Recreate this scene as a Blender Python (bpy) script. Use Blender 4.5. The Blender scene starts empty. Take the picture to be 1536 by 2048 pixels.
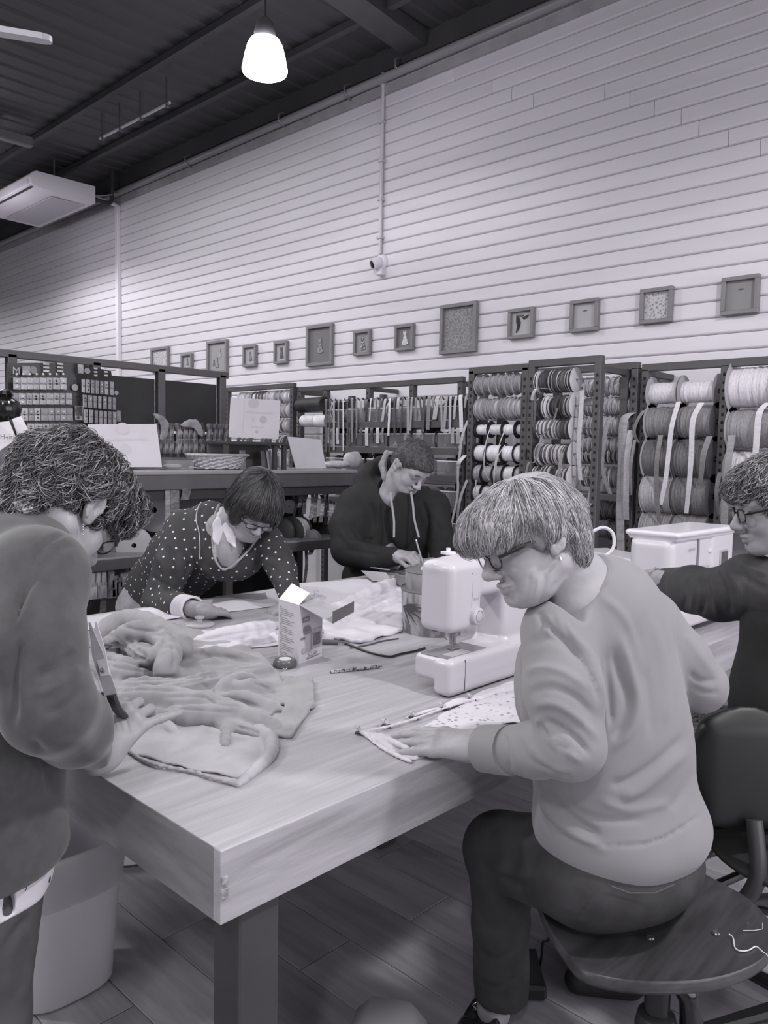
import bpy, math, random
import numpy as np
from mathutils import Vector, Matrix
C = bpy.context.scene.collection
rnd = random.Random(7)
PI = math.pi
# ---------------------------------------------------------------- camera
CAM_H = 1.4
YAW, PITCH, ROLL, F = 0.75813447, 0.07645837, -0.01921675, 1574.564
_f = np.array([math.cos(YAW)*math.cos(PITCH), math.sin(YAW)*math.cos(PITCH), -math.sin(PITCH)])
_r = np.array([math.sin(YAW), -math.cos(YAW), 0.0]); _d = np.cross(_f, _r)
RT = _r*math.cos(ROLL)+_d*math.sin(ROLL); DN = -_r*math.sin(ROLL)+_d*math.cos(ROLL); FW = _f
CAMP = np.array([0, 0, CAM_H])
cam = bpy.data.objects.new('camera', bpy.data.cameras.new('camera')); C.objects.link(cam)
cam.data.sensor_fit = 'VERTICAL'; cam.data.sensor_height = 36; cam.data.lens = F/2048*36
cam.data.clip_start = .05
cam.matrix_world = Matrix([[RT[0], -DN[0], -FW[0], 0], [RT[1], -DN[1], -FW[1], 0], [RT[2], -DN[2], -FW[2], CAM_H], [0, 0, 0, 1]])
bpy.context.scene.camera = cam
# ---------------------------------------------------------------- world, exposure, large lights
vs = bpy.context.scene.view_settings
vs.view_transform = 'Standard'; vs.look = 'None'; vs.exposure = 0.87; vs.gamma = 1.0; vs.use_curve_mapping = False
w = bpy.data.worlds.new('world'); bpy.context.scene.world = w; w.use_nodes = True
w.node_tree.nodes['Background'].inputs[0].default_value = (.80, .79, .82, 1)
w.node_tree.nodes['Background'].inputs[1].default_value = 0.24
def lamp_light(loc, power, r=.13):
    l = bpy.data.lights.new('lamp_glow', 'SPOT'); l.energy = power; l.spot_size = math.radians(172); l.spot_blend = .35; l.shadow_soft_size = r; l.color = (1, .99, 1)
    o = bpy.data.objects.new('lamp_glow', l); C.objects.link(o); o.location = loc; return o
def fill_light(loc, sx, sy, power, rot=(0, 0, 0)):  # added area fill
    l = bpy.data.lights.new('area_fill_light', 'AREA'); l.shape = 'RECTANGLE'; l.size = sx; l.size_y = sy
    l.energy = power; l.color = (1, .99, 1)
    o = bpy.data.objects.new('area_fill_light', l); C.objects.link(o); o.location = loc; o.rotation_euler = rot; return o
LAMPS = [((2.96, 3.83, 3.66), 105), ((1.9, -1.0, 3.66), 150), ((-1.0, 3.9, 3.66), 120), ((-1.8, -1.2, 3.66), 80), ((2.9, 8.6, 3.66), 420), ((-1.6, 8.6, 3.66), 90), ((1.6, 12.3, 3.66), 110)]  # unseen far lamps are boosted for the left wall; the last is added
for p, e in LAMPS: lamp_light(p, e)
fill_light((-.6, .2, 4.1), 4, 4, 50)
fill_light((1.6, 6.0, 4.1), 3, 3, 70)
fill_light((1.9, -3.9, 1.75), 5.0, 2.3, 42, (PI/2, 0, 0))
fill_light((-3.9, 2.2, 1.6), 2.2, 4.0, 26, (PI/2, 0, -PI/2))
# ---------------------------------------------------------------- points from the photo's rays
def ray(x, y): return RT*(x-768)/F+DN*(y-1024)/F+FW
def P(x, y, d): return CAMP+ray(x, y)*d
def PZ(x, y, z): r = ray(x, y); return CAMP+r*(z-CAM_H)/r[2]
def PX(x, y, X): r = ray(x, y); return CAMP+r*X/r[0]
def PY(x, y, Y): r = ray(x, y); return CAMP+r*Y/r[1]
def proj(V):
    Q = np.asarray(V)-CAMP; z = Q@FW
    return np.stack([Q@RT/z*F+768, Q@DN/z*F+1024, z], -1)
# ---------------------------------------------------------------- materials
def lin(v): return v/12.92 if v <= .04045 else ((v+.055)/1.055)**2.4
def col(v, a=1): return (lin(v)*1.01, lin(v)*.975, lin(v)*1.055, a)
_mc = {}
def mat(v, v2=None, rough=.6, scale=(8, 8, 8), bump=0, kind='noise', detail=4, metal=0, lo=.35, hi=.65, bscale=None, rand=0, coat=0, dist=.002, sheen=0, trans=0, alpha=1, coord='Object'):
    key = (v, v2, rough, scale, bump, kind, detail, metal, lo, hi, bscale, rand, coat, dist, sheen, trans, alpha, coord)
    if key in _mc: return _mc[key]
    m = bpy.data.materials.new('m%03d' % len(_mc)); m.use_nodes = True; nt = m.node_tree; N = nt.nodes; L = nt.links
    b = N['Principled BSDF']; b.inputs['Roughness'].default_value = rough; b.inputs['Metallic'].default_value = metal
    b.inputs['Base Color'].default_value = col(v)
    if coat: b.inputs['Coat Weight'].default_value = coat
    if sheen: b.inputs['Sheen Weight'].default_value = sheen
    if trans: b.inputs['Transmission Weight'].default_value = trans
    if alpha < 1: b.inputs['Alpha'].default_value = alpha
    tc = N.new('ShaderNodeTexCoord'); mp = N.new('ShaderNodeMapping'); mp.inputs['Scale'].default_value = scale
    L.new(tc.outputs[coord], mp.inputs[0])
    if kind == 'noise':
        t = N.new('ShaderNodeTexNoise'); t.inputs['Scale'].default_value = 1; t.inputs['Detail'].default_value = detail; out = t.outputs[0]
    elif kind == 'wave':
        t = N.new('ShaderNodeTexWave'); t.inputs['Scale'].default_value = 1; t.inputs['Distortion'].default_value = 2.5; t.inputs['Detail'].default_value = 2; out = t.outputs[1]
    elif kind == 'bands':
        t = N.new('ShaderNodeTexWave'); t.bands_direction = 'Y'; t.inputs['Scale'].default_value = 1; t.inputs['Distortion'].default_value = .3; out = t.outputs[1]
    elif kind == 'voronoi':
        t = N.new('ShaderNodeTexVoronoi'); t.inputs['Scale'].default_value = 1; out = t.outputs[0]
    elif kind == 'wood':
        n1 = N.new('ShaderNodeTexNoise'); n1.inputs['Scale'].default_value = .35; n1.inputs['Detail'].default_value = 3
        L.new(mp.outputs[0], n1.inputs[0])
        t = N.new('ShaderNodeTexNoise'); t.inputs['Scale'].default_value = 1; t.inputs['Detail'].default_value = 8; t.inputs['Roughness'].default_value = .65; t.inputs['Distortion'].default_value = .4
        ad = N.new('ShaderNodeMath'); ad.operation = 'MULTIPLY_ADD'; L.new(n1.outputs[0], ad.inputs[0]); ad.inputs[1].default_value = .5
        L.new(t.outputs[0], ad.inputs[2]); sb = N.new('ShaderNodeMath'); sb.operation = 'SUBTRACT'; L.new(ad.outputs[0], sb.inputs[0]); sb.inputs[1].default_value = .25; out = sb.outputs[0]
    L.new(mp.outputs[0], t.inputs[0])
    if v2 is not None:
        cr = N.new('ShaderNodeValToRGB'); cr.color_ramp.elements[0].position = lo; cr.color_ramp.elements[1].position = hi
        cr.color_ramp.elements[0].color = col(v2); cr.color_ramp.elements[1].color = col(v)
        L.new(out, cr.inputs[0]); last = cr.outputs[0]
        if rand:
            oi = N.new('ShaderNodeObjectInfo'); mr = N.new('ShaderNodeMapRange'); mr.inputs[3].default_value = 1-rand; mr.inputs[4].default_value = 1+rand*.5
            L.new(oi.outputs['Random'], mr.inputs[0]); vm = N.new('ShaderNodeVectorMath'); vm.operation = 'SCALE'
            L.new(last, vm.inputs[0]); L.new(mr.outputs[0], vm.inputs['Scale']); last = vm.outputs[0]
            ofs = N.new('ShaderNodeVectorMath'); ofs.operation = 'SCALE'; ofs.inputs[0].default_value = (37, 91, 53); L.new(oi.outputs['Random'], ofs.inputs['Scale'])
            L.new(ofs.outputs[0], mp.inputs['Location'])
        L.new(last, b.inputs['Base Color'])
    if bump:
        bp = N.new('ShaderNodeBump'); bp.inputs['Strength'].default_value = bump; bp.inputs['Distance'].default_value = dist
        if bscale:
            t2 = N.new('ShaderNodeTexNoise'); t2.inputs['Scale'].default_value = bscale; t2.inputs['Detail'].default_value = 3
            L.new(tc.outputs['Object'], t2.inputs[0]); L.new(t2.outputs[0], bp.inputs['Height'])
        else: L.new(out, bp.inputs['Height'])
        L.new(bp.outputs[0], b.inputs['Normal'])
    _mc[key] = m; return m
def glass(v=.9, rough=.03, ior=1.45):
    m = bpy.data.materials.new('glass'); m.use_nodes = True; b = m.node_tree.nodes['Principled BSDF']
    b.inputs['Base Color'].default_value = col(v); b.inputs['Transmission Weight'].default_value = 1; b.inputs['Roughness'].default_value = rough; b.inputs['IOR'].default_value = ior
    return m
def emis(v, s):
    m = bpy.data.materials.new('emitter'); m.use_nodes = True; b = m.node_tree.nodes['Principled BSDF']
    b.inputs['Base Color'].default_value = col(v); b.inputs['Emission Color'].default_value = col(v); b.inputs['Emission Strength'].default_value = s
    return m
# ---------------------------------------------------------------- objects
def wloc(o):
    p = np.zeros(3)
    while o: p += np.array(o.location); o = o.parent
    return p
def thing(name, label, cat, loc=(0, 0, 0), group=None):
    o = bpy.data.objects.new(name, None); o.empty_display_size = .05; C.objects.link(o); o.location = loc
    return tag(o, label, cat, group)
def tag(o, label, cat, group=None, kind=None):
    o['label'] = label; o['category'] = cat
    if group: o['group'] = group
    if kind: o['kind'] = kind
    return o
def struct(o): o['kind'] = 'structure'; return o
def link(name, me, parent=None, loc=None):
    o = bpy.data.objects.new(name, me); C.objects.link(o)
    if parent: o.parent = parent
    if loc is not None: o.location = loc
    return o
def nrm(v): v = np.asarray(v, float); return v/(np.linalg.norm(v)+1e-12)
def frame(d, up=(0, 0, 1)):
    d = nrm(d); u = np.asarray(up, float)
    if abs(d@nrm(u)) > .97: u = np.array([1., 0, 0]) if abs(d[0]) < .9 else np.array([0, 1., 0])
    s = nrm(np.cross(u, d)); return s, np.cross(d, s), d
def smooth_path(pts, n=6):
    P_ = [np.asarray(p, float) for p in pts]
    if len(P_) < 3: return P_
    out = []
    for i in range(len(P_)-1):
        a, b = P_[i], P_[i+1]; p0 = P_[max(i-1, 0)]; p3 = P_[min(i+2, len(P_)-1)]
        for j in range(n):
            t = j/n; out.append(.5*((2*a)+(b-p0)*t+(2*p0-5*a+4*b-p3)*t*t+(3*a-p0-3*b+p3)*t**3))
    out.append(P_[-1]); return out
class MB:
    def __init__(s): s.v = []; s.f = []; s.m = []; s.mi = 0
    def add(s, vs_, fs):
        n = len(s.v); s.v += [tuple(map(float, q)) for q in vs_]; s.f += [tuple(i+n for i in f) for f in fs]; s.m += [s.mi]*len(fs); return s
    def box(s, a, b, bev=0):
        a = np.minimum(a, b).astype(float) if True else a; a2 = a; b = np.maximum(np.asarray(a), np.asarray(b)).astype(float)
        return s.obox((a2+b)/2, (b-a2)/2, np.eye(3), bev)
    def obox(s, c, h, ax=None, bev=0):
        ax = np.eye(3) if ax is None else np.asarray(ax, float); c = np.asarray(c, float); h = np.asarray(h, float)
        if bev <= 0:
            vs_ = [c+ax[0]*h[0]*i+ax[1]*h[1]*j+ax[2]*h[2]*k for i in (-1, 1) for j in (-1, 1) for k in (-1, 1)]
            return s.add(vs_, [(0, 1, 3, 2), (4, 6, 7, 5), (0, 4, 5, 1), (2, 3, 7, 6), (0, 2, 6, 4), (1, 5, 7, 3)])
        g = h-bev; vs_ = []; idx = {}
        for i in (-1, 1):
            for j in (-1, 1):
                for k in (-1, 1):
                    for a_ in range(3):
                        e = g.copy(); e[a_] = h[a_]; idx[(i, j, k, a_)] = len(vs_); vs_.append(c+ax[0]*e[0]*i+ax[1]*e[1]*j+ax[2]*e[2]*k)
        fs = []; S = (-1, 1)
        for q in S:
            fs.append([idx[(q, -1, -1, 0)], idx[(q, 1, -1, 0)], idx[(q, 1, 1, 0)], idx[(q, -1, 1, 0)]][::q])
            fs.append([idx[(-1, q, -1, 1)], idx[(-1, q, 1, 1)], idx[(1, q, 1, 1)], idx[(1, q, -1, 1)]][::q])
            fs.append([idx[(-1, -1, q, 2)], idx[(1, -1, q, 2)], idx[(1, 1, q, 2)], idx[(-1, 1, q, 2)]][::q])
        for i in S:
            for j in S:
                fs.append([idx[(i, j, -1, 0)], idx[(i, j, -1, 1)], idx[(i, j, 1, 1)], idx[(i, j, 1, 0)]][::i*j])
                fs.append([idx[(i, -1, j, 2)], idx[(i, -1, j, 0)], idx[(i, 1, j, 0)], idx[(i, 1, j, 2)]][::i*j])
                fs.append([idx[(-1, i, j, 1)], idx[(-1, i, j, 2)], idx[(1, i, j, 2)], idx[(1, i, j, 1)]][::i*j])
                for k in S: fs.append([idx[(i, j, k, 0)], idx[(i, j, k, 1)], idx[(i, j, k, 2)]][::i*j*k])
        return s.add(vs_, [tuple(f) for f in fs])
    def tube(s, pts, r, n=8, cap=True, flat=None, up=(0, 0, 1)):
        pts = [np.asarray(p, float) for p in pts]; R_ = r if hasattr(r, '__len__') else [r]*len(pts); vs_ = []; pu = None
        for i, p in enumerate(pts):
            d = nrm(pts[min(i+1, len(pts)-1)]-pts[max(i-1, 0)])
            if pu is None: a, b, _ = frame(d, up)
            else: a = nrm(pu-d*(pu@d)); b = np.cross(d, a)
            pu = a; fx, fy = flat if flat else (1, 1)
            for k in range(n):
                t = 2*PI*k/n; vs_.append(p+(a*math.cos(t)*fx+b*math.sin(t)*fy)*R_[i])
        fs = [(i*n+k, i*n+(k+1) % n, (i+1)*n+(k+1) % n, (i+1)*n+k) for i in range(len(pts)-1) for k in range(n)]
        if cap: fs += [tuple(range(n))[::-1], tuple(range((len(pts)-1)*n, len(pts)*n))]
        return s.add(vs_, fs)
    def cyl(s, a, b, r, r2=None, n=20): return s.tube([a, b], [r, r if r2 is None else r2], n)
    def lathe(s, c, prof, ax=(0, 0, 1), n=24, cap=True):
        a, b, d = frame(ax); c = np.asarray(c, float); vs_ = []
        for r, h in prof:
            for k in range(n): t = 2*PI*k/n; vs_.append(c+d*h+(a*math.cos(t)+b*math.sin(t))*r)
        m = len(prof); fs = [(i*n+k, i*n+(k+1) % n, (i+1)*n+(k+1) % n, (i+1)*n+k) for i in range(m-1) for k in range(n)]
        if cap: fs += [tuple(range(n))[::-1], tuple(range((m-1)*n, m*n))]
        return s.add(vs_, fs)
    def prism(s, poly, c, ax, h):   # poly in ax[0],ax[1]; extruded +-h along ax[2]
        ax = np.asarray(ax, float); c = np.asarray(c, float); n = len(poly)
        vs_ = [c+ax[0]*x+ax[1]*y+ax[2]*q*h for q in (-1, 1) for x, y in poly]
        return s.add(vs_, [tuple(range(n))[::-1], tuple(range(n, 2*n))]+[(i, (i+1) % n, n+(i+1) % n, n+i) for i in range(n)])
    def strip(s, pts, wd, w, t=.0012):
        pts = [np.asarray(p, float) for p in pts]; W = wd if isinstance(wd, list) else [wd]*len(pts); vs_ = []
        for i, p in enumerate(pts):
            d = nrm(pts[min(i+1, len(pts)-1)]-pts[max(i-1, 0)]); u = nrm(W[i]); nn = nrm(np.cross(d, u)); ww = w[i] if hasattr(w, '__len__') else w
            vs_ += [p-u*ww/2-nn*t/2, p+u*ww/2-nn*t/2, p+u*ww/2+nn*t/2, p-u*ww/2+nn*t/2]
        fs = [(i*4+k, i*4+(k+1) % 4, i*4+4+(k+1) % 4, i*4+4+k) for i in range(len(pts)-1) for k in range(4)]+[(3, 2, 1, 0), tuple(range(len(pts)*4-4, len(pts)*4))]
        return s.add(vs_, fs)
    def mesh(s, name, mats, off=(0, 0, 0), smooth=False):
        me = bpy.data.meshes.new(name); o = np.asarray(off); me.from_pydata([tuple(np.asarray(q)-o) for q in s.v], [], s.f)
        for m in (mats if isinstance(mats, (list, tuple)) else [mats]): me.materials.append(m)
        if any(s.m): me.polygons.foreach_set('material_index', s.m)
        if smooth: smooth_mesh(me, smooth if smooth is not True else 40)
        me.update(); return me
    def build(s, name, mats, parent=None, smooth=False, loc=None):
        off = wloc(parent) if parent else (np.asarray(loc, float) if loc is not None else np.zeros(3))
        o = link(name, s.mesh(name, mats, off, smooth), parent)
        if loc is not None and not parent: o.location = tuple(loc)
        return o
def smooth_mesh(me, ang=40):
    me.polygons.foreach_set('use_smooth', [True]*len(me.polygons))
    if ang < 180: me.set_sharp_from_angle(angle=math.radians(ang))
def text_mesh(body, size, origin, right, up, name='lettering'):
    cu = bpy.data.curves.new(name, 'FONT'); cu.body = body; cu.size = size; cu.resolution_u = 1
    o = bpy.data.objects.new(name, cu); C.objects.link(o); dg = bpy.context.evaluated_depsgraph_get()
    me = bpy.data.meshes.new_from_object(o.evaluated_get(dg)); bpy.data.objects.remove(o)
    r, u = nrm(right), nrm(up); V = np.array([tuple(v.co) for v in me.vertices]) if len(me.vertices) else np.zeros((0, 3))
    F_ = [tuple(p.vertices) for p in me.polygons]; bpy.data.meshes.remove(me)
    return [np.asarray(origin)+r*v[0]+u*v[1] for v in V], F_
ORD = ['first', 'second', 'third', 'fourth', 'fifth', 'sixth', 'seventh', 'eighth', 'ninth', 'tenth', 'eleventh', 'twelfth', 'thirteenth', 'fourteenth', 'fifteenth', 'sixteenth', 'seventeenth', 'eighteenth', 'nineteenth', 'twentieth']
for k_ in 'first second third fourth fifth sixth seventh eighth ninth'.split(): ORD.append('twenty-'+k_)
ORD += ['thirtieth']+['thirty-'+k_ for k_ in ORD[:9]]+['fortieth']
def shade(v): return 'black' if v < .22 else 'charcoal' if v < .38 else 'dark grey' if v < .5 else 'mid grey' if v < .62 else 'pale grey' if v < .76 else 'white'
# ================================================================= the room
WX = 4.4
M_wall = mat(.86, .83, rough=.55, scale=(3, 1.2, 6), lo=.3, hi=.6, rand=.03, bump=.08, bscale=60)
M_dark = mat(.30, .26, rough=.7, scale=(2, 2, 2))
back = struct(MB().box((WX+.012, -4, 0), (WX+.2, 14, 4.5)).build('wall_back', mat(.74, .70, rough=.8)))
joints = {}
for x, y in [(876, 128), (911, 145), (986, 168), (1025, 187), (1068, 200), (1211, 180), (1261, 196), (1310, 212), (1364, 230), (1399, 255), (1458, 272), (1522, 292)]:
    q = PX(x, y, WX); joints.setdefault(int((q[2]-.004)//.09), q[1])
bcache = {}
for r in range(11, 47):
    cuts = [-3.9]+([joints[r]] if r in joints else [1.0+((r*37) % 11)*.02] if r > 40 else [])+[8.24, 13.9]
    cuts = sorted(set(cuts))
    z = r*.09+.004
    for a, b in zip(cuts[:-1], cuts[1:]):
        L = round(b-a-.003, 3)
        if L not in bcache:
            m = MB(); prof = [(.012, 0), (.002, .0), (-.006, .006), (-.008, .012), (-.008, .080), (-.004, .0855), (.012, .0865)]
            vs_ = [(x, y, zz) for y in (0, L) for x, zz in prof]; n = len(prof)
            m.add(vs_, [tuple(range(n)), tuple(range(n, 2*n))[::-1]]+[(i, n+i, n+(i+1) % n, (i+1) % n) for i in range(n)]); bcache[L] = m.mesh('board', M_wall)
        link('board', bcache[L], back, (WX, a+.0015, z))
struct(MB().box((-4.2, -4.2, 0), (-4, 14.2, 4.5)).build('wall_left', mat(.6, .56, rough=.7)))
struct(MB().box((-4, 14, 0), (WX+.2, 14.2, 4.5)).build('wall_far', mat(.62, .58, rough=.7)))
struct(MB().box((-4, -4.2, 0), (WX+.2, -4, 4.5)).build('wall_near', mat(.6, .56, rough=.7)))
# shop windows behind the camera (daylight)
for i_, (a_, b_) in enumerate((((-.6, -3.98, .6), (4.4, -3.94, 2.9)), ((-3.98, .2, .6), (-3.94, 4.2, 2.7)))):
    o = struct(MB().box(a_, b_).build('window_%d' % (i_+1), emis(.8, .5)))
# ceiling: dark ribbed sheet running towards the wall, purlins along it
m = MB(); yy = -4.0; prof = []
while yy < 14:
    prof += [(yy, 4.36), (yy+.09, 4.36), (yy+.11, 4.348), (yy+.19, 4.348)]; yy += .21
vs_ = [(x, y, z) for x in (-4, WX) for y, z in prof]+[(x, y, 4.45) for x in (-4, WX) for y in (prof[0][0], prof[-1][0])]
n = len(prof); m.add(vs_, [(i, i+1, n+i+1, n+i) for i in range(n-1)]+[(2*n, 2*n+2, 2*n+3, 2*n+1)])
M_ceil = mat(.27, .235, rough=.6, scale=(.7, 3, 2), lo=.3, hi=.7)
ceil = struct(m.build('ceiling', M_ceil))
def beam(a, b, w_, h_, name='beam', m_=M_ceil):
    a = np.asarray(a, float); b = np.asarray(b, float); s, u, d = frame(b-a)
    q = MB().obox((a+b)/2, (w_/2, h_/2, np.linalg.norm(b-a)/2), (s, u, d)); o = q.build(name, m_, ceil); return o
b0 = PX(835, 75, WX-.02); 
beam((b0[0], b0[1], b0[2]-.02), (-4, b0[1]-.9, b0[2]-.02), .22, .16, m_=mat(.30, .27, rough=.5))
struct(MB().box((WX-.045, -3.9, 4.205), (WX-.0, 13.9, 4.36)).build('trim_2', M_ceil))
for x in (3.9, 3.3, 1.9, .5, -.9): beam((x, -4, 4.315), (x, 14, 4.315), .05, .05)
t = mat(.78, .7, rough=.4)
# sprinkler pipe running along the top of the timber wall with its brackets
pipe = thing('wall_pipe', 'long pale pipe bracketed along the top of the boarded wall', 'pipe', (WX-.06, 5, 4.16))
MB().tube([(WX-.055, -3.9, 4.17), (WX-.055, 13.9, 4.13)], .032, 12).build('pipe_run', mat(.62, .56, rough=.35, scale=(9, .6, 9)), pipe, smooth=True)
for x, y in [(566, 238), (379, 322), (698, 182), (800, 130)]:
    q = PX(x, y, WX-.055)
    MB().tube([(WX-.012, q[1], q[2]+.05), (WX-.05, q[1], q[2]+.055), (WX-.105, q[1], q[2]+.02), (WX-.105, q[1], q[2]-.03), (WX-.05, q[1], q[2]-.055), (WX-.01, q[1], q[2]-.055)], .009, 6).build('bracket', mat(.5, rough=.4, metal=.5), pipe, smooth=True)
struct(MB().box((WX-.03, -3.9, 4.05), (WX+.0, 13.9, 4.115)).build('trim_1', mat(.68, .62, rough=.5)))
# conduit down to the small security camera
q1 = PX(764, 80, WX-.03); q2 = PX(760, 508, WX-.03)
cd = thing('wall_conduit', 'thin white cable conduit running down to the wall camera', 'conduit', tuple(q2))
MB().tube([(q2[0], q2[1], 4.33), q2], .013, 8).build('conduit_tube', mat(.8, rough=.4), cd, smooth=True)
for k in range(5): MB().box((WX-.05, q2[1]-.022, 3.0+k*.28), (WX-.008, q2[1]+.022, 3.018+k*.28)).build('clip', mat(.75, rough=.5), cd)
sc = thing('security_camera', 'small white dome camera on the boarded wall below its conduit', 'camera', tuple(q2-[0, 0, .06]))
c0 = q2-np.array([0, 0, .06])
MB().lathe(c0+[.028, 0, 0], [(.062, 0), (.062, .018), (.05, .03)], (-1, 0, 0)).build('mount', mat(.85, rough=.35), sc, smooth=True)
MB().lathe(c0+[-.01, .01, -.005], [(.02, -.035), (.036, -.03), (.044, -.01), (.046, .02), (.042, .05), (.0, .052)], (-.75, .35, -.35)).build('housing', mat(.86, rough=.3), sc, smooth=True)
dd = nrm((-.75, .35, -.35)); MB().lathe(c0+[-.01, .01, -.005]+dd*.05, [(.03, 0), (.028, .006), (.0, .01)], dd).build('lens', mat(.1, rough=.1), sc, smooth=True)
MB().box(c0+[-.02, -.04, -.10], c0+[.028, .02, -.05], .006).build('junction_box', mat(.84, rough=.4), sc)
# corner trunking far left
tr = thing('cable_trunking', 'long white vertical trunking on the wall below the air conditioner', 'trunking', (WX-.03, 8.24, 0))
MB().box((WX-.05, 8.21, .2), (WX-.008, 8.27, 4.02), .004).build('trunk_body', mat(.88, rough=.4), tr)
MB().tube(smooth_path([(WX-.03, 8.24, 4.0), (WX-.07, 8.24, 4.03), (WX-.5, 8.2, 4.06), (WX-.62, 8.18, 4.08)]), .02, 8).build('drain_pipe', mat(.88, rough=.4), tr, smooth=True)
# suspended air conditioner
M_ac = mat(.86, rough=.35)
ac = thing('air_conditioner', 'white ceiling suspended air conditioner at the upper left by the wall', 'air conditioner', (3.7, 8.75, 3.93))
prof = [(3.36, 4.02), (3.37, 3.985), (3.40, 3.965), (3.55, 3.945), (4.03, 3.935), (4.03, 4.11), (3.42, 4.11), (3.38, 4.09), (3.36, 4.06)]
m = MB(); n = len(prof); m.add([(x, y, z) for y in (8.07, 9.45) for x, z in prof], [tuple(range(n)), tuple(range(n, 2*n))[::-1]]+[(i, n+i, n+(i+1) % n, (i+1) % n) for i in range(n)])
m.build('casing', M_ac, ac, smooth=True)
MB().box((3.352, 8.12, 3.99), (3.366, 9.4, 4.03), .004).build('louver', mat(.8, rough=.3), ac)
MB().box((3.38, 8.12, 3.957), (3.405, 9.4, 3.962)).build('outlet_slot', mat(.2, rough=.6), ac)
MB().box((3.62, 8.2, 3.929), (3.98, 9.35, 3.937), .003).build('intake_grille', mat(.74, .7, rough=.5, scale=(90, 1, 1), kind='wave'), ac)
for y in (8.3, 9.2): MB().cyl((3.7, y, 4.1), (3.7, y, 4.36), .008, n=6).build('hanger_rod', mat(.4, rough=.4), ac)
MB().tube(smooth_path([(4.03, 8.12, 4.0), (4.12, 8.1, 3.985), (4.2, 8.1, 3.99), (4.23, 8.1, 4.05), (4.24, 8.1, 4.35)]), .022, 8).build('insulated_pipe', mat(.2, rough=.8), ac, smooth=True)
MB().tube(smooth_path([(4.03, 8.1, 4.02), (4.15, 8.08, 4.05), (4.28, 8.1, 4.1), (4.33, 8.2, 4.12), (4.35, 8.5, 4.1)]), .006, 5).build('cable', mat(.6, rough=.5), ac, smooth=True)
# ceiling fan at the left edge
fn = thing('ceiling_fan', 'pale ceiling fan blade reaching in at the upper left edge', 'fan', (1.05, 4.1, 3.3))
tip = PZ(104, 80, 3.25); inn = PZ(0, 63, 3.25); hub = inn+nrm(inn-tip)*.42
for k in range(3):
    d = nrm(tip-hub); a_ = math.atan2(d[1], d[0])+k*2*PI/3; L = np.linalg.norm(tip-hub); e = np.array([math.cos(a_), math.sin(a_), 0]); sd = np.array([-e[1], e[0], .25])
    m = MB(); q = [(0.12, .045), (.3, .065), (.6, .065), (L-.03, .060), (L-.008, .045), (L, .012)]
    pl = [(x, -y) for x, y in q]+[(x, y) for x, y in q[::-1]]; sd = nrm(sd)
    m.prism(pl, hub, (e, sd, np.cross(e, sd)), .012); m.build('blade', mat(.86, rough=.4), fn)
MB().lathe(hub, [(.02, .16), (.07, .14), (.1, .06), (.1, -.04), (.05, -.08), (0, -.085)], n=20).build('motor', mat(.7, rough=.4), fn, smooth=True)
MB().cyl(hub+[0, 0, .14], (hub[0], hub[1], 4.36), .014, n=8).build('down_rod', mat(.6, rough=.4), fn)
# thin hanging rail
rl = thing('ceiling_rail', 'thin bright conduit rail clipped under the dark ceiling', 'rail', (3.44, 6.2, 4.1))
MB().tube([PZ(200, 277, 4.1), PZ(340, 205, 4.1)], .012, 6).build('rail_tube', mat(.75, rough=.3), rl)
for f_ in (.05, .32, .62, .97):
    q = PZ(200, 277, 4.1)*(1-f_)+PZ(340, 205, 4.1)*f_; MB().box(q+[-.012, -.012, -.03], q+[.012, .012, .2]).build('clip', mat(.35, rough=.5), rl)
lt = thing('ceiling_batten', 'dark metal batten fixed under the ceiling at upper left', 'batten', (3, 8.8, 4.15))
MB().box((2.1, 7.6, 4.16), (3.2, 7.68, 4.25), .01).build('batten_body', mat(.42, rough=.5), lt)
for x in (2.3, 2.6, 2.9): MB().box((x, 7.61, 4.25), (x+.03, 7.67, 4.33)).build('clip', mat(.4, rough=.5), lt)
# pendant lamps (the visible one glows like the others behind the camera)
M_em = emis(.97, 9)
for i, (p, e) in enumerate(LAMPS):
    if i > 0 and i != 4: continue
    lp = thing('pendant_lamp', 'glowing bell shaped high bay lamp hanging near the wall' if i == 0 else 'high bay lamp further back over the shop', 'lamp', p)
    m = MB(); p = tuple(np.array(p)+[0, 0, .012]); m.lathe(p, [(.05, .112), (.085, .102), (.103, .07), (.117, .02), (.128, -.04), (.133, -.062), (.128, -.078), (.09, -.092), (0, -.097)], n=32)
    o = m.build('glowing_shade', M_em, lp, smooth=True); o.visible_shadow = True
    MB().lathe(np.array(p)+[0, 0, .112], [(.06, 0), (.065, .03), (.05, .09), (.02, .12), (0, .12)], n=20).build('lamp_housing', mat(.35, rough=.4), lp, smooth=True)
    MB().cyl(np.array(p)+[0, 0, .24], (p[0], p[1], 4.33), .006, n=6).build('cord', mat(.2, rough=.6), lp)
# floor of wide boards running along the wall
fl = struct(MB().box((-4, -4, -.1), (WX, 14, -.006)).build('floor', mat(.28, .24, rough=.5)))
M_fl = mat(.66, .53, rough=.3, scale=(26, 2.2, 26), kind='wood', lo=.3, hi=.72, rand=.16, bump=.12)
M_fl2 = mat(.46, .38, rough=.33, scale=(20, 2, 20), kind='wood', lo=.3, hi=.7, bump=.1)
fc = {}
for i in range(-8, 26):
    x = i*.19; y = -3.2+((i*7) % 5)*.31
    if x+.19 > WX: break
    while y < 6.5:
        L = [1.25, 1.5, 1.0][(i+int(y*3)) % 3]; near = -1.2 < x < 4 and -.9 < y+L and y < 4.6
        if near:
            if L not in fc: fc[L] = MB().obox((.095, L/2, -.004), (.0938, L/2-.0012, .004), None, .0012).mesh('floorboard', M_fl)
            link('floorboard', fc[L], fl, (x, y, 0))
        y += L
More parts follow.
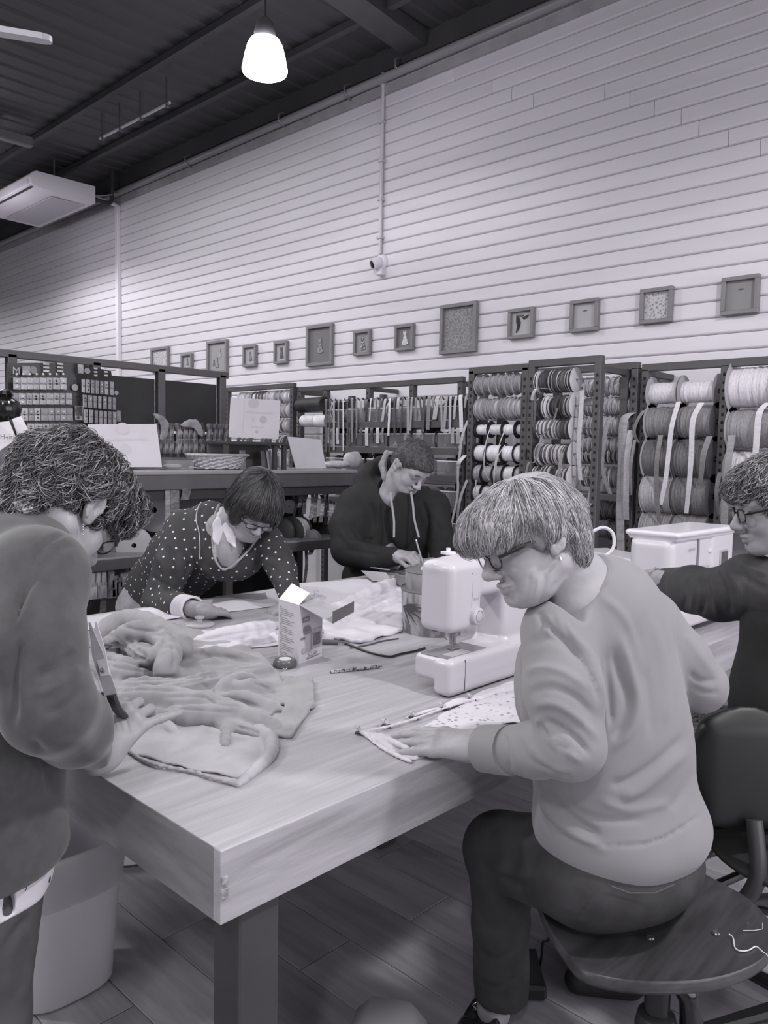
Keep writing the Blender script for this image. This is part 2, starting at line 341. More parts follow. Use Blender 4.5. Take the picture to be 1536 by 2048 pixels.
# ================================================================= shelving and reels
M_steel = mat(.30, .27, rough=.45, scale=(6, 6, 6))
M_steel2 = mat(.36, .33, rough=.45, scale=(6, 6, 6))
M_shelf = mat(.52, .47, rough=.4, scale=(4, 4, 4))
def slots(m, x, y, z0, z1, px=1):
    z = z0
    while z < z1: m.box((x-.0125, y-.004, z), (x-.0102, y+.004, z+.014)); z += .05
def post(par, x, y, z0, z1, w_=.04, slot=True):
    p_ = MB().box((x, y-w_/2, z0), (x+.045, y+w_/2, z1), .003).build('post', M_steel, par)
    if slot:
        m = MB(); z = z0+.05
        while z < z1-.05: m.box((x-.001, y-.006, z), (x+.002, y+.006, z+.016)); z += .04
        m.build('slot', mat(.10, rough=.9), p_)['kind'] = 'stuff'
def rail_y(par, x, y0, y1, z, h=.04, name='top_rail'): MB().box((x, y0, z-h/2), (x+.04, y1, z+h/2), .003).build(name, M_steel, par)
def wall_rack(name, label, X, ys, top, z0=.05, rails=()):
    r = thing(name, label, 'rack', (X, ys[0], 0))
    for y in ys: post(r, X, y, 0, top)
    rail_y(r, X, min(ys)-.02, max(ys)+.02, top+.01)
    for y in ys[::2]: MB().box((X+.04, y-.015, top-.03), (WX-.015, y+.015, top)).build('bracket', M_steel, r)
    for z in rails: rail_y(r, X+.02, min(ys), max(ys), z, .03, 'cross_rail')
    return r
# reel meshes ---------------------------------------------------------------
rc = {}
def reel_mesh(R_, w_, v, flange, fv, fill=.8):
    key = (round(R_, 3), round(w_, 3), round(v, 2), flange, round(fv, 2), round(fill, 2))
    if key in rc: return rc[key]
    m = MB(); n = 20 if R_ > .08 else 14; ft = .0022
    rt = R_*fill
    if flange:
        for s_ in (-1, 1): m.lathe((0, s_*(w_/2-ft/2)-ft/2, 0), [(R_*.14, 0), (R_-.002, 0), (R_, ft/2), (R_-.002, ft), (R_*.14, ft)], (0, 1, 0), n, cap=False)
        m.lathe((0, -w_/2, 0), [(R_*.15, 0), (R_*.15, w_)], (0, 1, 0), 8, cap=False)
    m.mi = 1; k = max(2, int(w_/.016)) if R_ > .08 else 2; pr = [(R_*.2, -w_/2+ft)]
    for i in range(k):
        a = -w_/2+ft+(w_-2*ft)*i/k; b = -w_/2+ft+(w_-2*ft)*(i+1)/k; d_ = (rnd.random()-.5)*.05*R_
        pr += [(rt-.002+d_, a+.0008), (rt+d_, (a+b)/2), (rt-.002+d_, b-.0008)]
    pr += [(R_*.2, w_/2-ft)]
    m.lathe((0, 0, 0), pr, (0, 1, 0), n, cap=False)
    me = m.mesh('reel', [mat(fv, rough=.45), mat(v, max(v-.1, .05), rough=.55, scale=(60, 260, 60), bump=.25, dist=.001, lo=.3, hi=.6)], smooth=50)
    rc[key] = me; return me
def reel(x, y, z, R_, w_, v, flange=True, fv=.7, fill=.8, label='', group='', name='ribbon_reel', rz=0):
    o = link(name, reel_mesh(R_, w_, v, flange, fv, fill)); o.location = (x, y, z); o.rotation_euler = (0, rnd.uniform(0, 6), rz)
    return tag(o, label, 'reel', group)
def rod(par, x, y0, y1, z, name='rod'): MB().cyl((x, y0, z), (x, y1, z), .005, n=6).build(name, mat(.6, rough=.3, metal=.6), par)
# --- protruding double rack in the middle
XM = 3.75; R1 = thing('ribbon_rack', 'tall dark double-bay rack of small reels behind the seated grey-haired woman', 'rack', (XM, 2.45, 0))
yl, ym, yr = 2.865, 2.47, 2.045
for y in (yl, ym+.02, ym-.02, yr): post(R1, XM, y, 0, 1.885)
rail_y(R1, XM, ym-.0, yl+.02, 1.885); rail_y(R1, XM, yr-.02, ym, 1.9)
for y in (yl, ym, yr):
    MB().box((XM+.04, y-.015, 1.84), (WX-.02, y+.015, 1.87)).build('bracket', M_steel, R1)
    MB().box((XM+.3, y-.02, 0), (XM+.34, y+.02, 1.87)).build('post', M_steel, R1)
MB().box((XM, yr, .02), (XM+.4, yl, .06)).build('base_shelf', M_steel2, R1)
rows_z = [PX(1135, y, XM+.05)[2] for y in (760, 812, 857, 908, 953, 995, 1035)]
while rows_z[-1] > .9: rows_z.append(rows_z[-1]-.125)
specL = [dict(v=(.55, .6), R=.068, w=.05), dict(v=(.62, .75), R=.064, w=.028), dict(v=(.85, .9), R=.052, w=.075, fv=.1, fill=.62), dict(v=(.85, .9), R=.06, w=.085, fv=.1, fill=.8), dict(v=(.8, .6), R=.064, w=.06, fv=.1, fill=.85), dict(v=(.75, .8), R=.06, w=.05, fv=.12, fill=.82)]
for r, z in enumerate(rows_z):
    rod(R1, XM+.05, yr+.01, yl-.01, z)
    # left bay
    s_ = specL[r] if r < 6 else dict(v=(.35, .7), R=.06, w=.03)
    y = yl-.03; i = 0
    while y > ym+.07:
        w_ = s_['w']*rnd.uniform(.8, 1.25); v = rnd.choice(s_['v']); R_ = s_['R']*rnd.uniform(.92, 1.05)
        reel(XM+.05, y-w_/2, z-.004, R_, w_, v, True, s_.get('fv', .62), s_.get('fill', .86), f"{shade(v)} reel, {ORD[i]} from left, row {ORD[r]}, left bay of the tall rack", 'reels on the left bay of the middle rack')
        y -= w_+.003; i += 1
    y = ym-.045; i = 0
    while y > yr+.17:
        w_ = rnd.choice((.016, .02, .024)); v = rnd.choice((.2, .24, .3, .28, .42) if r not in (2, 3) else (.35, .42, .5)); R_ = rnd.choice((.052, .058, .066)) if r not in (2,) else .055
        reel(XM+.05, y-w_/2, z-.004, R_, w_, v, True, rnd.choice((.75, .35, .85)), .93, f"{shade(v)} slim reel, {ORD[i]} from left, row {ORD[r]}, right bay of the tall rack", 'slim reels on the right bay of the middle rack')
        y -= w_+.004; i += 1
    if r < 8:
        o = link('reel_end_disc', MB().lathe((0, 0, 0), [(.006, 0), (.064, 0), (.066, .0015), (.064, .003), (.006, .003)], (0, 1, 0), 28, cap=False).mesh('disc', mat(.78, .74, rough=.4), smooth=True)); o.location = (XM+.05, yr+.15, z)
        tag(o, f'round pale end disc, {ORD[r]} down at the right of the tall rack', 'disc', 'pale end discs of the middle rack')
# --- wall rack, right: small reels then large ones
XR = 4.05
ya, yb, yc = 1.929, 1.51, .9
R2 = wall_rack('ribbon_rack', 'dark wall rack of large tape reels at the right edge', XR, [ya, yb, yc, .4], 1.865, rails=(.5,))
big_rows = [(785, .085, (.85, .86), .62), (845, .098, (.52, .55), .80), (918, .115, (.40, .42), .88), (990, .11, (.66, .42), .92), (1062, .1, (.55, .5), .9), (1130, .1, (.5, .45), .9)]
for r, (py, R_, vv, fill) in enumerate(big_rows):
    z = PX(1370, py, XR+.06)[2]; rod(R2, XR+.06, yb+.01, ya, z)
    for i, (a, b) in enumerate(((ya-.02, 1.745), (1.738, yb+.045))):
        reel(XR+.06, (a+b)/2, z, R_*1.07, (a-b), vv[i], True, .62 if i == 0 or r < 1 else .3, fill, f"large {shade(vv[i])} tape reel, {('left', 'right')[i]} of the {ORD[r]} pair down on the right rack", 'large paired tape reels on the right rack', 'tape_reel')
for r, (py, R_, v, fill) in enumerate([(775, .135, .86, .74), (858, .115, .58, .84), (940, .115, .84, .8), (1020, .115, .5, .85)]):
    z = PX(1500, py, XR+.06)[2]; rod(R2, XR+.06, 1.0, yb, z)
    reel(XR+.06, 1.37, z, R_, .22, v, True, .64, fill, f"large {shade(v)} tape reel, {ORD[r]} down at the far right end of the right rack", 'large reels at the far right', 'tape_reel')
R3 = wall_rack('ribbon_rack', 'dark wall rack of narrow reels between the tall double rack and the large reels', XR, [ya+.06, 2.6], 1.88)
srow = [(772, .055, .8, .026), (812, .055, .82, .02), (852, .06, .82, .026), (890, .05, .7, .03), (912, .045, .25, .022), (955, .06, .5, .03), (1022, .055, .35, .025), (1060, .06, .42, .09), (1110, .06, .5, .03)]
for r, (py, R_, v, w_) in enumerate(srow):
    z = PX(1240, py, XR+.06)[2]; rod(R3, XR+.06, ya+.02, 2.58, z); y = 2.30 if r < 8 else 2.1; i = 0
    while y > ya+.07:
        g = r in (3, 5) and 1 < i < 4
        vv = max(.12, min(.9, v+rnd.uniform(-.06, .06)))
        if not g: reel(XR+.06, y-w_/2, z, R_*rnd.uniform(.9, 1.1), w_, vv, True, .7 if r < 6 else .3, .85, f"{shade(vv)} narrow reel, {ORD[i]} from left, row {ORD[r]} of the recessed rack", 'narrow reels of the recessed rack')
        y -= w_+.006; i += 1
# --- far left wall rack of reels seen end on
R5 = wall_rack('ribbon_rack', 'dark rack of reels behind the white sign on the stand', XR, [4.87, 5.75], 1.90)
R6t = wall_rack('ribbon_rack', 'long dark wall rack with a bare top rail behind the standing man', XR+.02, [4.8, 4.5, 4.04, 3.62, 3.2], 1.865)
for r, py in enumerate((793, 822, 852, 885, 915)):
    z = PX(580, py, XR+.06)[2]; rod(R5, XR+.06, 4.9, 5.7, z); y = 5.6; i = 0
    while y > 4.93:
        w_ = rnd.uniform(.03, .06); v = rnd.choice((.8, .86, .55, .7)) if r < 2 else rnd.choice((.2, .35, .7, .25))
        reel(XR+.06, y-w_/2, z, .058, w_, v, True, rnd.choice((.75, .4, .85)), .8, f"{shade(v)} reel, {ORD[i]} from left, row {ORD[r]} behind the sign stand", 'reels on the rack behind the sign')
        y -= w_+.005; i += 1
# dark roll and white rolls near it
def roll(a, b, R_, v, label, name='fabric_roll', cat='roll'):
    a = np.asarray(a); b = np.asarray(b); d = nrm(b-a); L = np.linalg.norm(b-a); c = (a+b)/2
    m = MB(); m.lathe(a, [(R_*.3, .004), (R_*.9, 0), (R_, .006), (R_*1.01, L*.5), (R_, L-.006), (R_*.9, L), (R_*.3, L-.004)], d, 20)
    o = m.build(name, mat(v, max(v-.12, .05), rough=.6, scale=(12, 12, 12), bump=.3), smooth=True, loc=tuple(c)); return tag(o, label, cat)
roll(PX(600, 811, XR), PX(650, 808, XR-.1), .055, .17, 'black roll of braid lying on the rack right of the reels', 'braid_roll')
roll(PX(606, 842, XR-.1), PX(632, 842, XR-.1), .044, .84, 'white reel lying left of its twin on the rack below the black roll', 'tape_roll')
roll(PX(633, 842, XR-.12), PX(656, 842, XR-.12), .046, .88, 'white reel lying right of its twin below the black roll', 'tape_roll')
# --- tray shelves behind the standing man
R4 = thing('tray_shelf', 'dark shelf unit of clear trays full of hanging ribbons behind the man', 'shelf', (3.8, 3.9, 0))
XT = 3.78
tz = [PX(800, y, XT)[2] for y in (839, 891, 943, 1000, 1060)]
y0t, y1t = PX(650, 840, XT)[1], PX(925, 840, XT)[1]
for z in tz+[.3]: MB().box((XT, y1t, z-.055), (XT+.27, y0t if z < tz[0]-.05 else y0t, z-.012), .002).build('shelf_board', M_steel, R4)
for y in (y0t, PX(713, 840, XT)[1], PX(915, 840, XT)[1]): post(R4, XT+.24, y, 0, 1.8, slot=False)
for y in (y1t, ): post(R4, XT, y, 0, 1.72)
M_tray = mat(.66, .6, rough=.2, alpha=.18)
for r, z in enumerate(tz):
    nb = 6
    for i in range(nb):
        a = y0t+(y1t-y0t)*(i+.06)/nb; b = y0t+(y1t-y0t)*(i+.94)/nb; t_ = .002
        tb = thing('clear_tray', f'clear plastic tray, {ORD[i]} from the left on the {ORD[r]} shelf behind the man', 'tray', (XT+.1, (a+b)/2, z-.01), 'clear trays behind the man')
        m = MB(); m.box((XT+.002, b, z-.012), (XT+.2, a, z-.009)); m.box((XT+.002, b, z-.01), (XT+.004, a, z+.075)); m.box((XT+.2, b, z-.01), (XT+.202, a, z+.075)); m.box((XT+.002, b, z-.01), (XT+.2, b-.002, z+.075)); m.box((XT+.002, a, z-.01), (XT+.2, a-.002, z+.075))
        m.build('tray_walls', M_tray, tb)
        m = MB(); m.box((XT+.0, b, z+.072), (XT+.006, a, z+.078)); m.build('rim', mat(.8, rough=.2), tb)
        k = 0; y = a-.03
        while y > b+.02:
            big = rnd.random() < .35; R_ = .052 if not big else .075; v = rnd.choice((.2, .25, .4, .55, .7, .85)); w_ = rnd.uniform(.016, .03)
            reel(XT+.1, y, z+R_-.008, R_, w_, v, True, .16 if big else .6, .9, f"{shade(v)} reel, {ORD[k]} in the {ORD[i]} tray from left, shelf {ORD[r]} behind the man", 'reels standing in the clear trays')
            y -= w_+.006+(rnd.random() < .5)*.02; k += 1
            y -= .02 if r < 2 else .1
def ribbon(pts, w_, v, label, wd=(0, 1, 0), group=None, name='hanging_ribbon', twist=0, v2=None):
    pts = smooth_path(pts, 5); c = pts[0]; n = len(pts)
    wd = nrm(wd); W = [nrm(wd*math.cos(twist*i/n)+np.array([1., 0, 0])*math.sin(twist*i/n)) for i in range(n)]
    o = MB().strip(pts, W, w_, .0012).build(name, mat(v, v2 if v2 else max(.05, v-.06), rough=.4, scale=(30, 30, 90)), smooth=60, loc=tuple(c)); return tag(o, label, 'ribbon', group)
k = 0; px = 652
while px < 935:
    top = 803+(px-652)*-.03+rnd.uniform(-2, 2); L = rnd.choice((30, 60, 90, 100)) if px > 715 else rnd.uniform(70, 100)
    if px > 720: L *= .7
    v = rnd.choice((.82, .6, .7, .4, .5, .3)) if px > 700 else rnd.choice((.8, .55, .35, .5, .6))
    a = PX(px, top, XT-.006); sl = rnd.uniform(-6, 6)*(px > 735)
    b = PX(px+sl*.5, top+L*.5, XT-.012); c_ = PX(px+sl, top+L, XT-.008)
    ribbon([a+[.03, 0, -.005], a+[.012, 0, .012], a, b, c_], rnd.choice((.013, .02, .028)), v, f"{shade(v)} ribbon hanging over the upper tray edge, {ORD[k]} from the left", group='ribbons hanging from the upper trays', twist=rnd.uniform(-.4, .4))
    k += 1; px += rnd.uniform(7, 11)
k = 0; px = 655
while px < 930:
    if 775 < px < 830: px = 905
    top = 858 if px < 905 else 858; v = rnd.choice((.7, .5, .3, .6)); a = PX(px, top, XT-.004); L = rnd.uniform(25, 34)
    ribbon([a+[.02, 0, .008], a, PX(px, top+L, XT-.006)], rnd.choice((.016, .026, .03)), v, f"{shade(v)} ribbon folded over the second row of trays, {ORD[k]} from the left", group='ribbons hanging from the second trays')
    k += 1; px += rnd.uniform(9, 13)
# individually recognisable long ribbons on the right, traced where they hang
RB = [([(1354, 803), (1344, 850), (1338, 900), (1331, 960), (1318, 1010)], .026, .84, 'long white ribbon hanging from the left upper large reel', XR-.06),
      ([(1400, 805), (1386, 840), (1383, 900), (1379, 960), (1370, 1027)], .03, .84, 'longest white ribbon hanging from the right upper large reel', XR-.06),
      ([(1416, 872), (1408, 905), (1404, 935), (1398, 965)], .03, .5, 'short mid grey ribbon with a lighter rim on the third reel', XR-.08),
      ([(1318, 870), (1314, 920), (1313, 980), (1316, 1045)], .026, .5, 'mid grey ribbon hanging left of the long white one', XR-.055),
      ([(1533, 805), (1519, 825), (1514, 870), (1508, 920)], .03, .84, 'white ribbon hanging from the topmost far right reel', XR-.07),
      ([(1461, 870), (1456, 930), (1450, 1000), (1446, 1060)], .035, .55, 'grey satin ribbon hanging beside the rack post at the far right', XR-.07),
      ([(1437, 945), (1433, 985), (1436, 1030)], .022, .42, 'dark grey ribbon hanging beside the right rack post', XR-.05),
      ([(1262, 825), (1248, 840), (1245, 900), (1241, 1000), (1239, 1110)], .05, .68, 'widest pale ribbon falling to the table in the recessed rack', XR-.03),
      ([(1258, 860), (1254, 920), (1252, 1000), (1250, 1040)], .035, .7, 'second wide pale ribbon just right of the widest one', XR-.05),
      ([(1266, 880), (1262, 930), (1259, 990)], .018, .62, 'narrow grey ribbon in the recessed rack right of the wide ones', XR-.06),
      ([(1210, 850), (1207, 890), (1204, 930), (1212, 965), (1218, 988)], .026, .68, 'pale ribbon kinked backwards left of the widest one', XR-.03),
      ([(1285, 820), (1275, 840), (1268, 865), (1274, 885)], .02, .55, 'short curled grey ribbon beside the first large reel', XR-.04),
      ([(1161, 780), (1160, 850), (1157, 900), (1158, 960)], .026, .72, 'pale ribbon dropping past the end discs of the middle rack', XM-.0),
      ([(1120, 905), (1118, 950), (1120, 1000)], .022, .5, 'grey ribbon hanging in front of the slim reels', XM-.04),
      ([(1183, 960), (1180, 990), (1169, 1020)], .022, .66, 'short pale ribbon curling left of the tall rack post', XM+.02),
      ([(1060, 800), (1072, 778), (1098, 778)], .022, .78, 'white ribbon looped over the slim reels below the top row', XM-.04),
      ([(1066, 775), (1070, 830), (1068, 855), (1085, 870), (1105, 845), (1112, 815)], .014, .34, 'dark ribbon draped in a loop across the slim reels', XM-.045),
      ([(1080, 870), (1076, 905), (1068, 925), (1058, 925), (1052, 945), (1044, 965)], .016, .5, 'grey ribbon looped below the third row of slim reels', XM-.045),
      ([(979, 850), (972, 885), (968, 935), (975, 960)], .006, .8, 'thin white cord hanging from the left black reel', XM-.04),
      ([(1010, 850), (1000, 885), (990, 930), (984, 985)], .006, .8, 'thin white cord hanging from the right black reel', XM-.05),
      ([(1006, 890), (995, 915), (988, 950)], .008, .75, 'thin pale cord beside the other white cord', XM-.055),
      ([(948, 960), (950, 990), (948, 1010)], .01, .6, 'short cord at the bottom left of the middle rack', XM-.03),
      ([(932, 840), (925, 870), (920, 905), (916, 935), (915, 990), (905, 1040), (898, 1085)], .02, .66, 'long pale ribbon hanging left of the tall rack post', XM+.0),
      ([(921, 850), (919, 900), (921, 960)], .018, .55, 'grey ribbon hanging from the end of the tray shelf', XM+.03),
      ([(926, 910), (918, 925), (914, 935)], .034, .74, 'folded pale ribbon end beside the tall rack post', XM-.01),
      ([(930, 960), (920, 1000), (912, 1060), (908, 1100)], .02, .6, 'lower grey ribbon trailing left of the tall rack', XM-.02)]
for pts, w_, v, lb, X in RB:
    q = [PX(x, y, X) for x, y in pts]; q[0] = q[0]+[.02, 0, 0]; q[-1] = q[-1]+[.015, 0, 0]
    ribbon(q, w_, v, lb, twist=rnd.uniform(.1, .5))
# ================================================================= island counter and rail rack at the left
YI, ZC = 3.55, 1.283
IS = thing('island_counter', 'dark island display counter behind the woman in polka dots', 'counter', (2.5, YI, 0))
MB().box((1.5, YI, ZC-.022), (3.5, YI+.55, ZC), .004).build('counter_top', mat(.60, .55, rough=.35, scale=(2, 20, 20)), IS)
MB().box((1.5, YI+.005, ZC-.10), (3.5, YI+.03, ZC-.022), .004).build('fascia', mat(.36, .33, rough=.4), IS)
MB().box((1.5, YI+.02, ZC-.15), (3.5, YI+.54, ZC-.10)).build('under_frame', mat(.2, rough=.7), IS)
zl = .87
for a, b in ((1.66, 2.52), (2.56, 3.5)):
    MB().box((a, YI-.04, zl-.012), (b, YI+.5, zl), .003).build('shelf_board', mat(.58, .53, rough=.4), IS)
    MB().box((a, YI-.042, zl-.062), (b, YI-.025, zl-.012), .003).build('shelf_lip', mat(.34, .3, rough=.5), IS)
for x in (1.68, 2.53, 3.46):
    for y in (YI+.0, YI+.5): MB().box((x-.022, y, 0), (x+.022, y+.04, ZC-.1), .003).build('post', M_steel, IS)
MB().box((1.68, YI+.0, .36), (3.46, YI+.5, .38)).build('bottom_shelf', mat(.32, .28, rough=.5), IS)
MB().box((1.68, YI+.51, .1), (3.46, YI+.525, ZC-.1)).build('back_panel', mat(.17, .15, rough=.8), IS)
# reels and ribbons on the island shelves
def rl(px, py, R_, w_, v, fl, label, Y=YI+.12, fv=.6, fill=.88, rz=-1.1):
    q = PY(px, py, Y); return reel(q[0], q[1], q[2], R_, w_, v, fl, fv, fill, label, 'reels on the island shelves', rz=rz)
for a in [(590, 1062, .095, .1, .74, True, 'big pale striped reel with black cheek beside the woman in polka dots', YI+.14, .14, .86, -1.25),
          (563, 1064, .088, .03, .35, True, 'dark reel between the polka dot woman and the big pale reel', YI+.16, .2, .9, -1.25),
          (622, 1078, .06, .05, .5, True, 'small grey reel right of the big pale reel on the island shelf', YI+.06, .5, .85, -1.0),
          (640, 1060, .09, .05, .2, True, 'black reel on the island shelf right of centre', YI+.2, .16, .92, -1.25),
          (657, 1060, .085, .02, .4, True, 'thin charcoal reel near the man on the island shelf', YI+.15, .3, .92, -1.25),
          (666, 1060, .085, .018, .62, True, 'thin pale reel nearest the man on the island shelf', YI+.15, .55, .92, -1.25),
          (268, 1090, .09, .05, .62, True, 'pale reel lying face on, right of the large woman\'s glasses', YI+.1, .66, .8, -.5),
          (236, 1092, .07, .05, .55, True, 'grey reel just behind the large woman\'s glasses', YI+.18, .55, .8, -.6),
          (292, 1100, .065, .03, .45, True, 'dark narrow reel half hidden by the polka dot sleeve', YI+.12, .5, .85, -.9),
          (310, 1020, .12, .03, .45, True, 'big grey disc reel on the upper island shelf left of the dotted cardigan', YI+.3, .62, .86, -.9),
          (322, 1015, .11, .03, .3, True, 'dark disc reel on the upper island shelf', YI+.32, .4, .9, -.9),
          (580, 1013, .045, .03, .8, True, 'small white reel high on the island shelf right of the dark bob', YI+.3, .8, .8, -1.0),
          (600, 990, .05, .03, .4, True, 'small charcoal reel high on the island shelf', YI+.3, .5, .8, -1.0)]: rl(*a)
MB_ = [(602, 968, 1015, .03, .6), (612, 968, 1028, .03, .5), (624, 972, 1040, .03, .74), (634, 975, 1045, .026, .68), (645, 990, 1045, .03, .82), (655, 975, 1050, .022, .3), (662, 1000, 1048, .028, .8), (669, 1002, 1045, .024, .66), (682, 965, 1035, .026, .72), (590, 970, 1040, .02, .25)]
for i, (px, a, b, w_, v) in enumerate(MB_):
    ribbon([PY(px-2, a, YI+.22), PY(px, a+8, YI+.16), PY(px+rnd.uniform(-3, 3), (a+b)/2, YI+.13), PY(px-4, b, YI+.12)], w_, v, f"{shade(v)} patterned ribbon, {ORD[i]} of those hanging under the counter right of the bob", wd=(1, 0, 0), group='ribbons hanging under the counter', v2=max(v-.3, .1), twist=.3)
for i, (px, a, b, w_, v) in enumerate([(335, 970, 1075, .03, .62), (349, 965, 1060, .05, .5), (372, 965, 1000, .05, .45), (208, 1125, 1225, .03, .56), (246, 1128, 1160, .025, .5), (252, 1120, 1190, .03, .56), (612, 1095, 1165, .024, .55), (622, 1095, 1110, .04, .75)]):
    ribbon([PY(px, a, YI+.02), PY(px+1, (a+b)/2, YI-.0), PY(px-3, b, YI-.01)], w_, v, f"{shade(v)} strip of tape hanging at the island front, {ORD[i]} counting from the left group", wd=(1, 0, 0), group='tapes at the island front', v2=v-.15)
def hang_pack(px, py, w_, h_, Y, v, label, group, name='haberdashery_packet', v2=None, t=.012, nrm_=None):
    q = PY(px, py, Y); o = thing(name, label, 'packet', tuple(q), group)
    MB().box(q+[-w_/2, -t/2, -h_/2], q+[w_/2, t/2, h_*.3]).build('bag', mat(v, v2 if v2 else v-.22, rough=.25, scale=(60, 60, 14), lo=.35, hi=.6), o)
    MB().box(q+[-w_/2, -t/2-.001, h_*.3], q+[w_/2, t/2, h_/2]).build('header_card', mat(v-.08, v-.25, rough=.5, scale=(90, 90, 90)), o)
    return o
for i, (px, py, w_, h_, v) in enumerate([(184, 1155, .035, .075, .68), (196, 1155, .03, .075, .7), (206, 1152, .03, .07, .66), (184, 1183, .05, .075, .74), (203, 1181, .05, .075, .72), (222, 1158, .03, .09, .55), (230, 1172, .03, .1, .6), (238, 1176, .028, .1, .58), (246, 1160, .03, .06, .62), (222, 1186, .04, .05, .6)]):
    hang_pack(px, py, w_, h_, YI-.02, v, f"small clear packet of trimmings, {ORD[i]} of those hung under the lower island shelf", 'packets under the lower island shelf')
# rack with a bare top rail and black panels
YR = 4.2
R7 = thing('rail_rack', 'dark steel rack with solid black panels and an open top rail at left', 'rack', (2.2, YR, 0))
za = 1.884
MB().box((.9, YR, za-.04), (2.98, YR+.045, za), .003).build('top_rail', M_steel2, R7)
for px in (27, 195, 325, 447):
    x = PY(px, 780, YR)[0]; MB().box((x-.024, YR, 0), (x+.022, YR+.045, za-.02), .003).build('post', M_steel2, R7)
    p_ = MB().box((x-.03, YR+.01, 0), (x-.024, YR+.03, za-.04)).build('slot_strip', mat(.14, rough=.9), R7)
xs = [PY(px, 780, YR)[0] for px in (27, 195, 325, 447)]
for a, b in zip(xs[:-1], xs[1:]):
    MB().box((a+.03, YR+.02, 1.50), (b-.04, YR+.035, 1.80)).build('panel', mat(.20, .18, rough=.75), R7)
    MB().box((a+.03, YR+.02, 1.1), (b-.04, YR+.035, 1.485)).build('panel', mat(.21, .19, rough=.75), R7)
# button card display: two black boards hung with rows of cards
M_board = mat(.15, .12, rough=.4)
def board(name, label, pts, Y0, Y1):
    a, b, c_, d_ = pts; q = [PY(*a, Y0), PY(*b, Y1), PY(*c_, Y1), PY(*d_, Y0)]
    o = thing(name, label, 'display board', tuple(q[3])); n = nrm(np.cross(q[1]-q[0], q[3]-q[0])); n = n if n[1] < 0 else -n
    m = MB(); m.add(q+[p-n*.012 for p in q], [(0, 1, 2, 3), (7, 6, 5, 4), (0, 4, 5, 1), (1, 5, 6, 2), (2, 6, 7, 3), (3, 7, 4, 0)]); m.build('board', M_board, o); return o, q, n
B1, q1_, n1 = board('button_display', 'black display board of button cards at far left, the nearer panel', [(14, 726), (148, 725), (170, 870), (14, 876)], 4.0, 3.96)
B2, q2_, n2 = board('button_display', 'black display board of button cards, the panel turned away to the right', [(152, 727), (222, 742), (243, 866), (172, 864)], 3.95, 4.08)
M_card = [mat(v, v-.18, rough=.4, scale=(40, 40, 40), lo=.3, hi=.7) for v in (.74, .8, .66)]
M_btn = mat(.16, rough=.3)
def bcard(px, py, wpx, hpx, Y, lab, grp, n_btn=3, lean=0):
    a = PY(px-wpx/2, py-hpx/2, Y); b = PY(px+wpx/2, py-hpx/2, Y); c_ = PY(px, py+hpx/2, Y); w_ = (b-a)[0]/2; h_ = (a[2]-c_[2])/2; ctr = np.array([(a[0]+b[0])/2, Y, a[2]-h_])
    o = thing('button_card', lab, 'card', tuple(ctr), grp); ax = (nrm((1, lean, 0)), np.array([-nrm((1, lean, 0))[1], nrm((1, lean, 0))[0], 0]), (0, 0, 1))
    MB().obox(ctr, (w_, .002, h_), ax).build('card', rnd.choice(M_card), o)
    MB().obox(ctr-[0, .004, 0], (w_*.8, .002, h_*.08), (ax[0], ax[1], (0, 0, 1))).build('print_strip', mat(.5, rough=.5), o)
    m = MB()
    for k in range(n_btn): m.lathe(ctr+[0, -.002, h_*(.45-.5*k)], [(0, .004), (w_*.28, .004), (w_*.34, 0)], (0, -1, 0), 8, cap=False)
    if n_btn: x = m.build('buttons', rnd.choice((M_btn, mat(.5, rough=.3), mat(.85, rough=.3))), o); x['kind'] = 'stuff'
    return o
for r, (y0, y1) in enumerate(((754, 780), (785, 810), (815, 842), (846, 868))):
    px = 26-r*1; k = 0
    if r == 2: px = 28
    if r == 3: px = 54
    while px < 132+r*1:
        wq = rnd.choice((12, 13, 15))
        bcard(px+wq/2, (y0+y1)/2, wq-1.2, y1-y0-2, 3.945-.006*(k % 2), f"button card, {ORD[k]} from the left, {ORD[r]} row of the nearer black board", 'button cards on the nearer board', rnd.choice((3, 3, 0, 2))); px += wq; k += 1
for r, (y0, y1, a) in enumerate(((757, 786, 162), (788, 815, 164), (817, 846, 167), (848, 868, 175))):
    px = a; k = 0
    while px < 222+r*4:
        wq = rnd.choice((9, 10, 11)); f_ = (px-160)/70
        bcard(px+wq/2, (y0+y1)/2+f_*6, wq-1, y1-y0-2, 3.90+f_*.13, f"button card, {ORD[k]} from the left, {ORD[r]} row of the turned black board", 'button cards on the turned board', rnd.choice((3, 0, 2)), lean=.5); px += wq; k += 1
# header print: pale discs, dots, strips and a letter M
def put(B, n, items):
    for nm, px, py, w_, h_, v, Y in items:
        q = PY(px, py, Y)+n*.004
        if nm == 'disc': MB().lathe(q, [(0, .004), (w_, .004), (w_, 0)], (0, -1, 0), 16, cap=False).build('printed_disc', mat(v, rough=.4), B)
        else: MB().obox(q, (w_, .002, h_), None).build(nm, mat(v, v-.15, rough=.4, scale=(50, 50, 50)), B)
put(B1, n1, [('photo_print', 52, 741, .018, .022, .66, 3.955), ('disc', 66, 740, .018, 0, .5, 3.955), ('disc', 149, 775, .017, 0, .62, 3.95), ('photo_print', 158, 826, .022, .036, .72, 3.94), ('photo_inset', 157, 822, .017, .024, .3, 3.937), ('disc', 156, 835, .008, 0, .25, 3.934)]+
    [('printed_strip', x, y, .014, .0045, .82, 3.955) for x in (92, 120) for y in (728, 735, 742)])
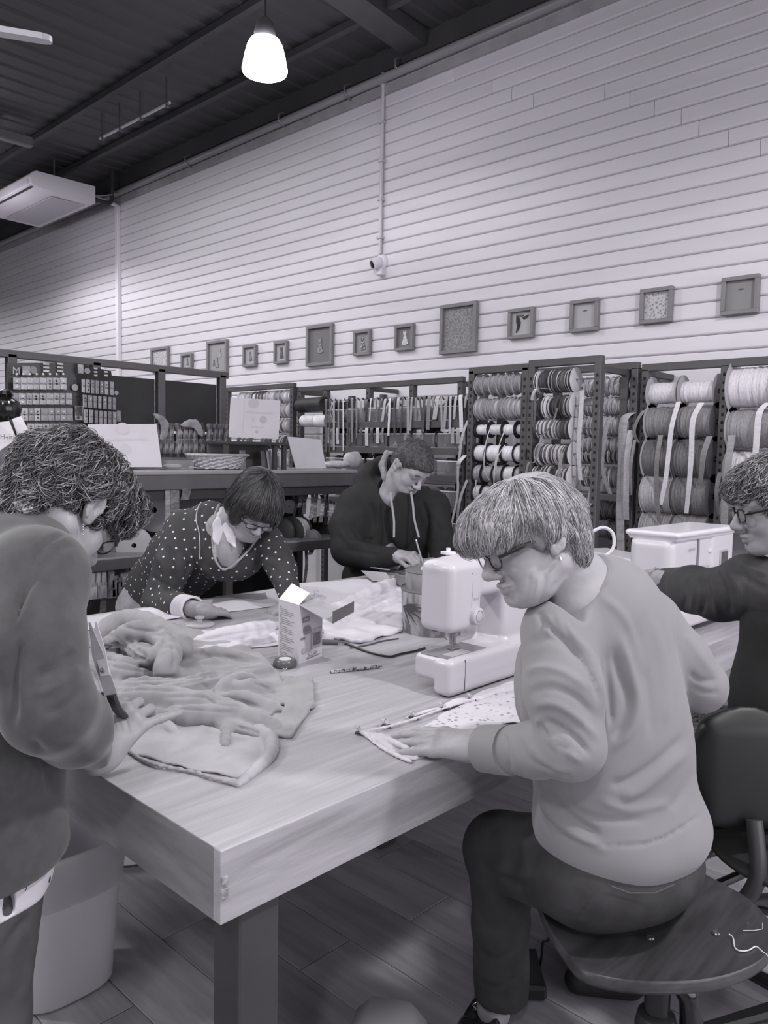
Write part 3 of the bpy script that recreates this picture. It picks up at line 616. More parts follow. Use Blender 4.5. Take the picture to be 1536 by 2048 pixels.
put(B2, n2, [('photo_print', 160, 738, .014, .022, .7, 3.92), ('disc', 173, 742, .015, 0, .55, 3.94), ('disc', 231, 786, .012, 0, .6, 4.05), ('photo_print', 236, 832, .012, .03, .6, 4.06)]+[('printed_strip', x, y, .009, .004, .82, 3.99) for x in (190, 211) for y in (737, 744, 751)])
m = MB()
for k in range(8): m.lathe(PY(33+k*13.3, 748, 3.95), [(0, .004), (.0055, .004), (.0055, 0)], (0, -1, 0), 8, cap=False)
x = m.build('hook_ends', mat(.85, rough=.3), B1); x['kind'] = 'stuff'
v_, f_ = text_mesh('M', .05, PY(23, 748, 3.96)+n1*.014, (1, 0, 0), (0, 0, 1)); MB().add(v_, f_).build('lettering', mat(.66, rough=.4), B1)
# ledge the boards stand on, behind the curly haired woman
lg = thing('display_ledge', 'dark ledge the button boards stand on, left of the island', 'ledge', (1.6, 4.0, 0))
MB().box((1.2, 3.8, 1.36), (2.16, 4.15, 1.44), .004).build('ledge_top', mat(.3, .27, rough=.5), lg); MB().box((1.25, 3.85, 0), (2.1, 4.12, 1.36)).build('ledge_body', mat(.2, rough=.7), lg)
# packets of fabric standing behind the counter
px = 318; k = 0
while px < 455:
    v = rnd.choice((.62, .7, .56, .66)); wq = rnd.uniform(9, 15)
    for r, (yc, hh, Y) in enumerate(((864, .07, 4.12), (893, .06, 4.02))):
        q = PY(px, yc, Y); o = MB().obox(q, (.016, .012, hh*.72), (nrm((1, .3, 0)), nrm((-.3, 1, 0)), nrm((rnd.uniform(-.12, .12), 0, 1))), .004).build('fabric_packet', mat(v, v-.25, rough=.3, scale=(30, 30, 30), lo=.4, hi=.6), loc=tuple(q))
        tag(o, f"clear packet of folded cloth, {ORD[k]} from the left in the {('back', 'front')[r]} row behind the counter", 'packet', 'folded cloth packets behind the counter')
    px += wq; k += 1
MB_c = MB().box((1.95, 3.96, ZC-.3), (3.0, 4.07, PY(385, 915, 4.02)[2])).box((1.95, 4.072, ZC-.3), (3.0, 4.18, PY(385, 884, 4.12)[2])); cr = thing('packet_crate', 'low grey crate holding the cloth packets behind the counter', 'crate', (2.4, 4.1, 1)); MB_c.build('crate_body', mat(.5, .45, rough=.5), cr)
# signs on the counter
def sign(name, label, quad, Y, prints, v=.83, foot=None):
    q = [PY(x, y, Y+dy) for (x, y, dy) in quad]; o = thing(name, label, 'sign', tuple(q[3]))
    n = nrm(np.cross(q[1]-q[0], q[3]-q[0])); n = n if n[1] < 0 else -n
    MB().add(q+[p-n*.004 for p in q], [(0, 1, 2, 3), (7, 6, 5, 4), (0, 4, 5, 1), (1, 5, 6, 2), (2, 6, 7, 3), (3, 7, 4, 0)]).build('sheet', mat(v, v-.02, rough=.3), o)
    def at(u, t): return (q[0]*(1-u)+q[1]*u)*(1-t)+(q[3]*(1-u)+q[2]*u)*t+n*.001
    for kind, u0, t0, u1, t1, vv in prints:
        if kind == 'bar': MB().add([at(u0, t0), at(u1, t0), at(u1, t1), at(u0, t1)], [(0, 1, 2, 3)]).build('print', mat(vv, rough=.4), o)
        else:
            c_ = at(u0, t0); r1 = (at(u0+u1, t0)-c_); r2 = at(u0, t0+t1)-c_; n_ = 20
            MB().add([c_]+[c_+r1*math.cos(2*PI*k/n_)+r2*math.sin(2*PI*k/n_) for k in range(n_)], [(0, 1+k, 1+(k+1) % n_) for k in range(n_)]).build('print', mat(vv, rough=.4), o)
    if foot: MB().box(PY(foot[0], foot[1], Y-.02), PY(foot[2], foot[3], Y+.03), .002).build('foot', mat(.52, rough=.2), o)
    return o
sign('counter_sign', 'large faded white sign standing on the counter above the curly hair', [(176, 849, .03), (313, 848, .03), (324, 934, -.04), (176, 934, -.04)], 3.72, [('disc', .48, .1, .1, .14, .80), ('bar', .25, .34, .8, .37, .80), ('disc', .5, .58, .07, .12, .80)], .84, (270, 925, 318, 936))
sign('counter_sign', 'faded white sign on the small black stand behind the dark bob', [(462, 795, .0), (561, 801, .0), (557, 878, -.04), (458, 874, -.04)], 3.74, [('disc', .45, .12, .11, .12, .74), ('bar', .3, .33, .85, .37, .76), ('disc', .66, .52, .075, .1, .72), ('disc', .46, .53, .04, .06, .77), ('bar', .42, .71, .66, .73, .75), ('disc', .54, .84, .03, .045, .72), ('bar', .26, .03, .265, .93, .76)], .82, (470, 869, 545, 880))
sign('counter_sign', 'leaning white booklet on the counter between the two women\'s and man\'s heads', [(575, 873, .0), (642, 879, .0), (652, 936, -.05), (592, 937, -.05)], 3.72, [('bar', .3, .1, .31, .9, .76)], .8)
sd = thing('sign_stand', 'small black open stand under the white sign on the counter', 'stand', (2.75, 3.7, ZC))
a = PY(445, 882, 3.66); b = PY(545, 884, 3.66)
zt_ = a[2]; MB().box((a[0], 3.62, zt_-.018), (b[0]+.08, 3.85, zt_), .003).build('stand_top', mat(.26, .22, rough=.4), sd)
for x in (a[0]+.01, b[0], b[0]+.07): MB().box((x-.012, 3.63, ZC), (x+.012, 3.65, zt_-.018)).build('leg', mat(.26, rough=.4), sd)
MB().box((a[0], 3.80, ZC), (b[0]+.08, 3.81, zt_-.018)).build('back', mat(.34, rough=.5), sd)
for i, (px, py, v) in enumerate([(485, 900, .6), (528, 912, .46), (540, 912, .7)]):
    q = PY(px, py, 3.7); q[2] = ZC+.055; o = MB().obox(q, (.03, .004, .055), (nrm((1, .5, 0)), nrm((-.5, 1, 0)), nrm((-.1*(i-1), .15, 1)))).build('leaflet', mat(v, v-.1, rough=.4, scale=(20, 20, 20)), loc=tuple(q)); tag(o, ['grey leaflet inside the black stand', 'dark leaflet leaning beside the basket', 'pale leaflet edge at the stand leg'][i], 'leaflet')
# wicker basket with cloth
bc = PY(436, 926, 3.72); bc[2] = ZC
bk = thing('wicker_basket', 'shallow pale woven basket of cloth on the counter left of the stand', 'basket', tuple(bc))
def basket_r(t, h): return .135+.055*h+.008*math.sin(t*3)
m = MB(); nt = 44; nz = 9; V_ = []
for j in range(nz):
    h = j/(nz-1)
    for i in range(nt):
        t = 2*PI*i/nt; w_ = .004*(1 if (i//2+j) % 2 else -1); r_ = basket_r(t, h)+w_; V_.append(bc+[r_*math.cos(t), r_*.62*math.sin(t), .004+h*.075])
m.add(V_, [(j*nt+i, j*nt+(i+1) % nt, (j+1)*nt+(i+1) % nt, (j+1)*nt+i) for j in range(nz-1) for i in range(nt)]+[tuple(range(nt))[::-1]])
m.build('weave', mat(.76, .6, rough=.6, scale=(70, 70, 140), lo=.4, hi=.6), bk)
MB().tube([bc+[.193*math.cos(2*PI*i/32), .12*math.sin(2*PI*i/32), .082] for i in range(33)], .007, 6).build('rim', mat(.72, .6, rough=.6, scale=(80, 80, 80)), bk)
# ================================================================= organic solids: distance fields turned into meshes
def smin(a, b, k):
    if k <= 0: return np.minimum(a, b)
    h = np.maximum(k-np.abs(a-b), 0)/k; return np.minimum(a, b)-h*h*k*.25
class Sdf:
    def __init__(s): s.p = []
    def _add(s, fn, lo, hi, k, op): s.p.append((fn, np.asarray(lo, float), np.asarray(hi, float), k, op)); return s
    def cap(s, a, b, ra, rb=None, k=.02, op='u', fl=None):
        """tapered capsule; fl=(axis, factor) flattens the section along axis"""
        a = np.asarray(a, float); b = np.asarray(b, float); rb = ra if rb is None else rb; ba = b-a; L2 = max(ba@ba, 1e-12)
        if fl: fa = nrm(fl[0]); ff = 1/fl[1]-1
        def fn(X, Y, Z):
            x, y, z = X-a[0], Y-a[1], Z-a[2]; t = np.clip((x*ba[0]+y*ba[1]+z*ba[2])/L2, 0, 1); x = x-t*ba[0]; y = y-t*ba[1]; z = z-t*ba[2]
            if fl: q = (x*fa[0]+y*fa[1]+z*fa[2])*ff; x = x+q*fa[0]; y = y+q*fa[1]; z = z+q*fa[2]
            return np.sqrt(x*x+y*y+z*z)-(ra+(rb-ra)*t)
        r = max(ra, rb)*(1 if not fl else max(1, fl[1])); return s._add(fn, np.minimum(a, b)-r, np.maximum(a, b)+r, k, op)
    def chain(s, pts, rs, k=.02, op='u', fl=None, n=0):
        pts = [np.asarray(p, float) for p in pts]
        if n: q = smooth_path(pts, n); rs = list(np.interp(np.arange(len(q))/n, np.arange(len(pts)), rs)); pts = q
        for i in range(len(pts)-1): s.cap(pts[i], pts[i+1], rs[i], rs[i+1], k if i == 0 or not n else min(k, .012), op, fl)
        return s
    def ell(s, c, r, ax=None, k=.02, op='u'):
        c = np.asarray(c, float); r = np.asarray(r, float); ax = np.eye(3) if ax is None else np.asarray(ax, float)
        def fn(X, Y, Z):
            x, y, z = X-c[0], Y-c[1], Z-c[2]; q = [(x*e[0]+y*e[1]+z*e[2])/rr for e, rr in zip(ax, r)]
            n0 = np.sqrt(q[0]**2+q[1]**2+q[2]**2); n1 = np.sqrt((q[0]/r[0])**2+(q[1]/r[1])**2+(q[2]/r[2])**2); return n0*(n0-1)/np.maximum(n1, 1e-6)
        e = np.sqrt(((ax*r[:, None])**2).sum(0)); return s._add(fn, c-e, c+e, k, op)
    def box(s, c, h, ax=None, rd=.01, k=.0, op='u'):
        c = np.asarray(c, float); h = np.asarray(h, float)-rd; ax = np.eye(3) if ax is None else np.asarray(ax, float)
        def fn(X, Y, Z):
            x, y, z = X-c[0], Y-c[1], Z-c[2]; q = [np.abs(x*e[0]+y*e[1]+z*e[2])-hh for e, hh in zip(ax, h)]
            return np.sqrt(sum(np.maximum(t, 0)**2 for t in q))+np.minimum(np.maximum(np.maximum(q[0], q[1]), q[2]), 0)-rd
        e = (np.abs(ax)*(h+rd)[:, None]).sum(0); return s._add(fn, c-e, c+e, k, op)
    def plane(s, c, n, k=.004):   # removes the side the normal points to
        c = np.asarray(c, float); n = nrm(n); return s._add(lambda X, Y, Z: -((X-c[0])*n[0]+(Y-c[1])*n[1]+(Z-c[2])*n[2]), [-9]*3, [9]*3, k, 's')
    def field(s, h):
        U = [p for p in s.p if p[4] == 'u']; lo = np.min([p[1] for p in U], 0)-2.6*h; hi = np.max([p[2] for p in U], 0)+2.6*h
        n = np.ceil((hi-lo)/h).astype(int)+1; ax = [(lo[i]+h*np.arange(n[i])).astype(np.float32) for i in range(3)]
        Fd = np.full(n, .3, np.float32)
        for fn, a, b, k, op in s.p:
            m_ = k+2*h+.004; i0 = np.clip(((a-m_-lo)/h).astype(int), 0, n-1); i1 = np.clip(np.ceil((b+m_-lo)/h).astype(int)+1, 1, n)
            if (i1 <= i0).any(): continue
            sl = tuple(slice(i0[i], i1[i]) for i in range(3))
            D = fn(ax[0][sl[0]][:, None, None], ax[1][sl[1]][None, :, None], ax[2][sl[2]][None, None, :]).astype(np.float32); Fs = Fd[sl]
            if op == 'u': Fd[sl] = smin(Fs, D, k)
            elif op == 's': Fd[sl] = -smin(-Fs, D, k)
            elif op == 'i': Fd[sl] = -smin(-Fs, -D, k)
        return Fd, lo
    def surf(s, h):
        Fd, lo = s.field(h); return nets(Fd, lo, h)
def nets(Fd, lo, h):
    Fd = Fd.copy(); Fd[0] = Fd[-1] = .1; Fd[:, 0] = Fd[:, -1] = .1; Fd[:, :, 0] = Fd[:, :, -1] = .1
    ins = Fd < 0; c = [(i, j, k) for i in (0, 1) for j in (0, 1) for k in (0, 1)]; nx, ny, nz = Fd.shape
    cnt = sum(ins[i:nx-1+i, j:ny-1+j, k:nz-1+k].astype(np.int8) for i, j, k in c); act = (cnt > 0) & (cnt < 8)
    I = np.argwhere(act); idx = np.full(act.shape, -1, np.int64); idx[act] = np.arange(len(I))
    val = {q: Fd[I[:, 0]+q[0], I[:, 1]+q[1], I[:, 2]+q[2]] for q in c}; S = np.zeros((len(I), 3)); W = np.zeros(len(I))
    for a in c:
        for d in range(3):
            if a[d] == 0:
                b = list(a); b[d] = 1; b = tuple(b); va, vb = val[a], val[b]; cr = (va < 0) != (vb < 0); t = np.where(cr, va/np.where(cr, va-vb, 1), 0)
                p = np.tile(np.array(a, float), (len(I), 1)); p[:, d] = t; S += p*cr[:, None]; W += cr
    V = lo+h*(I+S/W[:, None]); Q = []
    for d in range(3):
        e1, e2 = [(1, 2), (2, 0), (0, 1)][d]; sl0 = [slice(1, -1)]*3; sl0[d] = slice(0, -1); sl1 = list(sl0); sl1[d] = slice(1, None)
        A = ins[tuple(sl0)]; B = ins[tuple(sl1)]; off = np.array([1, 1, 1]); off[d] = 0
        for flip, M in ((False, A & ~B), (True, ~A & B)):
            G = np.argwhere(M)+off
            if not len(G): continue
            def at(o1, o2): g = G.copy(); g[:, e1] += o1; g[:, e2] += o2; return idx[g[:, 0], g[:, 1], g[:, 2]]
            q = np.stack([at(-1, -1), at(0, -1), at(0, 0), at(-1, 0)], 1); Q.append(q[:, ::-1] if flip else q)
    Q = np.concatenate(Q); Q = Q[(Q >= 0).all(1)]; return V, Q
def normals(V, Q):
    N = np.zeros_like(V); n = np.cross(V[Q[:, 2]]-V[Q[:, 0]], V[Q[:, 3]]-V[Q[:, 1]])
    for i in range(4): np.add.at(N, Q[:, i], n)
    return N/(np.linalg.norm(N, axis=1, keepdims=True)+1e-12)
def relax(V, Q, it=2, f=.5):
    for _ in range(it):
        S = np.zeros_like(V); W = np.zeros(len(V))
        for i in range(4): np.add.at(S, Q[:, i], V[Q[:, (i+1) % 4]]+V[Q[:, i-1]]); np.add.at(W, Q[:, i], 2)
        V = V*(1-f)+f*S/np.maximum(W, 1)[:, None]
    return V
def sculpt(V, Q, strokes, both=False):
    """drags the surface in or out along strokes drawn from the photo; each stroke = (pts, width_px, depth_m[, z range])"""
    N = normals(V, Q); pj = proj(V); vd = V-CAMP; vd /= np.linalg.norm(vd, axis=1, keepdims=True); fac = np.clip(-(N*vd).sum(1)*2.2, 0, 1) if not both else np.ones(len(V)); D = np.zeros(len(V))
    for st in strokes:
        pts = np.array(smooth_path([np.array([x, y, 0.]) for x, y in st[0]], 4))[:, :2]; w_, a_ = st[1], st[2]; lo = pts.min(0)-w_*2.6; hi = pts.max(0)+w_*2.6
        m_ = np.flatnonzero((pj[:, 0] > lo[0]) & (pj[:, 0] < hi[0]) & (pj[:, 1] > lo[1]) & (pj[:, 1] < hi[1]) & (fac > 0))
        if not len(m_): continue
        p = pj[m_, :2]; best = np.full(len(m_), 1e9); bt = np.zeros(len(m_))
        for i in range(len(pts)-1):
            ab = pts[i+1]-pts[i]; t = np.clip(((p-pts[i])@ab)/max(ab@ab, 1e-9), 0, 1); d = np.linalg.norm(p-pts[i]-t[:, None]*ab, axis=1); u_ = d < best; best[u_] = d[u_]; bt[u_] = (i+t[u_])/(len(pts)-1)
        prof = np.exp(-(best/w_)**2)*np.minimum(1, np.minimum(bt, 1-bt)*5+.15); D[m_] += prof*a_
    return V+N*(D*fac)[:, None]
def noise_disp(V, Q, amp, sc, seed=0):
    N = normals(V, Q); r_ = np.random.RandomState(seed); D = np.zeros(len(V))
    for _ in range(14): k_ = r_.randn(3)*sc*np.array([1, 1, .6]); D += np.sin(V@k_+r_.rand()*6.3)
    return V+N*(D/3.7*amp)[:, None]
def mesh_np(name, V, Q, mats, off=(0, 0, 0), mi=None, sharp=180):
    me = bpy.data.meshes.new(name); V = V-np.asarray(off); me.vertices.add(len(V)); me.vertices.foreach_set('co', V.astype(np.float32).ravel())
    me.loops.add(Q.size); me.loops.foreach_set('vertex_index', Q.astype(np.int32).ravel()); me.polygons.add(len(Q))
    me.polygons.foreach_set('loop_start', (np.arange(len(Q))*Q.shape[1]).astype(np.int32)); me.update(calc_edges=True)
    for m in (mats if isinstance(mats, (list, tuple)) else [mats]): me.materials.append(m)
    if mi is not None: me.polygons.foreach_set('material_index', np.asarray(mi, np.int32))
    smooth_mesh(me, sharp); return me
def join_vq(parts):
    V = []; Q = []; n = 0
    for v, q in parts: V.append(v); Q.append(q+n); n += len(v)
    return np.concatenate(V), np.concatenate(Q)
def solid(name, S, h, m, parent=None, strokes=None, rel=1, noise=None, loc=None, extra=None, sharp=180):
    V, Q = S.surf(h) if isinstance(S, Sdf) else S
    if rel: V = relax(V, Q, rel)
    if noise: V = noise_disp(V, Q, *noise)
    if strokes: V = sculpt(V, Q, strokes)
    if extra: V, Q = join_vq([(V, Q)]+extra)
    off = wloc(parent) if parent else (np.asarray(loc) if loc is not None else V.mean(0))
    o = link(name, mesh_np(name, V, Q, m, off, sharp=sharp), parent)
    if not parent: o.location = tuple(off)
    return o, (V, Q)
# ---------------------------------------------------------------- hair strands as thin tapered tubes
from mathutils.bvhtree import BVHTree
def strands(roots, dirs, nors, length, rad, seg=6, curl=0, curl_n=2., droop=0, seed=1, spread=.15, bvh=None, off=.0015, clump=0):
    r_ = np.random.RandomState(seed); n = len(roots); L = length*(.6+.7*r_.rand(n)); d = dirs+r_.randn(n, 3)*spread; d /= np.linalg.norm(d, axis=1, keepdims=True)
    p = roots.copy(); ph = r_.rand(n)*6.3; P_ = [p.copy()]; nn = nors.copy(); N_ = [nn.copy()]; of = off*(.3+r_.rand(n)*1.4)
    for k in range(1, seg+1):
        t = k/seg; d = d+np.array([0, 0, -1.])*droop/seg; d /= np.linalg.norm(d, axis=1, keepdims=True); p = p+d*(L/seg)[:, None]
        if bvh is not None:
            for i in range(n):
                q, nq, _, _ = bvh.find_nearest(Vector(p[i]))
                nq = np.array(nq); dl = np.array(q)+nq*of[i]-p[i]; dl = dl-d[i]*(dl@d[i]); p[i] += dl*.85; d2 = d[i]-nq*(d[i]@nq)*.8; d[i] = d2/(np.linalg.norm(d2)+1e-9); nn[i] = nq
        side = np.cross(d, nn); side /= (np.linalg.norm(side, axis=1, keepdims=True)+1e-9); w_ = curl*t
        P_.append(p+side*(np.sin(ph+t*6.3*curl_n)*w_)[:, None]+nn*((np.cos(ph+t*6.3*curl_n)*.7+.5)*w_)[:, None]); N_.append(nn.copy())
    P_ = np.stack(P_, 1); V = []
    for k in range(seg+1):
        a = P_[:, min(k+1, seg)]-P_[:, max(k-1, 0)]; a /= (np.linalg.norm(a, axis=1, keepdims=True)+1e-9); u_ = np.cross(a, N_[k]); u_ /= (np.linalg.norm(u_, axis=1, keepdims=True)+1e-9); w_ = np.cross(a, u_)
        rr = rad*(1-.75*(k/seg)**2)
        for j in range(3): t = 2*PI*j/3; V.append(P_[:, k]+(u_*math.cos(t)*1.6+w_*math.sin(t)*.8)*rr)
    V = np.stack(V, 1).reshape(-1, 3); base = (np.arange(n)*(seg+1)*3)[:, None]; Q = []
    for k in range(seg):
        for j in range(3): Q.append(base+np.array([[k*3+j, k*3+(j+1) % 3, k*3+3+(j+1) % 3, k*3+3+j]]))
    return V, np.concatenate(Q)
def bvh_of(V, Q): return BVHTree.FromPolygons([tuple(v) for v in V.tolist()], Q.tolist())
def sample(V, Q, n, seed=3, keep=None):
    r_ = np.random.RandomState(seed); N = normals(V, Q); C_ = V[Q].mean(1); A = np.linalg.norm(np.cross(V[Q[:, 2]]-V[Q[:, 0]], V[Q[:, 3]]-V[Q[:, 1]]), axis=1)
    if keep is not None: A = A*keep(C_, N[Q[:, 0]])
    f_ = r_.choice(len(Q), n, p=A/A.sum()); u_ = r_.rand(n, 1); v_ = r_.rand(n, 1); q = Q[f_]; p = (V[q[:, 0]]*(1-u_)+V[q[:, 1]]*u_)*(1-v_)+(V[q[:, 3]]*(1-u_)+V[q[:, 2]]*u_)*v_; return p, N[q[:, 0]]
# ---------------------------------------------------------------- anatomy
class Head:
    """a head in its own frame: x face, y its left, z crown; origin between the ears"""
    def __init__(s, c, fwd, up, k=1.0, fat=1.0):
        s.c = np.asarray(c, float); s.x = nrm(fwd); s.z = nrm(np.asarray(up, float)-s.x*(np.asarray(up, float)@s.x)); s.y = np.cross(s.z, s.x); s.k = k; s.fat = fat; s.ax = np.stack([s.x, s.y, s.z])
    def p(s, x, y, z): return s.c+(s.x*x+s.y*y+s.z*z)*s.k
    def v(s, x, y, z): return s.x*x+s.y*y+s.z*z
    def skin(s, S, nose=1.0, lip=1.0, ears=True, chin=1.0, jowl=0.0):
        k = s.k; f = s.fat; e = lambda c, r, kk=.02, op='u', ax=None: S.ell(s.p(*c), np.array(r)*k, s.ax if ax is None else ax, kk*k, op)
        e((-.012, 0, .045), (.095, .073, .082)); e((.034, 0, -.012), (.056, .058*f, .075), .03)
        e((.022, 0, -.055), (.052, .052*f, .042), .03); S.cap(s.p(.074, -.012, -.092), s.p(.074, .012, -.092), .017*k*chin, k=.03*k)
        for q in (-1, 1):
            e((.058, q*.034*f, -.03), (.022, .022*f, .026), .025); S.cap(s.p(-.005, q*.056*f, -.05), s.p(.06, q*.026*f, -.088), .016*k*f, .013*k*f, .03*k)
            e((.089, q*.031, .008), (.013, .017, .013), .014, 's'); e((.077, q*.031, .005), (.0125, .0145, .0115), .004)
            S.cap(s.p(.087, q*.014, .021), s.p(.076, q*.048, .022), .007*k, .005*k, .012*k)
            e((.1, q*.0125*nose, -.034), (.011, .008, .0085), .006); 
            if jowl: e((.04, q*.04, -.08), (.03, .02, .03*jowl), .03)
            S.cap(s.p(.103, q*.0065, -.0415), s.p(.1, q*.008, -.040), .0028*k, k=.003*k, op='s')
        e((.074, 0, .035), (.02, .045, .03), .03)
        S.cap(s.p(.086, 0, .014), s.p(.110+.004*nose, 0, -.026), .0075*k, .0095*k*nose, .010*k); e((.112, 0, -.031), (.0105*nose, .0105*nose, .009), .008)
        S.chain([s.p(.083, -.024, -.0605), s.p(.0945, -.009, -.0575), s.p(.0955, 0, -.0585), s.p(.0945, .009, -.0575), s.p(.083, .024, -.0605)], [.0035*k]+[.0058*k*lip]*3+[.0035*k], .007*k)
        S.chain([s.p(.083, -.021, -.0645), s.p(.0925, 0, -.0695), s.p(.083, .021, -.0645)], [.004*k, .0068*k*lip, .004*k], .007*k)
        S.chain([s.p(.086, -.025, -.0625), s.p(.1, -.008, -.0635), s.p(.1, .008, -.0635), s.p(.086, .025, -.0625)], [.0014*k]*4, .003*k, 's')
        if ears:
            for q in (-1, 1):
                o = lambda x, y, z: s.p(x, q*(.070*f+y), z)
                ea = np.stack([s.v(.96, q*.0, .28), s.v(.28, 0, -.96)*-1, s.y]); ea[1] = nrm(s.z*.96-s.x*.28); ea[0] = nrm(s.x*.96+s.z*.28); c_ = o(-.006, .009, 0)
                S.ell(c_, np.array([.0175, .030, .0075])*k, np.stack([ea[0], ea[1], s.y]), .006*k); S.ell(c_-ea[1]*.024*k+ea[0]*.002*k, np.array([.0095, .011, .006])*k, np.stack([ea[0], ea[1], s.y]), .006*k)
                S.cap(o(.0, -.004, .008), o(-.002, .006, -.008), .014*k, .008*k, .008*k)
                rim = [c_+(ea[0]*.0155*math.cos(t)+ea[1]*.0275*math.sin(t))*k+s.y*q*.006*k for t in np.linspace(-.1, 4.1, 12)]; S.chain(rim, [.0036*k]*12, .0025*k)
                S.ell(c_+s.y*q*.0075*k-ea[1]*.003*k+ea[0]*.003*k, np.array([.0085, .0125, .0055])*k, np.stack([ea[0], ea[1], s.y]), .003*k, 's')
                S.chain([c_+(ea[0]*.002+ea[1]*.018)*k+s.y*q*.007*k, c_+(-ea[0]*.008+ea[1]*.008)*k+s.y*q*.007*k, c_+(-ea[0]*.008-ea[1]*.008)*k+s.y*q*.007*k, c_+(ea[0]*.0-ea[1]*.016)*k+s.y*q*.006*k], [.0028*k]*4, .003*k)
                S.cap(c_+(ea[0]*.0125-ea[1]*.003)*k+s.y*q*.003*k, c_+(ea[0]*.0115-ea[1]*.008)*k+s.y*q*.003*k, .0042*k, k=.003*k)
        return S
def hand(S, W, d, n, t, L=.185, curl=((12, 20, 15),)*4, spread=(8, 2, -3, -9), thumb=((.35, .75, -.25), (.75, .55, -.15)), wr=.024, rf=1.0):
    """W wrist, d towards the fingers, n back of the hand, t thumb side"""
    W = np.asarray(W, float); d = nrm(d); n = nrm(np.asarray(n, float)-d*(np.asarray(n, float)@d)); t = nrm(np.asarray(t, float)-d*(np.asarray(t, float)@d)-n*(np.asarray(t, float)@n)); k = L/.185
    cols = (.030, .010, -.011, -.030); kn = []; ends = []
    for i, c_ in enumerate(cols):
        K_ = W+d*(.088-.006*abs(i-1))*k+t*c_*k+n*.004*k*(1-abs(i-1.3)*.6); kn.append(K_)
        S.cap(W+t*c_*.55*k+d*.012*k, K_, .0155*k, .0115*k, .012*k)
    S.cap(W-d*.01*k, W+d*.02*k, wr*k, wr*.98*k, .02*k, fl=(n, .78))
    for i, K_ in enumerate(kn):
        lens = np.array((.044, .026, .021))*(.95, 1.06, 1.0, .8)[i]*k; a = math.radians(spread[i]); dd = d*math.cos(a)+t*math.sin(a); cu = curl[i if len(curl) > 1 else 0]; p = K_; ang = 0; rr = (.0098, .0088, .0080, .0068)
        for j in range(3):
            ang += math.radians(cu[j]); dj = dd*math.cos(ang)-n*math.sin(ang); q = p+dj*lens[j]
            S.cap(p, q, rr[j]*k*rf*(1, 1.03, 1, .88)[i], rr[j+1]*k*rf*(1, 1.03, 1, .88)[i], .004*k if j else .008*k); p = q
        ends.append((p, dj, n*math.cos(ang)+dd*math.sin(ang)))
    b = W+d*.022*k+t*.026*k-n*.004*k; S.cap(W+d*.008*k+t*.012*k, b, .017*k, .015*k, .012*k); p = b; rr = (.0145, .0108, .0098, .0078)
    for j, (dv, l_) in enumerate(zip((thumb[0], thumb[0], thumb[1]), (.026, .034, .028))):
        dj = nrm(d*dv[0]+t*dv[1]+n*dv[2]); q = p+dj*l_*k; S.cap(p, q, rr[j]*k, rr[j+1]*k, .008*k if j < 2 else .004*k); p = q
    return ends, p, kn
M_skin = mat(.66, .60, rough=.48, scale=(30, 30, 30), bump=.12, bscale=420, dist=.0006, lo=.3, hi=.7)
M_skin2 = mat(.62, .56, rough=.5, scale=(30, 30, 30), bump=.12, bscale=420, dist=.0006, lo=.3, hi=.7)
def glasses(par, H, rim='full', v=.12, drop=0, w_=.021, h_=.016, tilt=0, thick=.0016, fx=.103):
    g = MB().build if 0 else None
    fr = MB()
    for q in (-1, 1):
        c_ = (fx, q*.0315, -.002+drop); pts = [H.p(c_[0]-abs(math.cos(a))*.0-(.004 if q*math.cos(a) > 0 else 0)*abs(math.cos(a)), c_[1]+w_*math.copysign(abs(math.cos(a))**.75, math.cos(a)), c_[2]+h_*math.copysign(abs(math.sin(a))**.75, math.sin(a))) for a in np.linspace(0, 2*PI, 29)]
        fr.tube(pts, thick*H.k, 5, cap=False)
        fr.tube([H.p(fx-.004, q*(.0315+w_), .004+drop), H.p(fx-.016, q*.066, .006+drop), H.p(.05, q*.0735*H.fat, .008+drop*.6), H.p(-.005, q*.0765*H.fat, .014), H.p(-.022, q*.075*H.fat, .004), H.p(-.03, q*.073*H.fat, -.012)], [thick*1.5*H.k]*6, 6, flat=(1.3, 1.9))
    fr.tube([H.p(fx, -.0315+w_, .003+drop), H.p(fx+.004, 0, .007+drop), H.p(fx, .0315-w_, .003+drop)], thick*H.k, 5)
    o = fr.build('glasses', mat(v, rough=.25), par, smooth=True)
    for q in (-1, 1): m = MB(); m.add([H.p(fx-.001, q*.0315+w_*.95*math.cos(a), -.002+drop+h_*.95*math.sin(a)) for a in np.linspace(0, 2*PI, 20, endpoint=False)], [tuple(range(20))]); m.build('lens', mat(.8, rough=.03, alpha=.22), o)
    return o
# ================================================================= the big work table
T = .78; TX0, TX1, TY0, TY1 = .684, 3.25, .981, 2.752
tb = thing('work_table', 'large thick light-wood laminate cutting table on dark steel legs', 'table', (1.9, 1.9, 0))
M_top = mat(.745, .60, rough=.34, scale=(2.6, 46, 46), kind='wood', lo=.25, hi=.75, bump=.06)
M_edge = mat(.72, .55, rough=.36, scale=(2.6, 12, 30), kind='wood', lo=.28, hi=.72, bump=.06)
M_end_shaded = mat(.56, .42, rough=.4, scale=(14, 3, 22), kind='wood', lo=.3, hi=.7)  # darker copy of the edge wood; the end's shade is in the colour
ys = [TY0+.001, 1.86, TY1-.001]
for a, b in zip(ys[:-1], ys[1:]): MB().box((TX0+.001, a+.0008, T-.02), (TX1-.001, b-.0008, T), .0008).build('tabletop', M_top, tb)
MB().box((TX0, TY0, T-.12), (TX1, TY0+.02, T-.0006), .001).build('front_edge', M_edge, tb)
MB().box((TX0, TY0+.0205, T-.12), (TX0+.02, TY1, T-.0006), .001).build('end_edge', M_end_shaded, tb)
MB().box((TX0+.02, TY1-.02, T-.12), (TX1, TY1, T-.0206)).build('back_edge', M_end_shaded, tb)
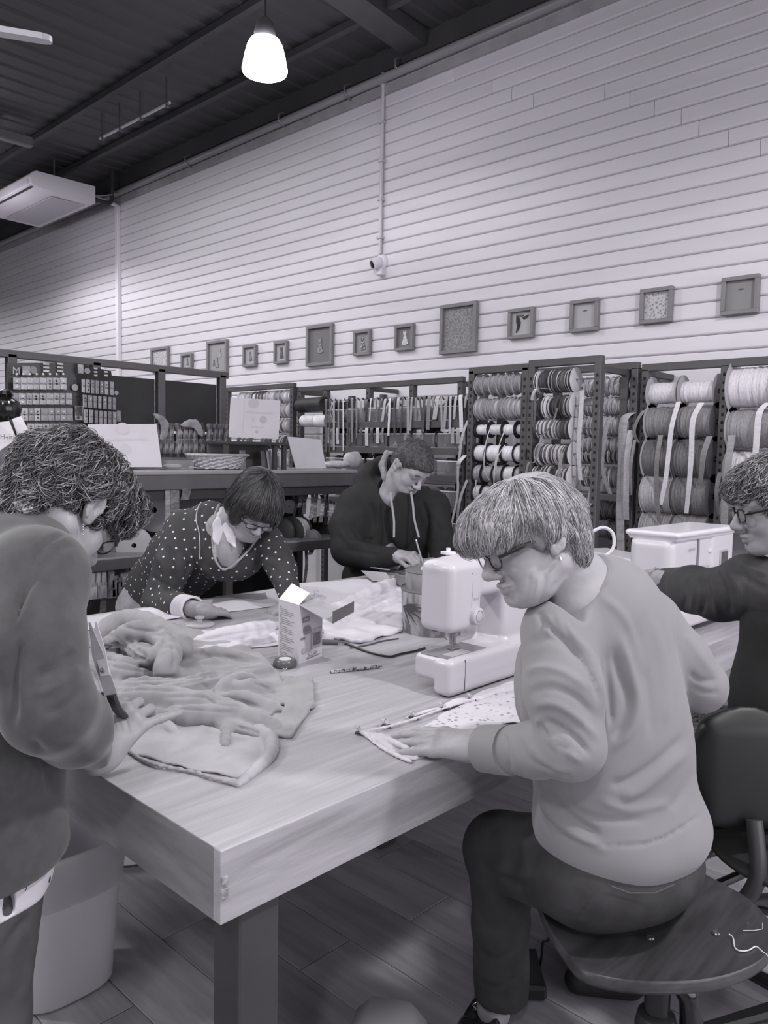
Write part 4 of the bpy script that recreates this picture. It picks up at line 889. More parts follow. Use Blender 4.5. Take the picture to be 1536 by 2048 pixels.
MB().box((TX1-.02, TY0+.02, T-.12), (TX1, TY1-.02, T-.0206)).build('end_edge', M_end_shaded, tb)
M_leg = mat(.26, .23, rough=.35)
for x, y in [(.735, 1.0), (.735, 2.66), (3.1, 1.0), (3.1, 2.66), (1.95, 1.83)]: MB().box((x, y, 0), (x+.082, y+.075, T-.06), .003).build('leg', M_leg, tb)
for y in (1.02, 2.68): MB().box((.82, y, T-.10), (3.1, y+.05, T-.05)).build('rail', M_leg, tb)
q = PY(441, 1755, TY0)
for z_, h_ in ((T-.048, .012), (T-.068, .016)): MB().obox((TX0+.006, TY0-.002, z_), (.006, .003, h_*.5), None, .001).build('chip', mat(.7, .45, rough=.6, scale=(99, 99, 99)), tb)
# --- folded open carton
def obj_frame(p0, p1): a = nrm((p1-p0)*[1, 1, 0]); return a, np.array([-a[1], a[0], 0]), np.array([0, 0, 1.])
c_near = PZ(597, 1328, T); c_left = PZ(557, 1312, T); c_right = PZ(643, 1313, T)
bx = thing('carton', 'open white printed carton standing on the table with its flaps up', 'box', tuple(c_near))
u = c_left-c_near; v = c_right-c_near; H_ = .0
# height from the photo
hh = 1.4+(ray(557, 1197)[2])*((c_left-CAMP)@FW/1.0)-T
hh = float(hh); up_ = np.array([0, 0, hh]); t_ = nrm(np.cross(u, v))
c_far = c_near+u+v
M_carton = mat(.80, .77, rough=.35); M_in = mat(.42, rough=.8)
def quad(m, a, b, c_, d_, th=.0015):
    n = nrm(np.cross(b-a, d_-a))*th; m.add([a, b, c_, d_, a+n, b+n, c_+n, d_+n], [(3, 2, 1, 0), (4, 5, 6, 7), (0, 1, 5, 4), (1, 2, 6, 5), (2, 3, 7, 6), (3, 0, 4, 7)])
m = MB()
for a, b in ((c_near, c_near+u), (c_near+v, c_near), (c_far, c_near+v), (c_near+u, c_far)): quad(m, b, a, a+up_, b+up_)
m.build('walls', M_carton, bx)
nu, nv = nrm(u), nrm(v)
m = MB(); a = c_near+u+up_; b = c_near+up_; fl_ = v*.42+np.array([0, 0, .035])+u*.1; quad(m, a, b, b+v*.45+np.array([0, 0, .028]), a+v*.55+np.array([0, 0, .04])); m.build('flap', mat(.86, rough=.4), bx)
m = MB(); a = c_near+up_; b = c_near+v+up_; o1 = -u*.95+np.array([0, 0, -.045]); quad(m, b+u*.3, a, a+o1+v*.55, b+o1*.55+v*.35); m.build('flap', mat(.70, rough=.5), bx)
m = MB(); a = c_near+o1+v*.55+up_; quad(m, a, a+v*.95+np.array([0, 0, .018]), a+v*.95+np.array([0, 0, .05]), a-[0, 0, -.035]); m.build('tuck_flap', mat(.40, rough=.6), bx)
def on_face(o, e, s_, t0, n): return o+e*s_+np.array([0, 0, t0])+n*.0035
n_l = nrm(np.cross([0, 0, 1], u)); n_l = n_l if n_l@(CAMP-c_near) > 0 else -n_l; n_r = nrm(np.cross([0, 0, 1], v)); n_r = n_r if n_r@(CAMP-c_near) > 0 else -n_r
m = MB()
for k in range(6):
    z_ = hh*(.90-.15*k)
    for j in range(4):
        a = on_face(c_near, u, .88, z_-.006-j*.0055, n_l); b = on_face(c_near, u, .88-(.35 if j == 0 else .55+.07*((k+j) % 3)), z_-.006-j*.0055, n_l); m.add([a, b, b+[0, 0, -.0012], a+[0, 0, -.0012]], [(0, 1, 2, 3)])
    a = on_face(c_near, u, .9, z_, n_l); b = on_face(c_near, u, .86, z_, n_l); m.add([a, b, b+[0, 0, -.004], a+[0, 0, -.004]], [(0, 1, 2, 3)])
x = m.build('printed_text', mat(.5, rough=.5), bx); x['kind'] = 'stuff'
def pr(kind, s0, z0, s1, z1, vv):
    m = MB()
    if kind == 'q': m.add([on_face(c_near, v, s0, z0*hh, n_r), on_face(c_near, v, s1, z0*hh+.008*(s1-s0), n_r), on_face(c_near, v, s1, z1*hh+.008*(s1-s0), n_r), on_face(c_near, v, s0, z1*hh, n_r)], [(0, 1, 2, 3)])
    else: m.add([on_face(c_near, v, s0+s1*math.cos(2*PI*k/20), (z0+z1*math.sin(2*PI*k/20))*hh, n_r) for k in range(20)], [tuple(range(20))])
    m.build('print', mat(vv, vv+.1, rough=.5, scale=(90, 90, 90)), bx)
for a in [('q', .12, .77, .42, .69, .45), ('q', .18, .75, .36, .715, .72), ('d', .32, .55, .17, .075, .48), ('q', .5, .52, .95, .2, .66), ('q', .56, .46, .9, .24, .6), ('d', .14, .42, .1, .02, .42), ('d', .2, .2, .1, .05, .62), ('d', .5, .14, .12, .05, .66), ('q', .3, .05, .9, .04, .35), ('q', .3, .075, .7, .068, .5), ('d', .7, .12, .07, .03, .55)]: pr(*a)
# --- round tape measure
q = PZ(570, 1333, T); tm = thing('tape_measure', 'round dark retractable tape measure in front of the carton', 'tape measure', tuple(q))
MB().lathe(q, [(.0, 0), (.030, 0), (.034, .004), (.034, .016), (.029, .022), (0, .022)], n=28).build('case', mat(.34, rough=.3), tm, smooth=True)
MB().lathe(q, [(.0, .0235), (.017, .0235), (.018, .0215)], n=24).build('label_disc', mat(.8, rough=.4), tm, smooth=True)
cdir = nrm((CAMP-q)*[1, 1, 0]); sdir = np.cross([0, 0, 1], cdir)
MB().tube([q+cdir*.036+sdir*.006*math.cos(t)+np.array([0, 0, .008-.006*math.sin(t)]) for t in np.linspace(0, PI, 8)], .0012, 5).build('tab', mat(.85, rough=.2, metal=.5), tm)
# --- patterned pen
a = PZ(660, 1344, T+.005); b = PZ(760, 1333, T+.005); pn = thing('pen', 'slim patterned pen lying alone on the bare table', 'pen', tuple((a+b)/2))
MB().tube([a, a+(b-a)*.03, a+(b-a)*.96, b], [.0025, .005, .005, .003], 8).build('barrel', mat(.74, .32, rough=.3, scale=(160, 160, 160), lo=.45, hi=.55), pn, smooth=True)
MB().tube([b, b+(b-a)*.05], [.002, .0006], 6).build('tip', mat(.3, rough=.3), pn)
# --- black power cable
cb = [(640, 1250), (665, 1275), (700, 1290), (740, 1305), (778, 1313), (800, 1308), (830, 1302), (850, 1296)]
MB().tube(smooth_path([PZ(x, y, T+.004) for x, y in cb]), .0035, 7).build('power_cable', mat(.15, rough=.4), smooth=True, loc=tuple(PZ(740, 1305, T)))
tag(bpy.data.objects['power_cable'], 'black cable curving over the table to the near sewing machine', 'cable')
o = MB().tube(smooth_path([PZ(x, y, T+.003) for x, y in [(700, 1296), (735, 1290), (765, 1282), (797, 1277)]]), .0025, 6).build('thin_cable', mat(.3, rough=.4), smooth=True, loc=tuple(PZ(740, 1290, T))); tag(o, 'thin grey cable lying above the black cable', 'cable')
# --- seam ripper / marking tool half behind the carton
a = PZ(636, 1284, T+.008); b = PZ(676, 1285, T+.008); tl = thing('fabric_marker', 'dark handled tool with a steel tip right of the carton', 'tool', tuple(a))
MB().tube([a, b], [.010, .008], 10).build('handle', mat(.4, rough=.35), tl, smooth=True); MB().tube([b, b+(b-a)*.18, b+(b-a)*.6], [.006, .004, .001], 8).build('steel_tip', mat(.8, rough=.15, metal=.8), tl, smooth=True)
# --- glass pattern weights
def weight(px, py, label, s=1):
    q = PZ(px, py, T+.004); o = thing('pattern_weight', label, 'weight', tuple(q)); g = mat(.88, .8, rough=.08, alpha=.45)
    MB().lathe(q, [(0, 0), (.046*s, 0), (.048*s, .004), (.044*s, .008), (.012*s, .010), (0, .010)], n=28).build('disc', g, o, smooth=True)
    MB().lathe(q, [(.010*s, .010), (.009*s, .02), (.016*s, .024), (.016*s, .03), (0, .031)], n=20).build('knob', g, o, smooth=True)
weight(632, 1196, 'clear round pattern weight with a knob right of the carton flap', .9); weight(399, 1250, 'clear round pattern weight with a knob by the leaning woman\'s hand', 1.1)
# --- pattern paper sheets on the table
def sheet(name, label, cat, pts, v=.86, amp=.006, h0=.002, v2=None, n=14, mat_=None, fz=None, thick=.0016, rough=.6, group=None, col_=None):
    """a real sheet: bilinear quad patch pts (4 world corners), with fz giving its height"""
    a, b, c_, d_ = pts; V_ = []; nx = n*2; ny = n
    for s_ in (0, 1):
        for j in range(ny+1):
            for i in range(nx+1):
                U_, W_ = i/nx, j/ny; p = (a*(1-U_)+b*U_)*(1-W_)+(d_*(1-U_)+c_*U_)*W_; z = h0+(fz(U_, W_) if fz else amp*(math.sin(U_*9+W_*4)*math.sin(W_*7-U_*3)+1)*.5)
                V_.append(p+[0, 0, z-s_*min(thick, h0*.9)])
    K = (nx+1)*(ny+1); Fc = []
    for j in range(ny):
        for i in range(nx):
            q0 = j*(nx+1)+i; Fc += [(q0, q0+1, q0+nx+2, q0+nx+1), (K+q0+nx+1, K+q0+nx+2, K+q0+1, K+q0)]
    bd = [i for i in range(nx+1)]+[j*(nx+1)+nx for j in range(1, ny+1)]+[ny*(nx+1)+i for i in range(nx-1, -1, -1)]+[j*(nx+1) for j in range(ny-1, 0, -1)]
    Fc += [(bd[i], K+bd[i], K+bd[(i+1) % len(bd)], bd[(i+1) % len(bd)]) for i in range(len(bd))]
    ctr = sum(pts)/4; o = MB().add(V_, Fc).build(name, mat_ or mat(v, v2 if v2 else v-.03, rough=rough, scale=(5, 5, 5)), smooth=60, loc=tuple(ctr)); return tag(o, label, cat, group)
Z4 = lambda *p: [PZ(x, y, T) for x, y in p]
sheet('pattern_paper', 'long white pattern sheet under the leaning woman\'s hands along the far edge', 'paper', Z4((175, 1262), (560, 1212), (610, 1172), (168, 1236)), .86)
sheet('pattern_paper', 'white pattern sheet spread right of the carton towards the far edge', 'paper', Z4((640, 1245), (800, 1215), (735, 1160), (592, 1168)), .85)
sheet('pattern_paper', 'grey envelope standing slightly open near the man', 'envelope', [PZ(722, 1142, T+.03), PZ(772, 1146, T+.035), PZ(783, 1163, T+.004), PZ(745, 1163, T+.004)], .66, 0, .003)
sheet('pattern_paper', 'wide grey stripe of shaded tissue between the woman\'s forearm and the far sheet', 'paper', Z4((420, 1215), (535, 1200), (530, 1183), (430, 1196)), .6, .001, .006)
o = MB().obox(PZ(760, 1137, T+.03), (.06, .008, .0015), obj_frame(PZ(739, 1133, T), PZ(785, 1140, T))).build('wooden_ruler', mat(.72, .66, rough=.5), loc=tuple(PZ(760, 1137, T))); tag(o, 'short pale ruler in front of the man\'s cuff', 'ruler')
o = MB().tube([PZ(640, 1167, T+.003), PZ(700, 1171, T+.003)], .0015, 5).build('wire_needle', mat(.8, rough=.2), loc=tuple(PZ(660, 1168, T))); tag(o, 'thin pale knitting needle on the bare wood near the far edge', 'needle')
sheet('cutting_mat', 'clear plastic ruler sheet lying under the carton', 'ruler', Z4((500, 1325), (560, 1345), (665, 1320), (600, 1300)), .7, .0, .0015, mat_=mat(.7, .66, rough=.15, alpha=.35))
# ================================================================= people
def Dv(r, u, a): return nrm(RT*r-DN*u+FW*a)          # right, up, away as seen from the photograph
UPZ = np.array([0, 0, 1.])
def person(label, loc, group=None): return thing('person', label, 'person', tuple(loc), group)
def skin_body(par, core, fine, m=None, strokes=None, h=.0032, hc=.014):
    """one continuous skin mesh: coarse under the clothes, fine where skin shows"""
    parts = []
    V, Q = core.surf(hc); parts.append((relax(V, Q, 2), Q))
    for S, hh, st in fine:
        V, Q = S.surf(hh); V = relax(V, Q, 1, .4)
        if st: V = sculpt(V, Q, st)
        parts.append((V, Q))
    V, Q = join_vq(parts); o = link('body', mesh_np('body', V, Q, m or M_skin, wloc(par)), par); return o
def legs(S, hips, r=.07, k=.03):
    for a, b, c_ in hips: S.cap(a, b, r*1.15, r*.85, k); S.cap(b, c_, r*.85, r*.55, k)
def tubem(name, pts, r, m, par, n=8, **kw): return MB().tube(pts, r, n, **kw).build(name, m, par, smooth=True)
M_denim = mat(.23, .16, rough=.75, scale=(14, 14, 14), bump=.25, bscale=900, dist=.0004)
# ------------------------------------------------------------ A: seated woman with grey bob
pa = person('seated woman with a grey bob and glasses in a plain grey sweatshirt, back to us', P(1240, 1740, 1.54))
HA = Head(P(1066, 1079, 1.44), Dv(-.90, -.36, -.27), Dv(-.36, .90, -.05), k=.95)
sh = Sdf(); HA.skin(sh, nose=1.02, lip=.85, jowl=.8)
neckA = [HA.p(-.03, 0, -.045), P(1158, 1160, 1.47), P(1190, 1215, 1.5)]
sh.chain(neckA, [.054, .050, .07], .03); sh.cap(P(1150, 1215, 1.46), P(1240, 1200, 1.54), .05, .05, .04)
wrA = PZ(968, 1495, .82); S_h = Sdf()
dA = nrm(PZ(766, 1470, .792)-wrA); endA = hand(S_h, wrA+dA*.01, dA, UPZ+Dv(0, 0, -1)*.25, np.cross(UPZ, dA)*-1, L=.215, curl=((5, 5, 3), (4, 4, 3), (4, 4, 3), (5, 6, 3)), spread=(4, 1, -2, -7), thumb=((.75, .5, -.35), (.9, .1, -.2)), wr=.028, rf=1.08)
S_h.chain([wrA-dA*.11, wrA-dA*.02], [.038, .029], .02, fl=(UPZ, .85))
core = Sdf(); legA = [(P(1170, 1745, 1.52), P(1003, 1700, 1.76), P(1002, 1985, 1.87)), (P(1300, 1740, 1.64), np.array([1.93, 1.0, .50]), np.array([1.93, .90, .1]))]
fA = Dv(-.5, 0, .85); fA[2] = 0; fA = nrm(fA); wA = np.cross(UPZ, fA)*-1; AX = np.stack([wA, fA, UPZ])
core.ell(P(1200, 1330, 1.53), (.14, .095, .18), AX, .04).ell(P(1235, 1640, 1.56), (.15, .12, .2), AX, .06).cap(P(1130, 1255, 1.46), P(1290, 1242, 1.6), .043, k=.04)
core.chain([P(1110, 1270, 1.41), P(1145, 1495, 1.35), wrA], [.045, .038, .03], .02); core.chain([P(1303, 1252, 1.62), P(1398, 1370, 1.62), P(1280, 1320, 1.95)], [.045, .038, .028], .02); legs(core, legA, .065)
ft = Sdf(); 
for i, (px_, py_) in enumerate(((985, 2040), (1085, 2005))):
    g = PZ(px_, py_, .04) if i == 0 else np.array([1.95, .93, .04]); d_ = nrm([.9, .25, 0] if i == 0 else [.1, 1, 0]); core.chain([g+[0, 0, .12], g+[0, 0, .02], g+d_*.12-[0, 0, .01]], [.034, .035, .03], .03)
face_st = [([(1012, 1152), (1026, 1164), (1030, 1180)], 4, -.0022), ([(996, 1150), (1010, 1160), (1020, 1175)], 5, .0015), ([(1060, 1150), (1055, 1185), (1050, 1215)], 5, -.0025), ([(1078, 1150), (1072, 1190), (1066, 1225)], 5, .002), ([(1092, 1145), (1086, 1185), (1078, 1215)], 5, -.002), ([(1115, 1160), (1098, 1195), (1085, 1215)], 6, -.002), ([(1135, 1150), (1115, 1175), (1100, 1195)], 4, .0015), ([(1008, 1128), (1022, 1135), (1038, 1136)], 4, -.0012)]
hand_st = [([(800, 1473), (850, 1462), (905, 1462)], 5, .0008), ([(840, 1492), (880, 1488), (920, 1480)], 5, -.001), ([(980, 1480), (978, 1500), (980, 1525)], 4, -.001), ([(965, 1478), (960, 1500), (962, 1520)], 4, -.0008)]
bA = skin_body(pa, core, [(sh, .0029, face_st), (S_h, .0026, hand_st)])
# sweatshirt
def shirtA():
    S = Sdf()
    S.ell(P(1195, 1335, 1.54), (.168, .125, .22), AX, .05).ell(P(1150, 1360, 1.62), (.11, .11, .12), AX, .06)
    S.ell(P(1228, 1520, 1.56), (.168, .14, .2), AX, .08).ell(P(1245, 1650, 1.565), (.183, .155, .105), AX, .06)
    S.cap(P(1125, 1250, 1.45), P(1292, 1238, 1.6), .062, .056, .05); S.cap(P(1185, 1205, 1.49), P(1235, 1200, 1.53), .062, .062, .04)
    S.cap(P(1090, 1400, 1.66), P(1110, 1330, 1.62), .06, .06, .05)
    S.chain([P(1116, 1265, 1.42), P(1127, 1380, 1.375), P(1143, 1492, 1.35)], [.066, .067, .056], .02)
    S.chain([P(1143, 1492, 1.35), P(1070, 1500, 1.42), P(985, 1497, 1.49)], [.056, .047, .043], .018)
    S.chain([P(1303, 1252, 1.61), P(1360, 1318, 1.60), P(1398, 1370, 1.61)], [.062, .055, .051], .02)
    S.chain([P(1398, 1370, 1.61), P(1362, 1362, 1.75), P(1290, 1330, 1.93)], [.052, .046, .04], .018)
    S.plane(P(962, 1497, 1.51), -dA*-1, .006)
    S.plane(P(1270, 1800, 1.56)+[0, 0, .06], (0, 0, -1), .01)
    nd = nrm(neckA[2]-neckA[0]); nc = neckA[1]+nd*.004; s_, u_, _ = frame(nd); S.chain([nc-nd*.01, neckA[2]], [.059, .075], .04); S.box(nc-nd*.06, (.085, .085, .06), np.stack([s_, u_, nd]), .004, .006, 's'); return S
M_shA = mat(.53, .51, rough=.8, scale=(6, 6, 6), bump=.1, bscale=1200, dist=.0003, sheen=.15)
stA = [([(1075, 1225), (1100, 1255), (1140, 1290), (1180, 1340), (1198, 1400)], 5, -.009), ([(1108, 1225), (1140, 1265), (1185, 1320), (1208, 1400), (1212, 1470)], 7, .006), ([(1085, 1225), (1083, 1250), (1080, 1275)], 4, -.004), ([(1100, 1228), (1098, 1255), (1096, 1280)], 4, .004), ([(1120, 1235), (1135, 1265), (1145, 1290)], 4, -.004),
    ([(1060, 1290), (1090, 1275), (1130, 1290), (1160, 1320)], 9, -.004), ([(1050, 1345), (1085, 1335), (1130, 1345), (1180, 1380)], 8, .004), ([(1055, 1390), (1100, 1375), (1150, 1395), (1195, 1440)], 9, -.005),
    ([(1068, 1412), (1110, 1408), (1160, 1440), (1195, 1480)], 8, .006), ([(1075, 1440), (1110, 1450), (1150, 1475), (1180, 1510)], 6, -.008), ([(1072, 1448), (1082, 1440), (1096, 1452), (1100, 1475), (1115, 1500)], 6, .007), ([(1085, 1452), (1105, 1480), (1140, 1505)], 5, -.006), ([(1100, 1470), (1130, 1500), (1165, 1525)], 6, .005), ([(1010, 1470), (1016, 1500), (1020, 1545)], 4, -.004), ([(1022, 1470), (1028, 1500), (1040, 1540)], 5, .003), ([(1040, 1475), (1060, 1520), (1110, 1540)], 6, -.003), ([(1060, 1490), (1095, 1530), (1150, 1545)], 6, .003),
    ([(1225, 1290), (1235, 1340), (1255, 1400), (1245, 1450), (1225, 1480)], 9, -.008), ([(1240, 1270), (1258, 1330), (1275, 1400), (1262, 1460), (1225, 1500)], 8, .006), ([(1215, 1300), (1218, 1380), (1222, 1450)], 7, -.006), ([(1265, 1240), (1285, 1320), (1300, 1400), (1305, 1480)], 10, -.004), ([(1200, 1190), (1245, 1230), (1275, 1290), (1290, 1350)], 9, .004), ([(1300, 1230), (1320, 1300), (1330, 1380), (1332, 1450)], 10, .004), ([(1345, 1250), (1352, 1300), (1356, 1340)], 4, -.003),
    ([(1375, 1500), (1330, 1540), (1280, 1580), (1240, 1595)], 11, .006), ([(1370, 1470), (1320, 1520), (1260, 1560), (1220, 1570)], 9, -.006), ([(1390, 1540), (1370, 1580), (1340, 1620)], 10, -.004), ([(1085, 1560), (1110, 1600), (1150, 1640), (1200, 1670)], 8, -.008), ([(1080, 1585), (1100, 1625), (1150, 1670), (1215, 1700)], 8, .007), ([(1120, 1590), (1160, 1625), (1210, 1640), (1290, 1640)], 7, -.005), ([(1200, 1600), (1260, 1620), (1340, 1605)], 9, .004), ([(1225, 1690), (1280, 1690), (1340, 1670), (1400, 1630)], 3, -.005), ([(1085, 1625), (1120, 1665), (1170, 1690), (1225, 1692)], 3, -.004), ([(1135, 1500), (1137, 1560), (1140, 1600)], 3, -.002),
    ([(1100, 1180), (1150, 1172), (1200, 1165), (1225, 1155)], 4, .004), ([(1370, 1265), (1400, 1310), (1430, 1350)], 9, .003), ([(1380, 1345), (1400, 1362), (1435, 1360)], 5, -.004), ([(1385, 1375), (1410, 1385), (1440, 1385)], 4, -.003)]
solid('sweatshirt', shirtA(), .0052, M_shA, pa, stA, 1, (.0015, 22, 4))
ax_c = frame(dA)
MB().tube([P(1020, 1500, 1.455), P(1000, 1499, 1.475), P(967, 1497, 1.505)], [.0455, .0455, .044], 28, cap=True).build('cuff', M_shA, pa, smooth=60)
# neckline rib
nd = nrm(neckA[2]-neckA[0]); nc = neckA[1]+nd*.006; s_, u_, _ = frame(nd)
tubem('neck_rib', [nc+(s_*math.cos(t)+u_*math.sin(t))*.058 for t in np.linspace(0, 2*PI, 30)], .005, M_shA, pa, cap=False)
# jeans
S = Sdf(); S.ell(P(1240, 1722, 1.57), (.172, .15, .098), AX, .04)
for (a, b, c_), s_ in zip(legA, (1, .95)): S.cap(a, b, .098*s_, .083*s_, .05); S.cap(b, (b+c_)/2, .080*s_, .064*s_, .02); S.cap((b+c_)/2, c_, .064*s_, .062*s_, .02)
S.plane(P(1002, 1995, 1.87)-[0, 0, .0], (0, 0, -1), .004)
solid('jeans', S, .0065, M_denim, pa, [([(1180, 1780), (1165, 1810), (1145, 1830)], 3, .003), ([(1185, 1780), (1170, 1812), (1150, 1834)], 2, -.003), ([(1220, 1765), (1260, 1775), (1330, 1768), (1365, 1745)], 2.5, -.002), ([(1000, 1750), (1040, 1770), (1070, 1760)], 8, -.008), ([(975, 1720), (1010, 1745), (1050, 1745)], 8, .005), ([(960, 1900), (985, 1920), (1030, 1900)], 6, -.003), ([(958, 1960), (990, 1975), (1035, 1955)], 5, -.003)], 1, (.002, 18, 9))
tubem('pocket_stitching', [P(x, y, 1.405) for x, y in [(1222, 1772), (1260, 1786), (1310, 1786), (1350, 1768)]], .001, mat(.34, rough=.7), pa, 5)
# shoes: glossy black clogs
for i in (0, 1):
    g = PZ(965, 2052, .04) if i == 0 else np.array([1.95, .93, .04]); d_ = nrm([.9, .25, 0] if i == 0 else [.1, 1, 0]); sd_ = np.cross(UPZ, d_); S = Sdf()
    S.chain([g-d_*.055+[0, 0, .02], g+d_*.08+[0, 0, .01], g+d_*.15-[0, 0, .005]], [.042, .044, .036], .02); S.plane(g-[0, 0, .038], (0, 0, -1), .004); S.cap(g-d_*.02+[0, 0, .05], g-d_*.01+[0, 0, .13], .036, .045, .012, 's')
    solid('shoe', S, .005, mat(.09, rough=.12), pa)
# hair A
def fA_flow(p): return np.tile(nrm(HA.v(.25, .0, -1)), (len(p), 1))
S = Sdf(); e = lambda H, c, r, k=.02, op='u': S.ell(H.p(*c), np.array(r)*H.k, H.ax, k, op)
e(HA, (-.012, 0, .040), (.098, .088, .082)); e(HA, (.035, 0, .052), (.098, .082, .060), .03); e(HA, (.09, .0, .040), (.050, .07, .045), .03)
e(HA, (-.045, 0, -.0), (.058, .080, .07), .03); e(HA, (-.058, 0, -.045), (.033, .062, .048), .03); e(HA, (.0, .052, .028), (.05, .036, .04), .02); e(HA, (.0, -.052, .028), (.05, .036, .04), .02)
e(HA, (.098, 0, -.03), (.08, .072, .05), .012, 's'); e(HA, (.04, 0, -.06), (.065, .1, .055), .015, 's')
M_hA = mat(.56, .42, rough=.5, scale=(60, 60, 60), bump=.4, bscale=300); hv = solid('hair', S, .0045, M_hA, pa, [([(1000, 965), (960, 1000), (940, 1060)], 6, .004), ([(1040, 960), (1010, 1000), (1000, 1050)], 6, -.004), ([(1080, 965), (1070, 1010), (1095, 1060)], 6, .004), ([(1110, 980), (1120, 1020), (1150, 1060)], 5, -.004)], 1, (.003, 70, 2))
V, Q = hv[1]
def hair_on(par, V, Q, n, dfn, length, rad, m, keep=None, name='hair_strands', **kw):
    kw.setdefault('bvh', bvh_of(V, Q)); p, N = sample(V, Q, n, kw.get('seed', 3), keep); d = dfn(p, N); d = d-N*(d*N).sum(1)[:, None]*kw.pop('tan', .8); d /= np.linalg.norm(d, axis=1, keepdims=True)+1e-9
    v, q = strands(p, d, N, length, rad, **kw); o = link(name, mesh_np(name, v, q, m, wloc(par)), par); o['kind'] = 'stuff'; return o
def dA_(p, N):
    L_ = (p-HA.c)@HA.ax.T; cr = np.array([-.02, 0, .13]); d = L_-cr; d[:, 2] -= .05; d[:, 0] += np.where(L_[:, 0] > .03, .06, -.02)*1; front = L_[:, 0] > .055
    d = np.where(front[:, None], np.array([.25, 0, -1.]), d/np.linalg.norm(d, axis=1, keepdims=True)+np.array([.15, 0, -.35])); return d@HA.ax
def keepA(c_, n_):
    L_ = (c_-HA.c)@HA.ax.T; return ((L_[:, 2] > np.where(L_[:, 0] > .02, .062, np.where(L_[:, 0] > -.04, .022, -.035))) & ((n_@HA.z) > -.35)).astype(float)
for v_, sd, nn in ((.74, 11, 1500), (.60, 12, 1900), (.42, 13, 1500)): hair_on(pa, V, Q, nn, dA_, .065, .0007, mat(v_, rough=.45), keepA, seed=sd, curl=.0015, curl_n=.6, spread=.10, seg=7, tan=1.0, off=.002)
hair_on(pa, V, Q, 420, dA_, .05, .0006, mat(.70, rough=.45), lambda c_, n_: (((c_-HA.c)@HA.x > .03) & ((c_-HA.c)@HA.z > .045)).astype(float), seed=17, curl=.002, spread=.22, seg=6, tan=.9)
hair_on(pa, V, Q, 650, dA_, .045, .0007, mat(.62, rough=.45), lambda c_, n_: (((c_-HA.c)@HA.x < -.03) & ((c_-HA.c)@HA.z > -.075)).astype(float), seed=18, curl=.004, curl_n=.8, spread=.3, seg=6, tan=.8)
glasses(pa, HA, v=.16, h_=.017, thick=.0015)
tubem('earring', [HA.p(.0, -.08 if (HA.p(0, -.1, 0)-CAMP)@FW < (HA.p(0, .1, 0)-CAMP)@FW else .08, -.036-.003*i) for i in range(3)], .0032, mat(.8, rough=.15, metal=.6), pa, 8)
# ring
kn = endA[2][2]; MB().tube([kn+dA*.012+(np.cross(UPZ, dA)*math.cos(t)+UPZ*math.sin(t))*.0108 for t in np.linspace(0, 2*PI, 16)], .0014, 6, cap=False).build('ring', mat(.85, rough=.1, metal=.9), pa, smooth=True)
# ------------------------------------------------------------ B: large woman at the left
pb = person('standing woman at the left edge with curly dark hair, bent over holding scissors', P(30, 1500, 1.3))
hB = Dv(.5, 0, .86); hB[2] = 0; hB = nrm(hB); be = math.radians(49)
HB = Head(P(132, 1014, 1.44), hB*math.cos(be)-UPZ*math.sin(be), hB*math.sin(be)+UPZ*math.cos(be), k=1.0)
sh = Sdf(); HB.skin(sh, nose=1.05); nB = [HB.p(-.035, 0, -.03), P(80, 1035, 1.44), P(10, 1090, 1.42)]; sh.chain(nB, [.056, .056, .07], .03)
wrB = P(204, 1508, 1.38); dB = nrm(P(262, 1428, 1.43)-wrB); S_h = Sdf()
tB = np.cross(dB, UPZ); nBk = nrm(Dv(.25, .6, -.75))
endB = hand(S_h, wrB, dB, nBk, Dv(-.9, .2, 0), L=.185, curl=((55, 55, 30), (50, 60, 35), (38, 50, 25), (8, 10, 8)), spread=(4, -4, -12, -34), thumb=((.75, .35, -.35), (.8, -.2, -.3)), wr=.027, rf=1.05)
S_h.chain([P(140, 1455, 1.25), wrB], [.034, .028], .02)
core = Sdf(); fB = hB; wB = np.cross(UPZ, fB); BX = np.stack([wB, fB, UPZ])
core.chain([P(-80, 1700, 1.3), P(-85, 1450, 1.28), P(-60, 1220, 1.35)], [.11, .12, .11], .05); core.chain([P(74, 1160, 1.23), P(95, 1420, 1.17), wrB], [.05, .042, .028], .02); core.chain([nB[1], nB[2], P(-60, 1150, 1.5), P(0, 1420, 1.6), PZ(190, 1470, .83)], [.04, .05, .05, .04, .028], .02)
for q in (-1, 1): g = P(-110, 2300, 1.36)*[1, 1, 0]+wB*q*.09; core.chain([P(-85, 1780, 1.33)+wB*q*.05, g+[0, 0, .45], g+[0, 0, .08], g+fB*.12+[0, 0, .03]], [.07, .055, .045, .035], .01)
facB = [([(180, 1040), (188, 1060), (186, 1085)], 4, -.0015), ([(150, 1075), (165, 1100), (170, 1125)], 6, .002)]
skin_body(pb, core, [(sh, .0029, facB), (S_h, .0024, [([(222, 1430), (232, 1445), (240, 1470)], 3, .001), ([(235, 1425), (245, 1445), (250, 1470)], 3, .001), ([(250, 1430), (255, 1450), (258, 1470)], 3, -.001)])], M_skin2)
S = Sdf(); S.chain([P(-82, 1780, 1.31), P(-85, 1500, 1.30), P(-80, 1300, 1.33), P(-50, 1200, 1.38)], [.176, .158, .155, .13], .05); S.cap(P(-60, 1070, 1.42), P(42, 1106, 1.36), .10, .085, .05); S.cap(P(-20, 1130, 1.42), P(72, 1158, 1.25), .085, .078, .05)
S.chain([P(72, 1155, 1.23), P(68, 1290, 1.17), P(96, 1415, 1.15)], [.077, .070, .066], .03); S.chain([P(100, 1415, 1.15), P(150, 1455, 1.25), P(188, 1485, 1.34)], [.066, .058, .044], .02)
